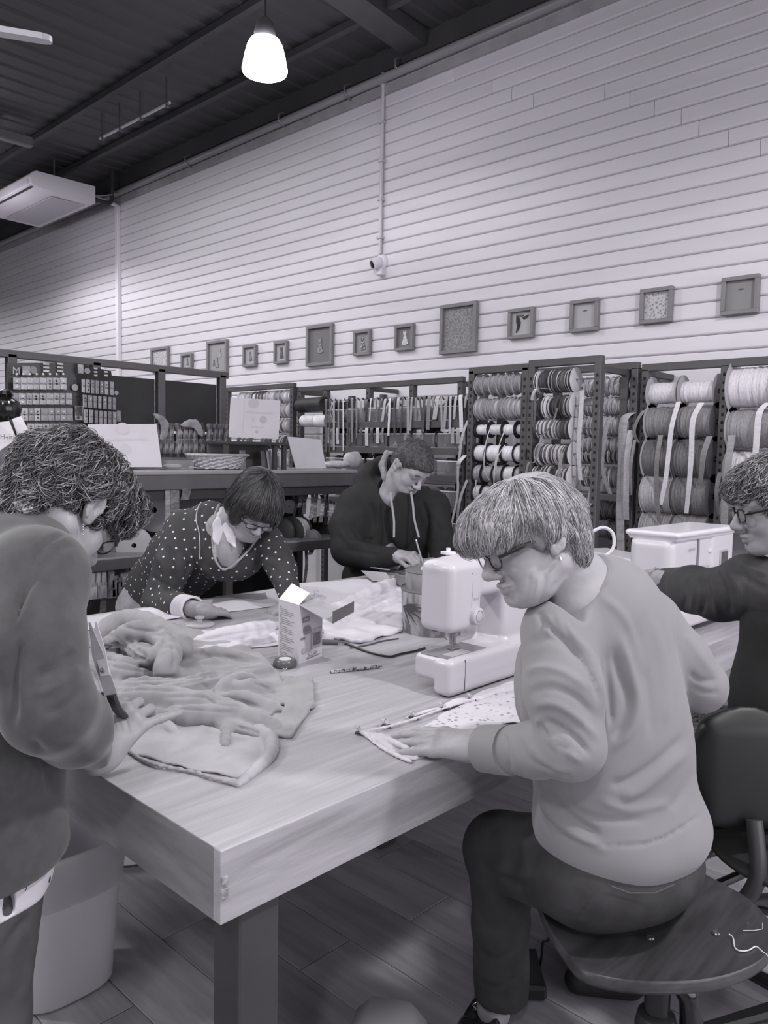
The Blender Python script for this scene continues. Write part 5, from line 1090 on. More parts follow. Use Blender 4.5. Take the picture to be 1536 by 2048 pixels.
S.cap(P(-60, 1180, 1.5), P(30, 1400, 1.6), .07, .06, .03); S.cap(P(30, 1400, 1.6), PZ(150, 1480, .85), .055, .045, .02)
S.plane(P(203, 1490, 1.37), dB*.6+Dv(.7, -.2, .3), .006); S.plane(P(20, 1722, 1.31), (0, 0, -1), .01); S.cap(nB[0], nB[1]+(nB[2]-nB[1])*.45, .062, .075, .01, 's')
M_cB = mat(.27, .23, rough=.85, scale=(40, 40, 40), bump=.35, bscale=500, dist=.0008, sheen=.3)
solid('cardigan', S, .0058, M_cB, pb, [([(140, 1062), (100, 1080), (70, 1110), (50, 1160), (35, 1230)], 4, -.005), ([(160, 1085), (120, 1100), (80, 1150), (45, 1200), (25, 1290)], 8, -.006), ([(120, 1110), (80, 1160), (55, 1210), (30, 1260)], 9, .006), ([(150, 1300), (110, 1340), (70, 1350)], 10, -.006), ([(160, 1330), (120, 1370), (70, 1390)], 9, .006), ([(170, 1370), (130, 1410), (90, 1430)], 8, -.005), ([(40, 1280), (30, 1350), (25, 1450)], 10, -.008), ([(60, 1480), (90, 1520), (105, 1600)], 10, -.006)], 1, (.0022, 20, 5))
S = Sdf(); S.cap(nB[1]+(nB[2]-nB[1])*.15, nB[1]+(nB[2]-nB[1])*.9, .066, .086, .01); S.cap(nB[0], nB[1]+(nB[2]-nB[1])*.3, .060, .064, .006, 's')
M_prt = mat(.84, .84, rough=.6)
S.cap(P(-50, 972, 1.345), P(56, 1016, 1.325), .022, .016, .01); solid('shirt_collar', S, .004, M_prt, pb)
hemc = P(-82, 1700, 1.31); S = Sdf(); S.ell(hemc+[0, 0, .06], (.160, .150, .36), BX, .01); S.plane(P(60, 1788, 1.31), (0, 0, -1), .006); S.plane(P(30, 1640, 1.31), (0, 0, 1), .006); S.box(P(38, 1790, 1.2), (.007, .09, .05), None, .004, .004, 's')
sho, (sV, sQ) = solid('shirt_hem', S, .005, M_prt, pb, None, 1, (.003, 40, 3))
pp, pn_ = sample(sV, sQ, 150, 5); m = MB()
for i, (a, n_) in enumerate(zip(pp, pn_)):
    s_, u_, _ = frame(n_)
    if i % 3 == 0: m.tube([a+n_*.0006+(s_*math.cos(t)+u_*math.sin(t)*1.4)*.0035 for t in np.linspace(0, 2*PI, 9)], .0007, 4, cap=False)
    else: t = rnd.uniform(0, 3); v_ = s_*math.cos(t)+u_*math.sin(t); w_ = np.cross(n_, v_); m.tube([a+n_*.0006-v_*.004, a+n_*.0006, a+n_*.0006+v_*.003+w_*.003], .0007, 4)
x = m.build('printed_marks', mat(.2, rough=.6), pb); x['kind'] = 'stuff'
nd = nrm(nB[2]-nB[1]); s_, u_, _ = frame(nd); m = MB()
for i in range(22): t = rnd.uniform(0, 2*PI); a = nB[1]+(nB[2]-nB[1])*rnd.uniform(.25, .85); a = a+(s_*math.cos(t)+u_*math.sin(t))*(.0745); m.tube([a, a+nd*.005+s_*.002], .0008, 4)
x = m.build('printed_marks', mat(.2, rough=.6), pb); x['kind'] = 'stuff'
S = Sdf()
for q in (-1, 1): g = P(-110, 2300, 1.36)*[1, 1, 0]+wB*q*.09; S.chain([P(-85, 1790, 1.32)+wB*q*.055, g+[0, 0, .45], g+[0, 0, .07]], [.098, .086, .074], .02)
solid('trousers', S, .009, mat(.30, .25, rough=.8, scale=(20, 20, 20), bump=.2), pb, [([(60, 1830), (30, 1870), (10, 1900)], 7, -.01), ([(75, 1860), (60, 1930), (50, 2000)], 8, .008)], 1, (.003, 12, 2))
for q in (-1, 1):
    g = P(-110, 2300, 1.36)*[1, 1, 0]+wB*q*.09; S = Sdf(); S.chain([g+[0, 0, .045], g+fB*.13+[0, 0, .035]], [.045, .04], .02); S.plane(g+[0, 0, .003], (0, 0, -1), .003); solid('shoe', S, .008, mat(.12, rough=.5), pb)
S = Sdf(); e(HB, (-.018, 0, .045), (.108, .09, .088)); e(HB, (.055, 0, .068), (.07, .074, .05), .03); e(HB, (.085, 0, .05), (.035, .065, .035), .02); e(HB, (-.07, 0, .0), (.055, .075, .07), .03); e(HB, (-.07, 0, -.055), (.035, .055, .05), .02); e(HB, (-.01, .0, .04), (.08, .09, .05), .02)
e(HB, (.05, 0, -.07), (.075, .12, .072), .012, 's'); e(HB, (.115, 0, -.01), (.05, .07, .045), .012, 's')
for q in (-1, 1): e(HB, (.0, q*.09, -.006), (.030, .04, .044), .006, 's')
_, (V, Q) = solid('hair', S, .005, mat(.2, .14, rough=.6, scale=(70, 70, 70), bump=.6, bscale=200), pb, None, 1, (.007, 60, 8))
def keepZ(H, z0, zf=None): return lambda c_, n_: (((c_-H.c)@H.z/H.k > np.where((c_-H.c)@H.x > .03, z0 if zf is None else zf, z0))).astype(float)
def radial(H, back=.5):
    def f(p, N):
        L_ = (p-H.c)@H.ax.T; d = L_-np.array([-.03, 0, .12]); d /= np.linalg.norm(d, axis=1, keepdims=True); return (d+np.array([-back*.2, 0, -.4]))@H.ax
    return f
for v_, sd, nn, cu in ((.60, 21, 900, .009), (.40, 22, 1700, .008), (.20, 23, 2200, .007)): hair_on(pb, V, Q, nn, radial(HB), .05, .0008, mat(v_, rough=.4), keepZ(HB, -.09, .0), seed=sd, curl=cu, curl_n=.95, spread=.35, seg=7, tan=.8)
glasses(pb, HB, v=.1, thick=.0017)
# scissors in her hand, blades up
sc_p = P(229, 1398, 1.36); tipS = P(179, 1244, 1.33); dS = nrm(tipS-sc_p); sdS = nrm(np.cross(dS, FW)); piv = P(207, 1340, 1.345)
sx = thing('scissors', 'open long steel tailor scissors with dark handles held by the left woman', 'scissors', tuple(piv))
def blade(tip, base, w0, w1, name, m_): d_ = tip-base; L_ = np.linalg.norm(d_); d_ = d_/L_; s_ = nrm(np.cross(d_, FW)); return MB().prism([(-w0, 0), (w0, 0), (w1, L_*.55), (w1*.12, L_), (-w1*.12, L_*.99), (-w1*.7, L_*.5)], base, (s_, d_, np.cross(s_, d_)), .0012).build(name, m_, sx)
M_bl = mat(.74, .68, rough=.3, scale=(40, 40, 40)); blade(tipS, P(223, 1392, 1.36), .011, .012, 'blade', M_bl); blade(P(192, 1243, 1.34), piv+dS*-.01, .008, .010, 'blade', mat(.86, .8, rough=.25)); 
MB().lathe(piv-FW*.004, [(0, .003), (.004, .002), (.005, 0)], -FW, 14, cap=False).build('pivot_screw', mat(.75, rough=.2, metal=.7), sx, smooth=True)
MB().tube(smooth_path([P(222, 1388, 1.36), P(228, 1405, 1.37), P(236, 1420, 1.39), P(247, 1432, 1.41)]), [.012]*4+[.011]*4+[.009]*5 if 0 else .0105, 8, flat=(1, .6)).build('handle', mat(.2, rough=.35), sx, smooth=True)
MB().tube(smooth_path([P(208, 1385, 1.44), P(204, 1400, 1.44), P(208, 1412, 1.44), P(218, 1416, 1.44), P(228, 1412, 1.45)]), .005, 6).build('handle', mat(.2, rough=.35), sx, smooth=True)
# earring
nearB = 1 if (HB.p(0, .1, 0)-CAMP)@FW < (HB.p(0, -.1, 0)-CAMP)@FW else -1
m = MB()
for k in range(5): m.lathe(HB.p(.0, nearB*.082, -.038)-np.array([0, 0, .0045*k]), [(0, .0018), (.0016, 0), (0, -.0018)], n=6, cap=False)
m.build('earring', mat(.8, rough=.1, metal=.6), pb)
# ------------------------------------------------------------ C: woman in the polka dot cardigan leaning on her forearms
pc = person('dark-bobbed woman in a polka dot cardigan leaning on her forearms over the far table edge', P(330, 1180, 3.5))
def heading(r, a): h = RT*r+FW*a; h[2] = 0; return nrm(h)
hC = heading(.40, -.85); be = math.radians(38)
HC = Head(P(508, 1012, 3.08), hC*math.cos(be)-UPZ*math.sin(be), hC*math.sin(be)+UPZ*math.cos(be)+RT*.30, k=1.08)
sh = Sdf(); HC.skin(sh, ears=False); nC = [HC.p(-.03, 0, -.03), P(462, 1045, 3.14), P(435, 1060, 3.2)]; sh.chain(nC, [.055, .055, .07], .03); sh.ell(P(458, 1095, 3.12), (.055, .06, .09), np.stack([RT, FW, -DN]), .03)
elR = P(316, 1205, 3.12); wrCr = PZ(408, 1222, .82); dCr = nrm(PZ(470, 1226, .79)-wrCr); S1 = Sdf(); tC = np.cross(UPZ, dCr)
hand(S1, wrCr, dCr, UPZ, tC*-1 if (tC@FW) < 0 else tC, L=.185, curl=((30, 40, 25), (34, 40, 25), (28, 40, 20), (20, 30, 15)), spread=(2, 0, -6, -12), thumb=((.7, .5, -.4), (.9, -.1, -.3)), wr=.028, rf=1.1); S1.chain([elR+(wrCr-elR)*.5, wrCr], [.036, .029], .02)
elL = P(566, 1140, 3.12); wrCl = PZ(583, 1200, .83); dCl = nrm(PZ(548, 1222, .79)-wrCl); S2 = Sdf(); tl = np.cross(UPZ, dCl)
hand(S2, wrCl, dCl, UPZ, tl if (tl@FW) > 0 else -tl, L=.185, curl=((25, 30, 20), (25, 30, 20), (25, 30, 15), (20, 30, 15)), thumb=((.8, .4, -.4), (.9, .0, -.3)), rf=1.1); S2.chain([elL+(wrCl-elL)*.6, wrCl], [.03, .028], .02)
fC = hC; wC = np.cross(UPZ, fC); CX = np.stack([wC, fC, UPZ]); core = Sdf()
hipC = P(318, 1190, 3.62); core.chain([hipC-[0, 0, .05], P(375, 1115, 3.42), P(440, 1070, 3.22)], [.12, .11, .1], .05)
elR = P(316, 1205, 3.12); elL = P(566, 1140, 3.12); core.chain([P(372, 1065, 3.25), elR, wrCr], [.045, .04, .028], .02); core.chain([P(535, 1085, 3.2), elL, wrCl], [.042, .038, .028], .02)
lgC = []
for q in (-1, 1): hp = hipC+wC*q*.09-[0, 0, .05]; kn_ = np.array([hp[0], hp[1], .48])+hC*.02; lgC.append((hp, kn_, np.array([kn_[0], kn_[1], .08])-hC*.03))
legs(core, lgC, .07)
for a, b, c_ in lgC: core.cap(c_-[0, 0, .04], c_+hC*.12-[0, 0, .045], .035, .03, .02)
skin_body(pc, core, [(sh, .0042, None), (S1, .0036, None), (S2, .0036, None)], M_skin2)
S = Sdf(); S.chain([hipC+[0, 0, .03], P(368, 1120, 3.43), P(425, 1085, 3.26)], [.155, .15, .14], .06); S.ell(P(465, 1115, 3.2), (.13, .10, .10), CX, .05); S.cap(P(372, 1055, 3.26), P(530, 1075, 3.2), .075, .06, .05)
S.cap(P(420, 1035, 3.25), P(440, 1040, 3.22), .07, .06, .04)
S.chain([P(368, 1062, 3.24), P(345, 1130, 3.15), elR], [.085, .075, .064], .02); S.chain([elR, elR+(wrCr-elR)*.5], [.064, .052], .02); S.chain([P(538, 1085, 3.19), P(556, 1120, 3.14), elL], [.064, .06, .054], .02); S.chain([elL, wrCl-dCl*.0], [.054, .040], .02)
S.plane(wrCr-dCr*.075, dCr*-1*-1, .006) if 0 else None
S.chain([P(472, 1000, 3.03), P(462, 1060, 3.04), P(462, 1115, 3.05)], [.05, .052, .036], .006, 's'); S.plane(hipC-[0, 0, .11], (0, 0, -1), .01)
M_crd = mat(.235, .205, rough=.8, scale=(20, 20, 20), bump=.2, bscale=400)
stC = [([(330, 1090), (350, 1120), (345, 1165)], 5, -.01), ([(315, 1110), (330, 1150), (320, 1190)], 5, .008), ([(385, 1120), (375, 1150), (380, 1180)], 6, -.012), ([(400, 1130), (430, 1160), (420, 1190)], 6, .01), ([(300, 1150), (330, 1170), (360, 1180)], 4, -.006), ([(530, 1110), (550, 1112), (575, 1105)], 3, -.004), ([(535, 1130), (560, 1145), (580, 1155)], 4, -.006), ([(540, 1150), (560, 1165), (585, 1172)], 4, .005)]
_, (cV, cQ) = solid('cardigan', S, .0075, M_crd, pc, stC, 1, (.003, 18, 9))
# polka dots as small raised spots spread evenly over the knit
p_, n_ = sample(cV, cQ, 6000, 31); kept = []; cell = {}
for i in range(len(p_)):
    key = tuple((p_[i]//.034).astype(int)); ok = True
    for dx in (-1, 0, 1):
        for dy in (-1, 0, 1):
            for dz in (-1, 0, 1):
                for j in cell.get((key[0]+dx, key[1]+dy, key[2]+dz), []):
                    if np.sum((p_[j]-p_[i])**2) < .031**2: ok = False
    if ok: cell.setdefault(key, []).append(i); kept.append(i)
m = MB()
for i in kept:
    s_, u_, _ = frame(n_[i]); m.add([p_[i]+n_[i]*.0012+(s_*math.cos(t)+u_*math.sin(t))*.0046 for t in np.arange(0, 2*PI, PI/3)]+[p_[i]+n_[i]*.002], [(k, (k+1) % 6, 6) for k in range(6)])
x = m.build('polka_dots', mat(.86, rough=.6), pc); x['kind'] = 'stuff'
# neckline trims, white shirt collar and cuff
nl = [(438, 1010), (427, 1040), (425, 1075), (429, 1110), (440, 1133), (452, 1138), (475, 1122), (498, 1098), (512, 1080)]
def onsurf(V_, pts, lift=.004):
    pj = proj(V_); out = []
    for x, y in pts:
        d2 = (pj[:, 0]-x)**2+(pj[:, 1]-y)**2; c_ = np.flatnonzero(d2 < 60)
        if not len(c_): c_ = np.array([d2.argmin()])
        dd_ = pj[c_, 2].min(); out.append(P(x, y, dd_-lift))
    return smooth_path(out, 4)
tubem('neck_trim', onsurf(cV, nl), .006, mat(.62, rough=.7), pc, 6); tubem('neck_trim', onsurf(cV, [(x+5*(x < 440)-2*(x > 460), y-4*(y > 1120)) for x, y in nl]), .0045, mat(.2, rough=.7), pc, 6)
tubem('cord_trim', onsurf(cV, [(402, 1004), (395, 1018), (392, 1040), (398, 1065), (400, 1095), (399, 1118)]), .0018, mat(.75, rough=.6), pc, 5)
def flatpoly(name, pts, m_, par, th=.004): q = [P(*p) for p in pts]; n = nrm(np.cross(q[1]-q[0], q[-1]-q[0])); n = n if n@FW < 0 else -n; k = len(q); return MB().add(q+[a-n*th for a in q], [tuple(range(k)), tuple(range(k, 2*k))[::-1]]+[(i, k+i, k+(i+1) % k, (i+1) % k) for i in range(k)]).build(name, m_, par, smooth=30)
M_wh = mat(.84, .80, rough=.6, scale=(12, 12, 12))
S = Sdf(); VW = nrm(P(450, 1060, 1)-CAMP); S.chain([P(446, 1020, 3.12), P(440, 1050, 3.09), P(441, 1076, 3.08)], [.016, .028, .032], .01, fl=(VW, .3)); S.chain([P(455, 1055, 3.08), P(463, 1078, 3.06), P(471, 1095, 3.05)], [.022, .018, .006], .01, fl=(VW, .35))
solid('shirt_collar', S, .004, M_wh, pc)
S = Sdf(); S.ell(P(458, 1104, 3.122), (.065, .035, .085), CX, .01); solid('undershirt', S, .006, mat(.68, .6, rough=.6, scale=(30, 30, 30)), pc)
dc = nrm(wrCr-elR); a = elR+(wrCr-elR)*.40; b = elR+(wrCr-elR)*.78; S = Sdf(); S.cap(a, b, .050, .048, .01); S.plane(b, dc, .003); S.cap(b-dc*.05, b+dc*.05, .036, .040, .004, 's'); solid('shirt_cuff', S, .004, M_wh, pc)
S = Sdf(); S.chain([hipC-[0, 0, .01], hipC-[0, 0, .09]], [.155, .16], .03)
for a, b, c_ in lgC: S.cap(a, b, .1, .07, .03); S.cap(b, c_, .07, .055, .02)
S.plane(lgC[0][2], (0, 0, -1), .004); solid('trousers', S, .011, mat(.62, .52, rough=.7, scale=(20, 20, 20)), pc, None, 1, (.003, 16, 2))
tubem('belt', [hipC-[0, 0, .09]+(wC*math.cos(t)+fC*math.sin(t))*.166 for t in np.linspace(0, 2*PI, 30)], .012, mat(.5, rough=.5), pc, 6, cap=False)
for a, b, c_ in lgC: S = Sdf(); S.cap(c_*[1, 1, 0]+[0, 0, .045], c_*[1, 1, 0]+hC*.13+[0, 0, .038], .045, .038); S.plane((0, 0, .004), (0, 0, -1), .003); solid('shoe', S, .01, mat(.15, rough=.5), pc)
S = Sdf(); e(HC, (-.015, 0, .045), (.108, .088, .092)); e(HC, (.05, 0, .05), (.062, .082, .055), .03); e(HC, (-.03, 0, -.02), (.075, .098, .085), .03)
for q in (-1, 1): e(HC, (.035, q*.07, -.005), (.045, .026, .065), .02)
e(HC, (.085, 0, .038), (.030, .062, .03), .02); e(HC, (.10, 0, -.052), (.06, .056, .070), .008, 's'); e(HC, (.03, 0, -.11), (.09, .10, .045), .015, 's')
_, (V, Q) = solid('hair', S, .005, mat(.15, .10, rough=.35, scale=(40, 40, 40)), pc, None, 1)
def straight(H, crown=(-.02, 0, .15)):
    def f(p, N):
        L_ = (p-H.c)@H.ax.T; d = L_-np.array(crown); d = d/np.linalg.norm(d, axis=1, keepdims=True)*np.array([.7, .7, .3])+np.array([0, 0, -.9]); return d@H.ax
    return f
for v_, sd, nn in ((.34, 41, 1300), (.14, 42, 1900), (.22, 43, 1200)): hair_on(pc, V, Q, nn, straight(HC), .055, .0009, mat(v_, rough=.3), keepZ(HC, .02, .07), seed=sd, curl=.0006, spread=.04, seg=5, tan=1.0)
glasses(pc, HC, v=.12, h_=.0105, thick=.0016, drop=-.006, fx=.108)
# ------------------------------------------------------------ D: man in the dark hoodie
pd = person('short-haired man in a black hooded top writing at the far side of the table', P(770, 1150, 4.25))
hD = heading(.55, -.80); be = math.radians(42)
HD = Head(P(822, 934, 4.10), hD*math.cos(be)-UPZ*math.sin(be), hD*math.sin(be)+UPZ*math.cos(be)+RT*.15, k=1.1, fat=1.12)
sh = Sdf(); HD.skin(sh, jowl=1.0, chin=1.1, nose=1.1); nD = [HD.p(-.03, 0, -.03), P(798, 965, 4.17), P(790, 990, 4.2)]; sh.chain(nD, [.07, .075, .09], .03)
S1 = Sdf(); wrD = P(797, 1113, 4.02); dD = nrm(P(840, 1112, 3.92)-wrD); hand(S1, wrD, dD, nrm(UPZ-FW*.5), np.cross(dD, UPZ)*-1 if (np.cross(dD, UPZ)@FW) > 0 else np.cross(dD, UPZ), L=.2, curl=((45, 55, 30), (45, 55, 30), (48, 55, 30), (48, 50, 30)), thumb=((.8, .3, -.4), (.9, -.2, -.2)), rf=1.15, wr=.032); S1.chain([wrD-dD*.08, wrD], [.04, .032], .02)
S2 = Sdf(); wrD2 = P(872, 1125, 4.05); dD2 = nrm(P(845, 1127, 3.95)-wrD2); hand(S2, wrD2, dD2, nrm(UPZ-FW*.5), np.cross(dD2, UPZ), L=.19, curl=((35, 45, 30),), rf=1.1)
core = Sdf(); fD = hD; wD = np.cross(UPZ, heading(.25, -.97)); DX = np.stack([wD, heading(.25, -.97), UPZ])
bD = P(770, 1200, 4.32); core.chain([bD, P(775, 1080, 4.27)], [.16, .15], .05)
shR, shL = P(716, 1012, 4.22), P(868, 1015, 4.27); elR, elL = P(694, 1098, 4.12), P(884, 1092, 4.2); core.chain([shR, elR, wrD], [.06, .055, .035], .02); core.chain([shL, elL, wrD2], [.055, .05, .032], .02)
lgD = []
for q in (-1, 1): hp = bD+wD*q*.1-[0, 0, .05]; lgD.append((hp, np.array([hp[0], hp[1], .5]), np.array([hp[0], hp[1], .08])))
legs(core, lgD, .085)
for a, b, c_ in lgD: core.cap(c_-[0, 0, .04], c_+hD*.13-[0, 0, .045], .035, .03, .02)
skin_body(pd, core, [(sh, .0042, None), (S1, .0038, None), (S2, .0038, None)])
M_hd = mat(.135, .11, rough=.85, scale=(20, 20, 20), bump=.2, bscale=400)
S = Sdf(); S.ell(P(775, 1160, 4.33), (.26, .19, .2), DX, .06); S.ell(P(778, 1075, 4.29), (.235, .17, .2), DX, .08); S.cap(shR, shL, .095, .085, .06); S.cap(P(770, 985, 4.27), P(815, 985, 4.25), .09, .08, .05)
S.chain([shR, P(697, 1055, 4.17), elR], [.105, .095, .085], .04); S.chain([elR, P(745, 1115, 4.07), wrD-dD*.03], [.085, .066, .048], .025); S.chain([shL, elL], [.088, .072], .04); S.chain([elL, wrD2-dD2*.02], [.072, .046], .025)
S.chain([P(742, 940, 4.33), P(730, 965, 4.3), P(735, 990, 4.24)], [.05, .06, .06], .04); S.cap(P(765, 930, 4.36), P(790, 935, 4.38), .055, .05, .04)
S.cap(nD[0]+[0, 0, .02], nD[1]+(nD[2]-nD[1])*.5, .082, .095, .01, 's'); S.plane(bD-[0, 0, .12], (0, 0, -1), .01)
stD = [([(700, 1040), (720, 1075), (745, 1080)], 5, -.012), ([(680, 1060), (700, 1085), (735, 1090)], 5, .01), ([(690, 1100), (730, 1105), (760, 1110)], 5, -.008), ([(745, 1000), (755, 1040), (752, 1080)], 4, -.012), ([(845, 1000), (855, 1040), (850, 1080)], 4, -.012), ([(870, 1040), (880, 1060), (890, 1065)], 4, -.008), ([(868, 1075), (885, 1082), (895, 1080)], 4, .006)]
solid('hooded_top', S, .009, M_hd, pd, stD, 1, (.004, 14, 3))
S = Sdf(); S.chain([P(773, 905, 4.2), P(765, 930, 4.18), P(770, 955, 4.15), P(782, 975, 4.13), P(798, 988, 4.1)], [.014, .02, .017, .013, .008], .01); S.cap(P(773, 905, 4.2), P(786, 907, 4.2), .010, .012, .01)
solid('hood_lining', S, .005, mat(.6, .5, rough=.8, scale=(60, 60, 60)), pd)
S = Sdf(); S.ell(P(806, 1040, 4.1), (.075, .03, .16), DX, .01); solid('black_shirt', S, .008, mat(.09, rough=.8), pd)
for pts in ([(781, 985), (784, 1010), (788, 1040), (788, 1075)], [(822, 985), (826, 1010), (829, 1040), (838, 1075)]):
    tubem('drawstring', smooth_path([P(x, y, 4.05-.0006*(y-985)) for x, y in pts]), .006, mat(.62, rough=.7), pd, 6)
S = Sdf(); S.chain([bD-[0, 0, .02], bD-[0, 0, .1]], [.18, .19], .03)
for a, b, c_ in lgD: S.cap(a, b, .115, .085, .03); S.cap(b, c_, .085, .07, .02)
S.plane(lgD[0][2], (0, 0, -1), .004); solid('trousers', S, .014, mat(.16, .12, rough=.8, scale=(20, 20, 20)), pd)
for a, b, c_ in lgD: S = Sdf(); S.cap(c_*[1, 1, 0]+[0, 0, .048], c_*[1, 1, 0]+hD*.14+[0, 0, .04], .05, .04); S.plane((0, 0, .004), (0, 0, -1), .003); solid('shoe', S, .011, mat(.2, rough=.5), pd)
S = Sdf(); e(HD, (-.014, 0, .047), (.102, .083, .088)); e(HD, (-.045, 0, .0), (.066, .081, .065), .02); e(HD, (.06, 0, .066), (.042, .055, .030), .02); e(HD, (.125, 0, .0), (.075, .1, .058), .008, 's'); e(HD, (.045, 0, -.06), (.075, .13, .075), .008, 's'); e(HD, (-.03, 0, -.1), (.08, .12, .055), .01, 's')
_, (V, Q) = solid('hair', S, .005, mat(.30, .20, rough=.6, scale=(90, 90, 90), bump=.5, bscale=260), pd, None, 1, (.002, 80, 3))
for v_, sd, nn in ((.44, 51, 1100), (.22, 52, 1600)): hair_on(pd, V, Q, nn, lambda p, N: np.tile(HD.v(1, 0, .1), (len(p), 1)), .013, .0008, mat(v_, rough=.5), seed=sd, spread=.35, seg=3, tan=.75)
tubem('brow', [HD.p(.094, -.045, .028), HD.p(.1, -.03, .032), HD.p(.1, -.015, .028)], .003, mat(.25, rough=.8), pd, 5); tubem('brow', [HD.p(.094, .045, .028), HD.p(.1, .03, .032), HD.p(.1, .015, .028)], .003, mat(.25, rough=.8), pd, 5)
a = P(846, 1128, 3.93); b = P(833, 1083, 3.97); o = MB().tube([a, b], .0045, 8).build('pencil', mat(.6, rough=.4), smooth=True, loc=tuple(a)); tag(o, "pencil held upright in the man's hand", 'pencil'); MB().tube([b, b+(b-a)*.08], .005, 8).build('ferrule', mat(.85, rough=.2, metal=.5), o)
# ------------------------------------------------------------ E: woman at the right edge
pe = person('curly-haired woman with glasses cut off by the right edge, reaching to the far machine', P(1600, 1450, 1.9))
hE = heading(-.97, .1); be = math.radians(13)
HE = Head(P(1558, 1012, 1.95), hE*math.cos(be)-UPZ*math.sin(be), hE*math.sin(be)+UPZ*math.cos(be))
sh = Sdf(); HE.skin(sh, nose=.95); nE = [HE.p(-.03, 0, -.05), P(1590, 1110, 1.97), P(1600, 1150, 1.98)]; sh.chain(nE, [.05, .05, .065], .03)
S1 = Sdf(); wrE = P(1302, 1157, 2.42); dE = nrm(P(1255, 1150, 2.56)-wrE); hand(S1, wrE, dE, UPZ, FW, L=.175, curl=((20, 25, 15),)); S1.chain([wrE-dE*.10, wrE], [.034, .027], .02)
core = Sdf(); wE = np.cross(UPZ, hE); EX = np.stack([wE, hE, UPZ]); core.chain([P(1600, 1500, 1.95), P(1610, 1280, 1.97)], [.12, .12], .05); core.chain([P(1570, 1175, 1.93), P(1440, 1190, 2.1), wrE], [.05, .042, .03], .02)
hpE = P(1600, 1520, 1.97); lgE = [(hpE+wE*q*.08, hpE+hE*.30+wE*q*.09+np.array([-.0, .14, -.02]), (hpE+hE*.30+wE*q*.09+np.array([0, .12, 0]))*[1, 1, 0]+[0, 0, .08]) for q in (-1, 1)]; legs(core, lgE, .075)
for a, b, c_ in lgE: core.cap(c_-[0, 0, .04], c_+hE*.12-[0, 0, .045], .035, .03, .02)
skin_body(pe, core, [(sh, .0034, None), (S1, .0034, None)], M_skin2)
S = Sdf(); S.ell(P(1625, 1330, 1.98), (.17, .13, .2), EX, .05); S.cap(P(1580, 1190, 1.93), P(1650, 1190, 2.05), .085, .08, .05); S.chain([P(1575, 1180, 1.93), P(1500, 1175, 2.02), P(1440, 1190, 2.1)], [.082, .078, .070], .03); S.chain([P(1440, 1190, 2.1), P(1385, 1178, 2.22), P(1330, 1163, 2.37)], [.070, .062, .042], .02); S.plane(P(1330, 1163, 2.375), dE, .005); S.plane(P(1610, 1330, 1.95), (0, 0, -1), .01); S.cap(nE[0], nE[1]+(nE[2]-nE[1])*.5, .06, .07, .01, 's')
stE = [([(1400, 1150), (1408, 1190), (1400, 1235)], 4, -.008), ([(1415, 1148), (1430, 1180), (1435, 1235)], 5, .008), ([(1430, 1140), (1450, 1180), (1460, 1230)], 4, -.008), ([(1450, 1135), (1475, 1170), (1490, 1220)], 6, .006), ([(1470, 1130), (1500, 1160), (1536, 1180)], 5, -.006), ([(1480, 1125), (1510, 1140), (1536, 1150)], 5, .005), ([(1385, 1155), (1388, 1190), (1380, 1225)], 4, .006), ([(1370, 1158), (1372, 1190), (1366, 1220)], 4, -.005)]
solid('jumper', S, .006, mat(.25, .215, rough=.85, scale=(30, 30, 30), bump=.3, bscale=500), pe, stE, 1, (.002, 20, 2))
S = Sdf(); S.chain([P(1590, 1530, 1.97), P(1598, 1400, 1.94), P(1595, 1260, 1.94)], [.155, .15, .13], .05); S.plane(P(1500, 1228, 1.9), (-.1, 0, 1), .03) if 0 else None; solid('black_tunic', S, .009, mat(.11, .09, rough=.9, scale=(30, 30, 30)), pe, None, 1, (.004, 15, 2))
S = Sdf()
for a, b, c_ in lgE: S.cap(a, b, .105, .085, .05); S.cap(b, c_, .085, .07, .03)
S.plane(lgE[0][2], (0, 0, -1), .004); solid('speckled_skirt', S, .01, mat(.3, .1, rough=.8, scale=(160, 160, 160), lo=.45, hi=.55), pe)
for a, b, c_ in lgE: S = Sdf(); S.cap(c_*[1, 1, 0]+[0, 0, .045], c_*[1, 1, 0]+hE*.13+[0, 0, .038], .045, .036); S.plane((0, 0, .004), (0, 0, -1), .003); solid('shoe', S, .01, mat(.12, rough=.5), pe)
S = Sdf(); e(HE, (-.018, 0, .045), (.108, .09, .09)); e(HE, (.05, 0, .07), (.068, .074, .05), .03); e(HE, (-.06, 0, -.01), (.06, .08, .075), .03); e(HE, (.0, 0, .02), (.07, .092, .05), .02); e(HE, (.10, 0, -.02), (.065, .1, .052), .01, 's'); e(HE, (.045, 0, -.075), (.07, .12, .07), .01, 's')
_, (V, Q) = solid('hair', S, .005, mat(.3, .2, rough=.6, scale=(70, 70, 70), bump=.6, bscale=200), pe, None, 1, (.006, 60, 5))
for v_, sd, nn in ((.66, 61, 1300), (.45, 62, 1400), (.25, 63, 1400)): hair_on(pe, V, Q, nn, radial(HE), .042, .0009, mat(v_, rough=.4), seed=sd, curl=.008, curl_n=1.0, spread=.35, seg=6, tan=.75)
glasses(pe, HE, v=.1, thick=.0018)
nearE = 1 if (HE.p(0, .1, 0)-CAMP)@FW < (HE.p(0, -.1, 0)-CAMP)@FW else -1
MB().tube([HE.p(.004+.012*math.cos(t), nearE*.082, -.048+.014*math.sin(t)) for t in np.linspace(0, 2*PI, 16)], .0018, 6, cap=False).build('hoop_earring', mat(.8, rough=.15, metal=.6), pe, smooth=True)
m = MB()
for k in range(9):
    t = 2*PI*k/9; s_, u_, _ = frame(dE); m.lathe(wrE-dE*.035+(s_*math.cos(t)+u_*math.sin(t))*.034, [(0, .006), (.006, 0), (0, -.006)], n=6, cap=False)
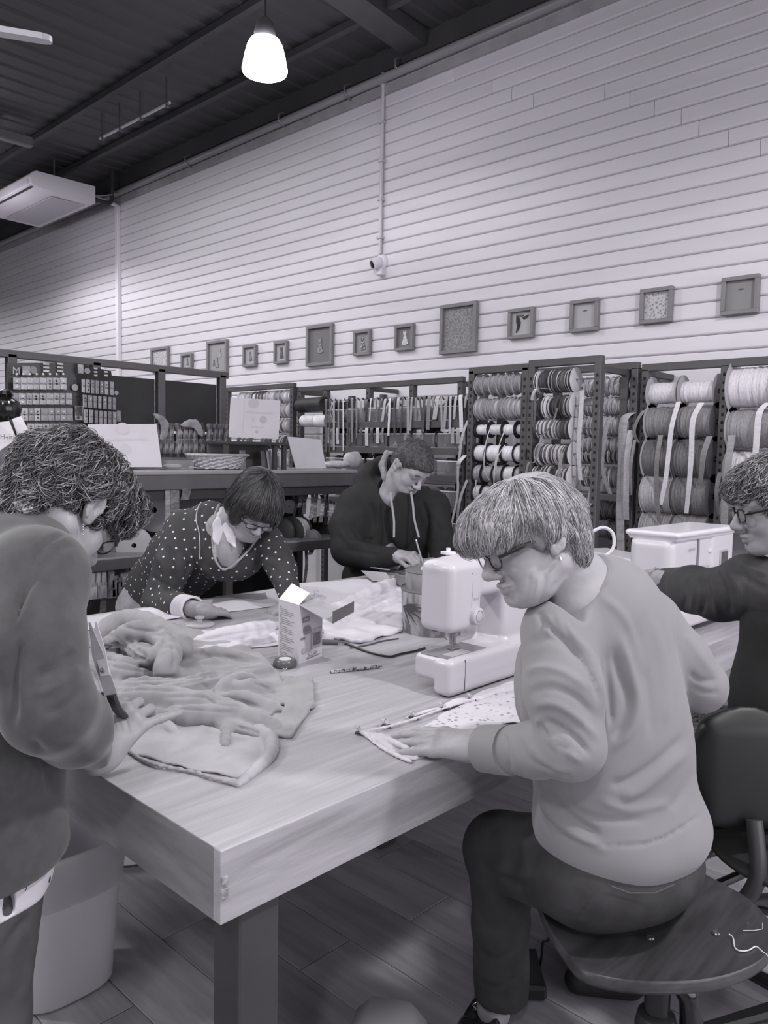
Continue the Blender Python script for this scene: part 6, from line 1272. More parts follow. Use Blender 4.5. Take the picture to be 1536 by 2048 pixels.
m.tube([wrE-dE*.035+(s_*math.cos(t)+u_*math.sin(t))*.033 for t in np.linspace(0, 2*PI, 20)], .0035, 6, cap=False); m.build('bracelet', mat(.7, rough=.2, metal=.4), pe, smooth=True)
# ================================================================= sewing machines
M_mach = mat(.80, .78, rough=.32, scale=(2, 2, 2)); M_mach2 = mat(.72, rough=.35); M_line = mat(.35, rough=.5)
# ---- near machine: x away to the right along the table, free arm to the left
ms = thing('sewing_machine', 'white domestic sewing machine with round dial in front of the grey-haired woman', 'sewing machine', (1.68, 1.30, T))
x0, x1 = 1.525, 1.95; y0, y1 = 1.205, 1.335
S = Sdf(); zb = T+.010
S.box(((x0+x1)/2+.004, (y0+y1)/2, T+.066), ((x1-x0)/2-.004, (y1-y0)/2, .032), None, .014)
S.box(((x0+x1)/2, y0+.03, T+.050), ((x1-x0)/2, .030, .047), None, .016, .004); S.box((1.85, 1.27, T+.05), (.10, .065, .047), None, .016)
S.box((1.865, 1.282, T+.17), (.075, .055, .15), None, .022, .03)
S.box((1.765, 1.284, T+.288), (.155, .052, .050), None, .024, .012)
S.box((1.620, 1.284, T+.248), (.068, .056, .092), None, .022, .01)
S.ell((1.73, 1.287, T+.328), (.17, .045, .020), None, .02)
solid('body', S, .0035, M_mach, ms, None, 2)
MB().obox((1.625, 1.272, T+.0975), (.085, .045, .0022), None, .001).build('needle_plate', mat(.58, rough=.25, metal=.3), ms)
MB().obox((1.60, 1.245, T+.0998), (.04, .016, .0012), None).build('slide_plate', mat(.72, rough=.2), ms)
MB().obox((x0+.06, y0-.0005, T+.053), (.0006, .0012, .04), None).build('tray_seam', M_line, ms)
for x, y in ((x0+.03, y0+.03), (x1-.03, y0+.03), (x1-.03, y1-.03), (1.78, y1-.03)): MB().cyl((x, y, T), (x, y, T+.016), .012, n=10).build('foot', mat(.2, rough=.8), ms)
# take-up slot seam lines and band on the head
for x, w_, v in ((1.638, .0012, .2), (1.668, .0008, .35)): MB().tube(smooth_path([(x-.008, 1.2325, T+.17), (x-.002, 1.229, T+.22), (x, 1.229, T+.30), (x, 1.240, T+.33), (x, 1.265, T+.343)]), w_, 5).build('seam', mat(v, rough=.5), ms)
MB().tube(smooth_path([(1.634, 1.2285, T+.306), (1.633, 1.242, T+.334), (1.633, 1.268, T+.345)]), .0028, 6).build('thread_slot', mat(.25, rough=.6), ms)
MB().lathe((1.652, 1.231, T+.195), [(0, 0), (.022, 0), (.0235, .003), (.0225, .016), (.020, .018), (0, .0185)], (0, -1, 0), 28).build('dial', mat(.76, rough=.3), ms, smooth=True)
m = MB()
for k in range(16): t = 2*PI*k/16; m.box(np.array([1.652+.0145*math.cos(t)-.001, 1.2120, T+.195+.0145*math.sin(t)-.001]), np.array([1.652+.0145*math.cos(t)+.001, 1.2130, T+.195+.0145*math.sin(t)+.001]))
x = m.build('dial_marks', mat(.35, rough=.5), ms); x['kind'] = 'stuff'
MB().lathe((1.87, 1.229, T+.22), [(0, 0), (.02, 0), (.021, .012), (0, .013)], (0, -1, 0), 24).build('stitch_dial', mat(.8, rough=.3), ms, smooth=True)
MB().lathe((1.63, 1.283, T+.10), [(.0025, 0), (.0025, .06)], n=8).build('needle_bar', mat(.8, rough=.15, metal=.8), ms)
MB().obox((1.63, 1.283, T+.128), (.006, .008, .016), None, .002).build('presser_shank', mat(.7, rough=.15, metal=.8), ms)
m = MB(); m.obox((1.632, 1.279, T+.1025), (.018, .010, .0018), None, .0008); m.tube([(1.63, 1.28, T+.102), (1.625, 1.275, T+.115)], .0018, 6); m.tube(smooth_path([(1.615, 1.29, T+.125), (1.605, 1.3, T+.14), (1.60, 1.31, T+.15)]), .0015, 5); m.build('presser_foot', mat(.7, rough=.15, metal=.8), ms)
MB().lathe((1.655, 1.325, T+.318), [(.006, 0), (.006, .028), (.021, .030), (.021, .036), (.006, .038), (.006, .046), (0, .047)], n=20).build('spool_pin', mat(.86, rough=.3), ms, smooth=True)
tubem('top_thread', smooth_path([np.array([1.67, 1.325, T+.35]), np.array([1.71, 1.31, T+.345]), np.array([1.76, 1.29, T+.35])]), .0007, mat(.8, rough=.5), ms, 4)
v_, f_ = text_mesh('B100', .009, (1.643, 1.2255, T+.236), (1, 0, 0), (0, 0, 1)); MB().add(v_, f_).build('lettering', mat(.5, rough=.5), ms)
tubem('carry_handle', smooth_path([np.array([1.735, 1.27, T+.348]), np.array([1.74, 1.245, T+.352]), np.array([1.76, 1.232, T+.335]), np.array([1.775, 1.228, T+.30])]), .0018, mat(.15, rough=.3), ms, 6)
# ---- far machine, larger, with screen
def at2(px, py, d): return P(px, py, d)
A0 = PZ(1285, 1150, T+.02); A1 = PZ(1470, 1232, T+.02)
mt = thing('sewing_machine', 'large white computerised sewing machine with a hard cover lid at the right', 'sewing machine', (2.75, 1.3, T))
ux = nrm((1, -.03, 0)); uy = np.array([-ux[1], ux[0], 0]); o2 = np.array([2.585, 1.15, T+.012])
def M2(x, y, z): return o2+ux*x+uy*y+np.array([0, 0, z])
AX2 = np.stack([ux, uy, UPZ]); S = Sdf()
S.box(M2(.22, .03, .045), (.25, .085, .035), AX2, .014); S.box(M2(.40, .03, .19), (.105, .085, .16), AX2, .025, .02); S.box(M2(.24, .03, .27), (.24, .08, .065), AX2, .02, .01); S.box(M2(.07, .03, .225), (.085, .078, .105), AX2, .03, .01)
S.ell(M2(.20, .03, .12), (.06, .12, .05), AX2, .02, 's')
solid('body', S, .0045, M_mach, mt, None, 2)
S = Sdf(); S.box(M2(.245, .03, .345), (.255, .098, .010), AX2, .009); S.box(M2(.245, .03, .332), (.245, .09, .010), AX2, .009); solid('lid', S, .0045, mat(.86, rough=.25), mt)
MB().tube(smooth_path([M2(.185, -.052, .335), M2(.185, -.054, .26), M2(.178, -.053, .20), M2(.15, -.052, .165)]), .0045, 6).build('trim_band', mat(.5, rough=.3), mt, smooth=True)
MB().obox(M2(.40, -.057, .20), (.035, .003, .07), np.stack([ux, uy, UPZ]), .002).build('control_panel', mat(.66, rough=.3), mt)
MB().obox(M2(.402, -.0605, .225), (.028, .0015, .038), AX2, .001).build('screen', mat(.3, .24, rough=.15, scale=(30, 30, 30)), mt)
m = MB()
for i in range(3):
    for j in range(2): m.obox(M2(.385+.015*i, -.0605, .172-.016*j), (.005, .0015, .0045), AX2)
x = m.build('buttons', mat(.8, rough=.4), mt); x['kind'] = 'stuff'
MB().obox(M2(.29, -.052, .275), (.013, .004, .007), AX2, .002).build('latch', mat(.86, rough=.2), mt)
for k in range(3): MB().obox(M2(.168-.006*k, -.0535, .22-.018*k), (.005, .002, .006), AX2, .001).build('button', mat(.4, rough=.4), mt)
v_, f_ = text_mesh('JANOME', .013, M2(.105, -.0555, .285), ux, UPZ); MB().add(v_, f_).build('lettering', mat(.42, rough=.5), mt)
for x, y in ((0, -.03), (.44, -.03), (0, .09), (.44, .09)): MB().cyl(M2(x, y, 0), M2(x, y, .016), .012, n=10).build('foot', mat(.15, rough=.8), mt)
# handle loop of something white left of the far machine, and the white case behind
cs = thing('machine_cover', 'long white plastic extension tray lying left of the far machine', 'cover', (2.7, 1.75, T))
pts = [PZ(1205, 1128, T+.05), PZ(1280, 1150, T+.05), PZ(1300, 1185, T+.04), PZ(1170, 1140, T+.04)]
S = Sdf(); a = PZ(1165, 1125, T+.075); b = PZ(1315, 1160, T+.075); dd_ = nrm(b-a); s_ = np.array([-dd_[1], dd_[0], 0]); S.box((a+b)/2+s_*.05*(1 if (s_@FW) > 0 else -1), (np.linalg.norm(b-a)/2, .10, .075), np.stack([dd_, s_, UPZ]), .02)
solid('tray', S, .007, mat(.84, rough=.3), cs, None, 1)
tubem('handle', smooth_path([P(x, y, 2.55) for x, y in [(1160, 1095), (1170, 1075), (1195, 1058), (1212, 1056), (1226, 1068), (1228, 1090), (1220, 1105), (1205, 1112), (1180, 1110), (1160, 1108)]]), .0055, mat(.84, rough=.3), cs, 8)
for px_, py_ in ((1283, 1152),): q = PZ(px_, py_, T+.064); MB().lathe(q, [(0, .001), (.012, .001), (.014, 0)], n=16, cap=False).build('finger_hole', mat(.2, rough=.5), cs)
# ================================================================= fabric things on the table
def zt(z): return T+z
# big heap of towelling in front of the left woman
fb = Sdf()
def cl(pts, r, n=3, k=.024): 
    rr = list(r) if hasattr(r, '__len__') else [r]*len(pts); pts = list(pts); m_ = min(rr)
    if m_ > .009:
        for e_, i_ in ((0, 1), (-1, -2)): pts[e_] = (pts[e_][0], pts[e_][1], pts[e_][2]*.45-.004); rr[e_] = rr[e_]*.5
    fb.chain([PZ(x, y, T+.002+z) for x, y, z in pts], rr, k, n=n)
cl([(180, 1290, .02), (215, 1255, .045), (270, 1240, .06), (330, 1262, .05), (365, 1290, .05), (372, 1320, .03)], [.02, .03, .034, .03, .028, .02])
cl([(205, 1290, .05), (250, 1268, .085), (300, 1262, .09), (330, 1290, .07), (300, 1315, .05), (270, 1300, .05), (225, 1275, .05)], [.02, .026, .03, .024, .022, .02, .018])
cl([(355, 1275, .05), (340, 1310, .055), (330, 1345, .03), (365, 1345, .02)], [.028, .03, .026, .02])
cl([(190, 1330, .03), (240, 1345, .03), (300, 1350, .02)], [.03, .026, .02]); cl([(215, 1310, .04), (250, 1330, .03), (275, 1345, .02)], [.02, .022, .02])
cl([(380, 1310, .012), (430, 1305, .016), (480, 1315, .012), (520, 1325, .008)], [.014, .018, .016, .01]); cl([(380, 1335, .012), (430, 1325, .012), (500, 1335, .01)], [.014, .014, .012]); cl([(470, 1345, .01), (520, 1340, .018), (550, 1350, .012)], [.014, .018, .012])
cl([(215, 1372, .015), (290, 1365, .02), (360, 1368, .014), (420, 1352, .014), (480, 1350, .012)], [.014, .014, .012, .012, .01])
cl([(260, 1385, .012), (330, 1380, .016), (400, 1368, .02), (440, 1362, .018)], [.012, .013, .014, .012]); cl([(300, 1392, .012), (350, 1385, .02), (405, 1390, .012)], [.012, .014, .010])
cl([(425, 1392, .02), (450, 1368, .026), (485, 1355, .022), (520, 1365, .014)], [.014, .014, .014, .01]); cl([(445, 1382, .02), (500, 1372, .02), (570, 1375, .014)], [.014, .018, .014]); cl([(440, 1395, .016), (490, 1395, .02), (565, 1420, .016)], [.012, .016, .016]); cl([(520, 1400, .02), (575, 1395, .016)], [.016, .016])
cl([(210, 1400, .02), (290, 1395, .03), (370, 1405, .03), (450, 1420, .026), (520, 1445, .018), (560, 1450, .012)], [.022, .028, .03, .026, .02, .014]); cl([(300, 1430, .016), (380, 1432, .022), (460, 1432, .02), (540, 1448, .012)], [.02, .024, .022, .014])
cl([(450, 1450, .012), (490, 1460, .012), (530, 1475, .006)], [.010, .012, .008]); cl([(440, 1445, .008), (452, 1465, .006), (450, 1490, .002)], [.010, .011, .008])
# flat layers
def slab(pts, z0, z1, k=.008):
    q = [PZ(x, y, T) for x, y in pts]; c_ = sum(q)/len(q); n = len(q)
    def fn(X, Y, Z):
        d = None; A_ = 0
        for i in range(n):
            a, b = q[i], q[(i+1) % n]; e_ = nrm((b-a)*[1, 1, 0]); nn = np.array([e_[1], -e_[0], 0]); nn = nn if nn@(a-c_) > 0 else -nn; t = (X-a[0])*nn[0]+(Y-a[1])*nn[1]; d = t if d is None else np.maximum(d, t)
        wv = .0022*np.sin(X*55+Y*21)+.0018*np.sin(Y*70-X*33)
        zz = np.abs(Z-(z0+z1)/2-wv)-(z1-z0)/2; return np.maximum(d, zz)+0*X
    lo = np.min(q, 0); hi = np.max(q, 0); lo[2] = z0-.006; hi[2] = z1+.006; fb._add(fn, lo, hi, k, 'u')
slab([(175, 1270), (350, 1250), (520, 1310), (555, 1350), (580, 1400), (520, 1455), (300, 1450), (205, 1400)], T+.002, T+.012, .012)
slab([(567, 1360), (626, 1364), (630, 1420), (568, 1434)], T+.003, T+.013, .006); slab([(568, 1424), (630, 1414), (582, 1480), (527, 1474)], T+.003, T+.013, .006)
fbt = thing('fabric_heap', 'crumpled heap of pale grey towelling fabric on the near left of the table', 'fabric', tuple(PZ(380, 1400, T)))
M_fab = mat(.60, .53, rough=.9, scale=(14, 14, 14), bump=.35, bscale=700, dist=.0008, sheen=.3)
stF = [([(195, 1300), (240, 1290), (265, 1310), (300, 1330)], 4, -.012), ([(240, 1250), (290, 1262), (330, 1255)], 4, -.008), ([(340, 1290), (352, 1310), (345, 1340)], 4, -.009), ([(215, 1330), (260, 1338), (300, 1342)], 4, -.008), ([(400, 1318), (450, 1315), (500, 1325)], 5, -.004), ([(500, 1360), (540, 1380), (560, 1385)], 4, -.007), ([(330, 1395), (400, 1392), (430, 1405), (480, 1412)], 3, -.006), ([(470, 1452), (510, 1462), (540, 1468)], 3, -.006), ([(585, 1370), (590, 1410), (560, 1460)], 2, -.002), ([(605, 1370), (608, 1415), (575, 1470)], 2, -.002), ([(210, 1385), (280, 1378), (360, 1382)], 3, -.006), ([(250, 1275), (280, 1300), (290, 1320)], 6, -.012), ([(215, 1265), (235, 1285), (240, 1310)], 4, -.008), ([(300, 1268), (330, 1272), (320, 1300)], 5, -.007), ([(400, 1366), (425, 1380), (420, 1392)], 3, -.006), ([(430, 1398), (470, 1400), (560, 1428)], 3, -.006), ([(340, 1372), (400, 1360), (450, 1345)], 3, -.005), ([(230, 1360), (320, 1356), (380, 1352), (450, 1342)], 4, -.008), ([(310, 1412), (400, 1420), (470, 1425)], 3, -.005), ([(380, 1350), (440, 1340), (520, 1335)], 3, -.004)]
solid('cloth', fb, .0042, M_fab, fbt, stF, 1, (.0009, 60, 4))
# near flat jersey panel with raw edge
fb = Sdf(); slab([(255, 1500), (262, 1455), (330, 1440), (450, 1450), (545, 1490), (548, 1505), (478, 1570), (430, 1558), (370, 1540), (300, 1528)], T+.001, T+.006, .006)
cl([(255, 1500, .002), (285, 1520, .003), (320, 1532, .004), (380, 1542, .003), (430, 1557, .004), (476, 1569, .002)], .0035, n=3, k=.006); cl([(455, 1442, .006), (505, 1455, .008), (542, 1480, .007), (540, 1510, .006), (512, 1538, .004), (478, 1568, .002)], [.010, .014, .014, .011, .010, .006], k=.01)
cl([(290, 1452, .012), (330, 1450, .008), (350, 1462, .004)], [.014, .010, .006], k=.02); cl([(405, 1458, .004), (470, 1475, .004), (500, 1480, .003)], [.006, .006, .004], k=.015)
solid('flat_panel', fb, .0032, mat(.68, .63, rough=.9, scale=(14, 14, 14), bump=.25, bscale=900, dist=.0006), fbt, [([(300, 1470), (340, 1460), (380, 1480)], 10, .003), ([(420, 1520), (460, 1500), (500, 1490)], 5, -.0025), ([(330, 1510), (380, 1500), (430, 1510)], 10, -.002)], 1)
# white tissue pattern heaps behind the carton
def heap(name, label, cat, paths, slabs, m_, h=.006, st=None, noise=None):
    global fb
    fb = Sdf()
    for q in slabs: slab(*q)
    for q in paths: cl(*q)
    o, _ = solid(name, fb, h, m_, None, st, 1, noise); return tag(o, label, cat)
M_tis = mat(.84, .80, rough=.6, scale=(8, 8, 8))
heap('tissue_roll', 'rolled white tissue fabric lying between the grey heap and the carton', 'fabric', [([(385, 1285, .014), (440, 1272, .02), (500, 1262, .022), (556, 1250, .022)], [.018, .024, .026, .024]), ([(395, 1300, .006), (470, 1290, .008), (556, 1275, .01)], [.008, .010, .01])], [([(380, 1270), (540, 1240), (560, 1285), (430, 1310)], T+.002, T+.008)], M_tis, .005, [([(400, 1282), (470, 1268), (550, 1256)], 3, -.004)])
heap('white_cloth', 'large rumpled white cloth on the table between carton and palm print bag', 'fabric', [([(640, 1232, .004), (700, 1202, .012), (750, 1180, .03), (800, 1160, .045)], [.014, .02, .026, .034], 3, .06), ([(650, 1258, .006), (710, 1235, .010), (790, 1200, .02)], [.008, .012, .02], 3, .05), ([(655, 1246, .004), (710, 1222, .01), (790, 1186, .02)], [.008, .010, .014], 3, .03), ([(660, 1275, .003), (720, 1258, .005), (785, 1232, .008)], [.006, .008, .010], 3, .04)], [([(640, 1225), (740, 1175), (810, 1150), (805, 1265), (720, 1290), (650, 1275)], T+.002, T+.014)], M_tis, .006, [([(650, 1248), (710, 1222), (790, 1190)], 4, -.01)], (.003, 26, 4))
sheet('pattern_paper', 'smooth white sheet lying in front of the rolled tissue', 'paper', Z4((385, 1310), (560, 1292), (560, 1262), (375, 1285)), .82, .004, .003)
# printed cotton piece under the hand with clips
M_flo = mat(.80, .58, rough=.8, scale=(52, 52, 52), kind='voronoi', lo=.15, hi=.32)
fp = thing('printed_cotton', 'pale flower-printed cotton piece under the hand of the grey-haired woman', 'fabric', tuple(PZ(960, 1440, T)))
fb = Sdf(); slab([(835, 1462), (905, 1420), (985, 1385), (1080, 1350), (1100, 1440), (960, 1460), (860, 1475)], T+.001, T+.005, .006); solid('printed_panel', fb, .0035, M_flo, fp)
fb = Sdf(); slab([(721, 1463), (800, 1443), (900, 1409), (1040, 1362), (1042, 1378), (900, 1424), (800, 1457), (740, 1470)], T+.003, T+.008, .004); slab([(721, 1464), (750, 1460), (800, 1486), (858, 1511), (822, 1525), (775, 1506)], T+.001, T+.005, .004)
cl([(724, 1465, .006), (770, 1476, .009), (800, 1490, .011), (834, 1508, .008)], [.003, .005, .006, .004], k=.006); cl([(724, 1466, .003), (762, 1493, .004), (795, 1511, .004), (822, 1523, .003)], [.002, .004, .004, .003], k=.006); cl([(724, 1464, .007), (800, 1447, .007), (900, 1413, .007), (1040, 1366, .007)], .003, k=.006)
solid('folded_binding', fb, .0025, mat(.84, .8, rough=.7, scale=(20, 20, 20)), fp, [([(740, 1478), (780, 1500), (815, 1517)], 2, -.003), ([(730, 1474), (770, 1488), (810, 1503)], 2, -.003)], 1)
for i, (px_, py_) in enumerate([(722, 1466), (775, 1451), (830, 1435), (889, 1417), (946, 1399)]):
    q = PZ(px_, py_, T+.005); o = thing('sewing_clip', f"small clear and dark sewing clip, {('first', 'second', 'third', 'fourth', 'fifth')[i]} from the table corner end", 'clip', tuple(q), 'sewing clips along the cotton edge')
    dq = nrm([-.45, .9, 0]); sq = np.array([dq[1], -dq[0], 0])
    MB().obox(q+dq*.002, (.011, .006, .0022), (dq, sq, UPZ), .001).build('jaw', mat(.2, rough=.3), o)
    MB().obox(q+dq*.006+[0, 0, .009], (.010, .006, .0014), (nrm(dq+[0, 0, .45]), sq, nrm(UPZ-dq*.45)), .0006).build('lever', mat(.8, rough=.1, alpha=.8), o)
    MB().tube([q+sq*.007+[0, 0, .003], q+sq*.007+dq*.006+[0, 0, .012], q-sq*.007+dq*.006+[0, 0, .012], q-sq*.007+[0, 0, .003]], .001, 5).build('spring', mat(.85, rough=.15, metal=.8), o)
# palm print fabric bag
cb_ = PZ(868, 1262, T); bg = thing('fabric_bag', 'round fabric basket with palm leaf print behind the near sewing machine', 'basket', tuple(cb_))
def wallp(R0, R1, z0, z1, th=.004): return [(R0-th, z0), (R0, z0), (R0*.5+R1*.5+.003, (z0+z1)/2), (R1, z1), (R1-th, z1), ((R0+R1)/2-th, (z0+z1)/2), (R0-th, z0+.004)]
M_palm = mat(.66, .42, rough=.7, scale=(26, 26, 9), lo=.40, hi=.56, bump=.1); M_trim = mat(.42, rough=.7)
MB().lathe(cb_, wallp(.103, .118, 0, .150), n=36, cap=False).build('bag_wall', M_palm, bg, smooth=True); MB().lathe(cb_, [(0, .002), (.103, .002), (.103, .006), (0, .006)], n=24, cap=False).build('base', M_trim, bg)
MB().lathe(cb_, wallp(.100, .104, .145, .212), n=36, cap=False).build('inner_cuff', mat(.62, .5, rough=.7, scale=(24, 24, 12)), bg, smooth=True)
MB().lathe(cb_, [(.1165, .143), (.1195, .149), (.1165, .157), (.112, .153)], n=36).build('rim_band', M_trim, bg, smooth=True); MB().lathe(cb_, [(.1025, .208), (.106, .213), (.1025, .219), (.099, .214)], n=36).build('rim_band', M_trim, bg, smooth=True)
S = Sdf(); S.chain([cb_+[-.03, .0, .17], cb_+[.0, .02, .2], cb_+[.04, 0, .19]], [.03, .035, .03], .02); solid('cloth_inside', S, .006, M_tis, bg)
m = MB()
for (px_, py_), dirs in (((808, 1212), [(34, -8), (42, 0), (42, 10), (36, 22), (26, 32), (14, 38)]), ((822, 1272), [(-10, -40), (2, -42), (14, -36), (24, -26)]), ((870, 1262), [(-20, -14), (-8, -20), (10, -18), (24, -8)])):
    for dx, dy in dirs:
        pts = []
        for t in np.linspace(0, 1, 6):
            x_, y_ = px_+dx*t, py_+dy*t+6*t*t; q = PZ(x_, y_, T); r0 = ray(x_, y_); o_ = CAMP-cb_; A_ = r0[0]**2+r0[1]**2; B_ = 2*(o_[0]*r0[0]+o_[1]*r0[1]); Rr = .1215; C_ = o_[0]**2+o_[1]**2-Rr**2; D_ = B_*B_-4*A_*C_
            if D_ < 0: break
            if (CAMP+r0*((-B_-math.sqrt(D_))/(2*A_)))[2] < T+.008: break
            pts.append(CAMP+r0*((-B_-math.sqrt(D_))/(2*A_)))
        if len(pts) > 3: nn_ = nrm((pts[1]-cb_)*[1, 1, 0]); m.strip([p+nrm((p-cb_)*[1, 1, 0])*.003 for p in pts], nrm(np.cross(pts[-1]-pts[0], nn_)), [.003, .008, .008, .006, .004, .001][:len(pts)], .0008)
x = m.build('printed_leaves', mat(.28, rough=.8), bg); x['kind'] = 'stuff'
# shallow pouch behind it
cp = PZ(858, 1172, T); cp = PZ(852, 1168, T+.01); pc_ = thing('sewing_pouch', 'open padded pouch full of small notions beside the man\'s hand', 'pouch', tuple(cp-[0, 0, .01]))
cp = cp-[0, 0, .01]; m = MB(); pf = [(.13, .0), (.145, .02), (.142, .062), (.135, .066), (.128, .062), (.132, .02), (.12, .004)]; n = 36; V_ = []
for r_, h_ in pf:
    for k in range(n): t = 2*PI*k/n; V_.append(cp+ux*0+np.array([r_*1.15*math.cos(t), r_*.85*math.sin(t), h_]))
m.add(V_, [(i*n+k, i*n+(k+1) % n, (i+1)*n+(k+1) % n, (i+1)*n+k) for i in range(len(pf)-1) for k in range(n)]); m.build('pouch_wall', mat(.50, .42, rough=.7, scale=(8, 8, 8)), pc_, smooth=True)
MB().lathe(cp, [(0, .002), (.115, .002), (.115, .03), (0, .03)], n=24, cap=False).build('pouch_floor', mat(.4, rough=.7), pc_)
S = Sdf(); r_ = random.Random(3)
for k in range(16): a = cp+[r_.uniform(-.1, .1), r_.uniform(-.07, .07), r_.uniform(.035, .06)]; S.cap(a, a+[r_.uniform(-.05, .05), r_.uniform(-.04, .04), r_.uniform(-.01, .02)], .012, .008, .01)
solid('cloth_scraps', S, .004, mat(.75, .4, rough=.7, scale=(50, 50, 50), lo=.4, hi=.6), pc_)
o = MB().obox(cp+[.02, 0, .078], (.17, .009, .0015), (nrm((.85, -.5, .04)), nrm((.5, .85, 0)), UPZ)).build('dark_ruler', mat(.22, rough=.4), loc=tuple(cp+[0, 0, .08])); tag(o, 'thin dark ruler balanced across the open pouch', 'ruler')
# ================================================================= stool, chair, bin, pedals
st = thing('swivel_stool', 'dark wooden swivel stool the grey-haired woman sits on', 'stool', (1.53, .62, 0))
zs = .485; out = [(1072, 1798), (1090, 1845), (1122, 1895), (1160, 1940), (1230, 1962), (1320, 1968), (1420, 1962), (1500, 1938), (1545, 1900), (1545, 1850), (1500, 1800), (1440, 1765), (1380, 1735), (1300, 1700), (1200, 1690), (1110, 1720), (1075, 1760)]
poly = [PZ(x, y, zs) for x, y in out]; poly = smooth_path(poly+[poly[0]], 4)[:-1]; c0 = sum(poly)/len(poly)
rings = [(.985, -.022), (1.0, -.012), (.995, 0), (.985, .003), (.9, .0), (.6, -.006), (.25, -.008)]; n = len(poly); V_ = []
for s_, h_ in [(.3, -.03), (.9, -.026)]+rings: V_ += [c0+(p-c0)*s_+[0, 0, h_] for p in poly]
nr = 2+len(rings); Fc = [(i*n+k, i*n+(k+1) % n, (i+1)*n+(k+1) % n, (i+1)*n+k) for i in range(nr-1) for k in range(n)]+[tuple(range(n))[::-1], tuple(range((nr-1)*n, nr*n))]
M_seat = mat(.30, .21, rough=.3, scale=(3, 26, 26), kind='wood', bump=.1); MB().add(V_, Fc).build('seat', M_seat, st, smooth=60)
for px_, py_ in ((1300, 1876), (1432, 1866), (1372, 1790), (1500, 1850)):
    q = PZ(px_, py_, zs-.004); MB().lathe(q, [(0, .002), (.006, .0025), (.008, 0)], n=12, cap=False).build('bolt', mat(.6, rough=.2, metal=.8), st, smooth=True)
cc = PZ(1315, 1990, .42); MB().cyl((cc[0], cc[1], .12), (cc[0], cc[1], .46), .023, n=20).build('gas_post', mat(.14, rough=.25, metal=.3), st, smooth=True)
MB().lathe((cc[0], cc[1], 0), [(.028, .1), (.036, .11), (.038, .36), (.033, .385), (.026, .39)], n=20).build('post_cover', mat(.17, rough=.35), st, smooth=True)
MB().box((cc[0]-.04, cc[1]-.02, .45), (cc[0]+.05, cc[1]+.06, .462), .003).build('seat_plate', mat(.15, rough=.4), st)
S = Sdf(); q0 = np.array([cc[0], cc[1], 0]); S.chain([q0+RT*.03+[0, 0, .445], q0+RT*.055+[0, 0, .42], q0+RT*.065+[0, 0, .36], q0+RT*.075+[0, 0, .30]], [.014, .017, .02, .02], .008); solid('tilt_lever', S, .004, mat(.12, rough=.15), st)
for k in range(5):
    t = 2*PI*k/5+.3; e_ = np.array([math.cos(t), math.sin(t), 0]); MB().tube([q0+[0, 0, .11], q0+e_*.16+[0, 0, .09], q0+e_*.27+[0, 0, .07]], [.022, .018, .014], 8).build('base_arm', mat(.15, rough=.35), st, smooth=True)
    MB().lathe(q0+e_*.27+[0, 0, .03]-np.cross(UPZ, e_)*.02, [(0, 0), (.028, 0), (.03, .004), (.03, .036), (.028, .04), (0, .04)], np.cross(UPZ, e_), 16).build('castor', mat(.1, rough=.4), st, smooth=True)
o = MB().tube(smooth_path([PZ(x, y, zs+.002) for x, y in [(1458, 1868), (1466, 1875), (1470, 1895), (1482, 1902), (1498, 1900), (1512, 1893), (1525, 1903), (1540, 1915)]]), .0012, 5).build('loose_thread', mat(.86, rough=.6), smooth=True, loc=tuple(PZ(1480, 1900, zs))); tag(o, 'wavy white thread lying on the dark stool seat', 'thread')
o = MB().tube([PZ(x, y, zs+.002) for x, y in [(1486, 1861), (1508, 1861), (1525, 1858), (1525, 1846)]], .0008, 5).build('loose_thread', mat(.7, rough=.6), loc=tuple(PZ(1500, 1860, zs))); tag(o, 'short bent pale thread at the right of the stool seat', 'thread')
# second chair at the right
c2 = thing('swivel_chair', 'black swivel chair at the right edge with rounded backrest', 'chair', (2.2, .45, 0))
S = Sdf(); S.ell(P(1490, 1530, 1.78), (.125, .02, .135), np.stack([RT, FW, -DN]), .01); S.box(P(1490, 1545, 1.785), (.09, .018, .11), np.stack([RT, FW, -DN]), .017, .05); S.ell(P(1475, 1530, 1.5), (.1, .08, .1), np.stack([RT, FW, -DN]), .02, 's') if 0 else None
solid('backrest', S, .006, mat(.10, rough=.45), c2, None, 3)
S = Sdf(); S.ell(P(1600, 1700, 1.85), (.22, .2, .03)); solid('seat', S, .008, mat(.12, rough=.7), c2)
tubem('back_stem', smooth_path([P(1508, 1640, 1.74), P(1516, 1720, 1.72), P(1512, 1765, 1.72), P(1490, 1800, 1.74), P(1475, 1808, 1.76), P(1560, 1800, 1.85)]), .018, mat(.24, rough=.4), c2, 10)
tubem('foot_ring', [P(1520, 1760, 1.9)+(np.array([1, 0, 0])*math.cos(t)+np.array([0, 1, 0])*math.sin(t))*.14 for t in np.linspace(0, 2*PI, 32)], .009, mat(.16, rough=.3), c2, 8, cap=False)
tubem('ring_brace', [P(1438, 1768, 1.9), P(1560, 1715, 2.0)], .011, mat(.16, rough=.3), c2, 8)
g = P(1620, 1900, 1.9)*[1, 1, 0]; MB().cyl(g+[0, 0, .08], g+[0, 0, .42], .024, n=16).build('gas_post', mat(.14, rough=.3), c2)
for k in range(5): t = 2*PI*k/5; e_ = np.array([math.cos(t), math.sin(t), 0]); MB().tube([g+[0, 0, .09], g+e_*.28+[0, 0, .05]], [.022, .014], 8).build('base_arm', mat(.15, rough=.35), c2, smooth=True)
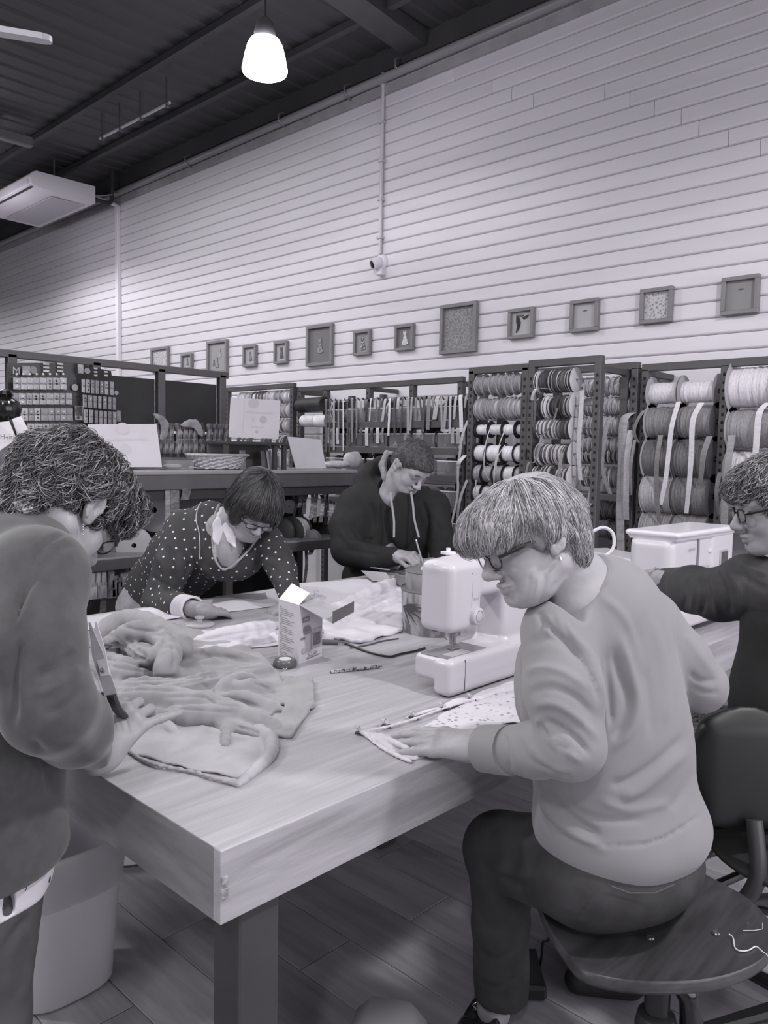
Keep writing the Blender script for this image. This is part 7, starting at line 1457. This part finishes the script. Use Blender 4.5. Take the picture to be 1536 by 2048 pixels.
# translucent bin
bb = PZ(120, 1965, 0); bn = thing('waste_bin', 'translucent pale plastic waste bin standing under the table end', 'bin', tuple(bb))
sq = lambda R_, h_, n=40, p=3.2: [bb+np.array([R_*math.copysign(abs(math.cos(t))**(2/p), math.cos(t)), R_*.85*math.copysign(abs(math.sin(t))**(2/p), math.sin(t)), h_]) for t in np.linspace(0, 2*PI, n, endpoint=False)]
V_ = []; pf = [(.0, .004), (.115, .002), (.122, .01), (.150, .38), (.156, .382), (.156, .392), (.148, .392), (.118, .012), (.0, .01)]; n = 40
for R_, h_ in pf: V_ += sq(max(R_, .001), h_)
M_bin = mat(.80, rough=.28, alpha=.8)
MB().add(V_, [(i*n+k, i*n+(k+1) % n, (i+1)*n+(k+1) % n, (i+1)*n+k) for i in range(len(pf)-1) for k in range(n)]).build('shell', M_bin, bn, smooth=50)
S = Sdf(); r_ = random.Random(9)
for k in range(18): a = bb+[r_.uniform(-.07, .07), r_.uniform(-.06, .06), r_.uniform(.04, .12)]; S.ell(a, (.04, .035, .03), None, .02)
x, _ = solid('scraps', S, .008, mat(.8, .6, rough=.8, scale=(20, 20, 20)), bn, None, 1, (.004, 60, 2)); x['kind'] = 'stuff'
S = Sdf(); S.box(bb+[.0, .0, .36], (.154, .132, .05), None, .02); S.box(bb+[0, 0, .43], (.14, .118, .05), None, .02, 0, 's'); S.plane(bb+[0, 0, .37], (.3, -.2, 1), .01)
# liner lip folded over
MB().add(sum([sq(R_, h_) for R_, h_ in ((.148, .27), (.160, .396), (.155, .402), (.146, .36))], []), [(i*n+k, i*n+(k+1) % n, (i+1)*n+(k+1) % n, (i+1)*n+k) for i in range(3) for k in range(n)]).build('liner', mat(.72, .68, rough=.3, alpha=.7), bn, smooth=50)
# foot pedal and its cable by the leg
fp_ = PZ(1045, 1972, .01); pdl = thing('foot_pedal', 'black sewing machine foot pedal standing beside the woman\'s trouser leg', 'pedal', tuple(fp_))
MB().obox(fp_+[0, 0, .025], (.05, .07, .02), (RT*[1, 1, 0]/np.linalg.norm(RT[:2]), nrm(FW*[1, 1, 0]), UPZ), .008).build('pedal_body', mat(.12, rough=.35), pdl)
MB().obox(fp_+[0, 0, .05], (.045, .06, .006), (nrm(RT*[1, 1, 0]), nrm(FW*[1, 1, 0]+[0, 0, .2]), nrm(UPZ-FW*.2)), .003).build('treadle', mat(.16, rough=.3), pdl)
tubem('pedal_cable', smooth_path([PZ(1058, 1960, .03), PZ(1075, 1945, .01), PZ(1083, 1915, .06), PZ(1086, 1885, .15), PZ(1100, 1862, .28), np.array([1.62, .98, .45]), np.array([1.75, 1.03, .62])]), .0035, mat(.1, rough=.4), pdl, 7)
o = MB().obox(PZ(770, 2085, .06), (.11, .085, .055), (nrm((1, .6, 0)), nrm((-.6, 1, 0)), UPZ), .04).build('storage_tub', mat(.66, rough=.3), loc=tuple(PZ(770, 2085, .0)), smooth=60); tag(o, 'rounded pale plastic tub just showing at the bottom edge', 'tub')
q = PZ(262, 1715, .0); ob = thing('round_tin', 'small pale round-based object on the floor just below the table end', 'tin', tuple(q))
MB().lathe(q, [(0, 0), (.07, 0), (.078, .008), (.075, .05), (.045, .09), (0, .095)], n=28).build('tin_body', mat(.74, rough=.3), ob, smooth=True); MB().lathe(q, [(.079, .006), (.081, .01), (.079, .014)], n=28, cap=False).build('base_ring', mat(.2, rough=.4), ob)
# dress form with jacket and paper tags at the left edge
dfp = np.array([P(10, 830, 2.6)[0], P(10, 830, 2.6)[1], 0]); df = thing('dress_form', 'dress form with black turned neck knob wearing a dark jacket at far left', 'mannequin', tuple(dfp))
kz = P(8, 815, 2.6)[2]; MB().lathe(dfp, [(.09, kz-.10), (.095, kz-.085), (.05, kz-.075), (.045, kz-.06), (.028, kz-.052), (.046, kz-.03), (.052, kz-.005), (.045, kz+.02), (.02, kz+.035), (.028, kz+.042), (.02, kz+.055), (0, kz+.06)], n=28).build('neck_knob', mat(.10, rough=.15), df, smooth=True)
S = Sdf(); S.chain([dfp+[0, 0, kz-.10], dfp+[0, 0, kz-.2]], [.06, .09], .04); S.cap(dfp+[-.13, .1, kz-.2], dfp+[.09, -.10, kz-.22], .075, .07, .06); S.ell(dfp+[0, 0, kz-.42], (.17, .15, .28), None, .06); S.ell(dfp+[0, 0, kz-.75], (.19, .17, .25), None, .06)
solid('jacket', S, .01, mat(.36, .32, rough=.8, scale=(10, 10, 10), bump=.2), df, None, 1, (.006, 14, 2)); MB().cyl(dfp, dfp+[0, 0, .8], .02, n=12).build('stand_pole', mat(.15, rough=.4), df)
for k in range(3): t = 2*PI*k/3; MB().tube([dfp+[0, 0, .12], dfp+[.25*math.cos(t), .25*math.sin(t), .015]], .014, 8).build('leg', mat(.15, rough=.4), df)
for i, (qd, v) in enumerate((([(-6, 845, 2.45), (18, 842, 2.45), (33, 878, 2.42), (-6, 905, 2.42)], .74), ([(24, 838, 2.46), (42, 832, 2.46), (56, 858, 2.44), (36, 876, 2.44)], .78), ([(52, 876, 2.44), (61, 870, 2.44), (63, 873, 2.44), (54, 879, 2.44)], .84))):
    x = flatpoly('paper_tag', qd, mat(v, v-.04, rough=.5, scale=(20, 20, 20)), df, .002)
x = flatpoly('jacket_lapel', [(17, 840, 2.47), (24, 838, 2.47), (36, 878, 2.45), (58, 862, 2.45), (62, 872, 2.45), (35, 888, 2.45)], mat(.14, rough=.6), df, .002)
v_, f_ = text_mesh('Heirloom', .022, P(0, 878, 2.41), nrm(RT-DN*-.0), -DN); MB().add(v_, f_).build('lettering', mat(.35, rough=.5), df)
# white boxes on the counter's right end
for i, (px_, py_, rr, hh_, v, lb) in enumerate([(672, 926, .10, .035, .78, 'shallow pale oval dish on the counter left of the man'), (705, 922, .075, .075, .72, 'pale rounded cloth bundle on the counter just left of the man\'s hood'), (563, 918, .05, .06, .8, 'white rolled cloth on the counter behind the black stand'), (400, 932, .07, .012, .84, 'flat pale dish lying left of the wicker basket'), (345, 925, .06, .02, .74, 'stack of white papers beside the large sign')]):
    q = PY(px_, py_, 3.75); q[2] = ZC+.001; S = Sdf(); S.ell(q+[0, 0, hh_*.8], (rr, rr*.6, hh_*.8), None, .01); S.plane(q+[0, 0, .001], (0, 0, -1), .003); S.plane(q+[0, 0, hh_*1.45], (0, 0, 1), .006)
    o, _ = solid(['oval_dish', 'cloth_bundle', 'cloth_roll', 'flat_dish', 'paper_stack'][i], S, .006, mat(v, v-.1, rough=.5, scale=(20, 20, 20)), None, None, 1, (.002, 40, i)); tag(o, lb, ['dish', 'bundle', 'roll', 'dish', 'papers'][i])
for i, (a, b, c_, v) in enumerate([((308, 828), (330, 850), (318, 905), .62), ((362, 850), (390, 848), (404, 870), .7), ((398, 880), (405, 895), (400, 905), .2)]):
    S = Sdf(); S.chain([PY(*p, 4.08) for p in (a, b, c_)], [.008, .030, .014], .02, n=3, fl=((0, 1, 0), .3)); o, _ = solid('draped_scarf', S, .007, mat(v, v-.15, rough=.7, scale=(20, 20, 20)), None, None, 1, (.003, 40, i)); tag(o, ['pale pointed scarf end sticking up behind the large sign', 'pale scarf draped over the packets behind the basket', 'black strap hanging off the packets behind the counter'][i], 'scarf')
q = PY(360, 905, 3.72); o = MB().box((q[0]-.10, 3.68, ZC), (q[0]+.06, 3.82, ZC+.05)).build('clear_box', mat(.7, rough=.1, alpha=.3), loc=(q[0], 3.75, ZC)); tag(o, 'clear plastic box between the large sign and the basket', 'box')
# ================================================================= framed pictures on the wall
FR = [((305, 697), (340, 694), (342, 742), (307, 745), 'chev', 'square frame of pale zigzag print half behind the rail, leftmost'), ((365, 710), (387, 706), (389, 738), (368, 741), 'dress', 'small frame with a tiny pale dress half hidden by the rail'), ((417, 684), (457, 679), (459, 745), (419, 750), 'figs', 'tall frame with two small cut-out dress shapes near the rail end'), ((489, 693), (514, 690), (518, 732), (492, 735), 'dress2', 'small frame with white mount and a thin grey figure'), ((551, 685), (577, 682), (580, 726), (554, 729), 'dress3', 'small grey frame with a dark lamp shaped dress'), ((616, 654), (668, 647), (670, 729), (618, 734), 'dressL', 'large tall frame with a grey patterned dress on dark mount'), ((711, 662), (744, 660), (745, 710), (712, 712), 'dressB', 'small frame with a black and white patterned dress'), ((793, 652), (830, 648), (832, 700), (795, 703), 'dressW', 'small frame with a white dress on grey'), ((883, 612), (957, 603), (957, 703), (886, 710), 'speck', 'largest frame with plain speckled fill and no figure'), ((1020, 620), (1071, 615), (1071, 675), (1021, 680), 'bird', 'frame with a black curved leaf shape on white'), ((1143, 603), (1200, 597), (1200, 662), (1145, 666), 'plain', 'frame of plain pale paper between the leaf and the leafy print'), ((1283, 580), (1348, 574), (1348, 643), (1284, 650), 'leaf', 'frame of dense pale leaf print'), ((1445, 558), (1521, 549), (1521, 625), (1447, 633), 'blank', 'rightmost frame with blank grey mount')]
for i, (a, b, c_, d_, kind, lb) in enumerate(FR):
    X = WX-.009; q = [PX(*p, X) for p in (a, b, c_, d_)]; yL = (q[0][1]+q[3][1])/2; yR = (q[1][1]+q[2][1])/2; zT = (q[0][2]+q[1][2])/2; zB = (q[2][2]+q[3][2])/2; w_ = (yL-yR); h_ = zT-zB; fw = .022 if w_ < .2 else .026
    o = thing('picture_frame', lb, 'picture', (X-.02, (yL+yR)/2, (zT+zB)/2), 'framed fabric pictures on the boarded wall'); m = MB(); D = .034
    for (ya, yb_, za_, zb_) in ((yL, yR, zT, zT-fw), (yL, yR, zB+fw, zB), (yL, yL-fw, zT-fw, zB+fw), (yR+fw, yR, zT-fw, zB+fw)): m.box((X-D, min(ya, yb_), min(za_, zb_)), (X, max(ya, yb_), max(za_, zb_)), .002)
    m.build('frame', mat(.50, .47, rough=.5, scale=(10, 10, 10)), o)
    bk_v = {'chev': None, 'speck': None, 'leaf': None, 'dressL': .42, 'figs': .58, 'blank': .52, 'plain': .66, 'dressW': .45, 'dressB': .56}.get(kind, .66)
    mm = mat(.78, .5, rough=.6, scale=(75, 75, 75), kind='voronoi', lo=.2, hi=.5) if kind == 'chev' else mat(.60, .44, rough=.7, scale=(90, 90, 90), detail=1) if kind == 'speck' else mat(.74, .42, rough=.6, scale=(60, 60, 60), kind='voronoi', lo=.1, hi=.5) if kind == 'leaf' else mat(bk_v, rough=.5)
    MB().box((X-.012, yR+fw, zB+fw), (X-.006, yL-fw, zT-fw)).build('mount', mm, o)
    cy, cz = (yL+yR)/2, (zT+zB)/2; s_ = (h_-2*fw); dress = [(-.12, .42), (-.07, .34), (.05, .36), (.10, .44), (.12, .3), (.10, .12), (.26, -.38), (.02, -.44), (-.20, -.40), (-.07, .1), (-.12, .25)]
    def shape(pl, v, sx=1, dy=0, dz=0, v2=None, sc_=1): MB().prism([(-(x)*s_*.9*sc_, z*s_*.86*sc_) for x, z in pl], (X-.015, cy+dy, cz+dz), ((0, 1, 0), (0, 0, 1), (1, 0, 0)), .003).build('cut_out', mat(v, v2 if v2 else v-.15, rough=.6, scale=(90, 90, 90), lo=.4, hi=.6), o)
    if kind in ('dress', 'dress2'): shape(dress, .55, sc_=.8)
    elif kind == 'dress3': shape(dress, .42, sc_=.9, v2=.25)
    elif kind == 'dressL': shape(dress, .62, sc_=.62, v2=.35)
    elif kind == 'dressB': shape(dress, .7, v2=.1)
    elif kind == 'dressW': shape(dress, .85, v2=.7)
    elif kind == 'figs': shape(dress, .66, sc_=.5, dy=.01, dz=-.05, v2=.4); shape(dress, .7, sc_=.42, dy=-.035, dz=.04, v2=.5); shape(dress, .6, sc_=.3, dy=.06, dz=-.05, v2=.3)
    elif kind == 'bird': shape([(-.3, .4), (-.14, .3), (-.05, .05), (-.12, -.25), (-.3, -.45), (-.24, -.1), (-.3, .1)], .15); shape([(.05, .3), (.4, .4), (.3, .25), (.12, .18)], .2); shape([(-.3, .44), (.1, .44), (.1, .36), (-.3, .36)], .4)
    elif kind in ('plain', 'blank'): shape([(-.1, .3), (.12, .33), (.1, .29), (-.08, .27)], .45, sc_=.8)
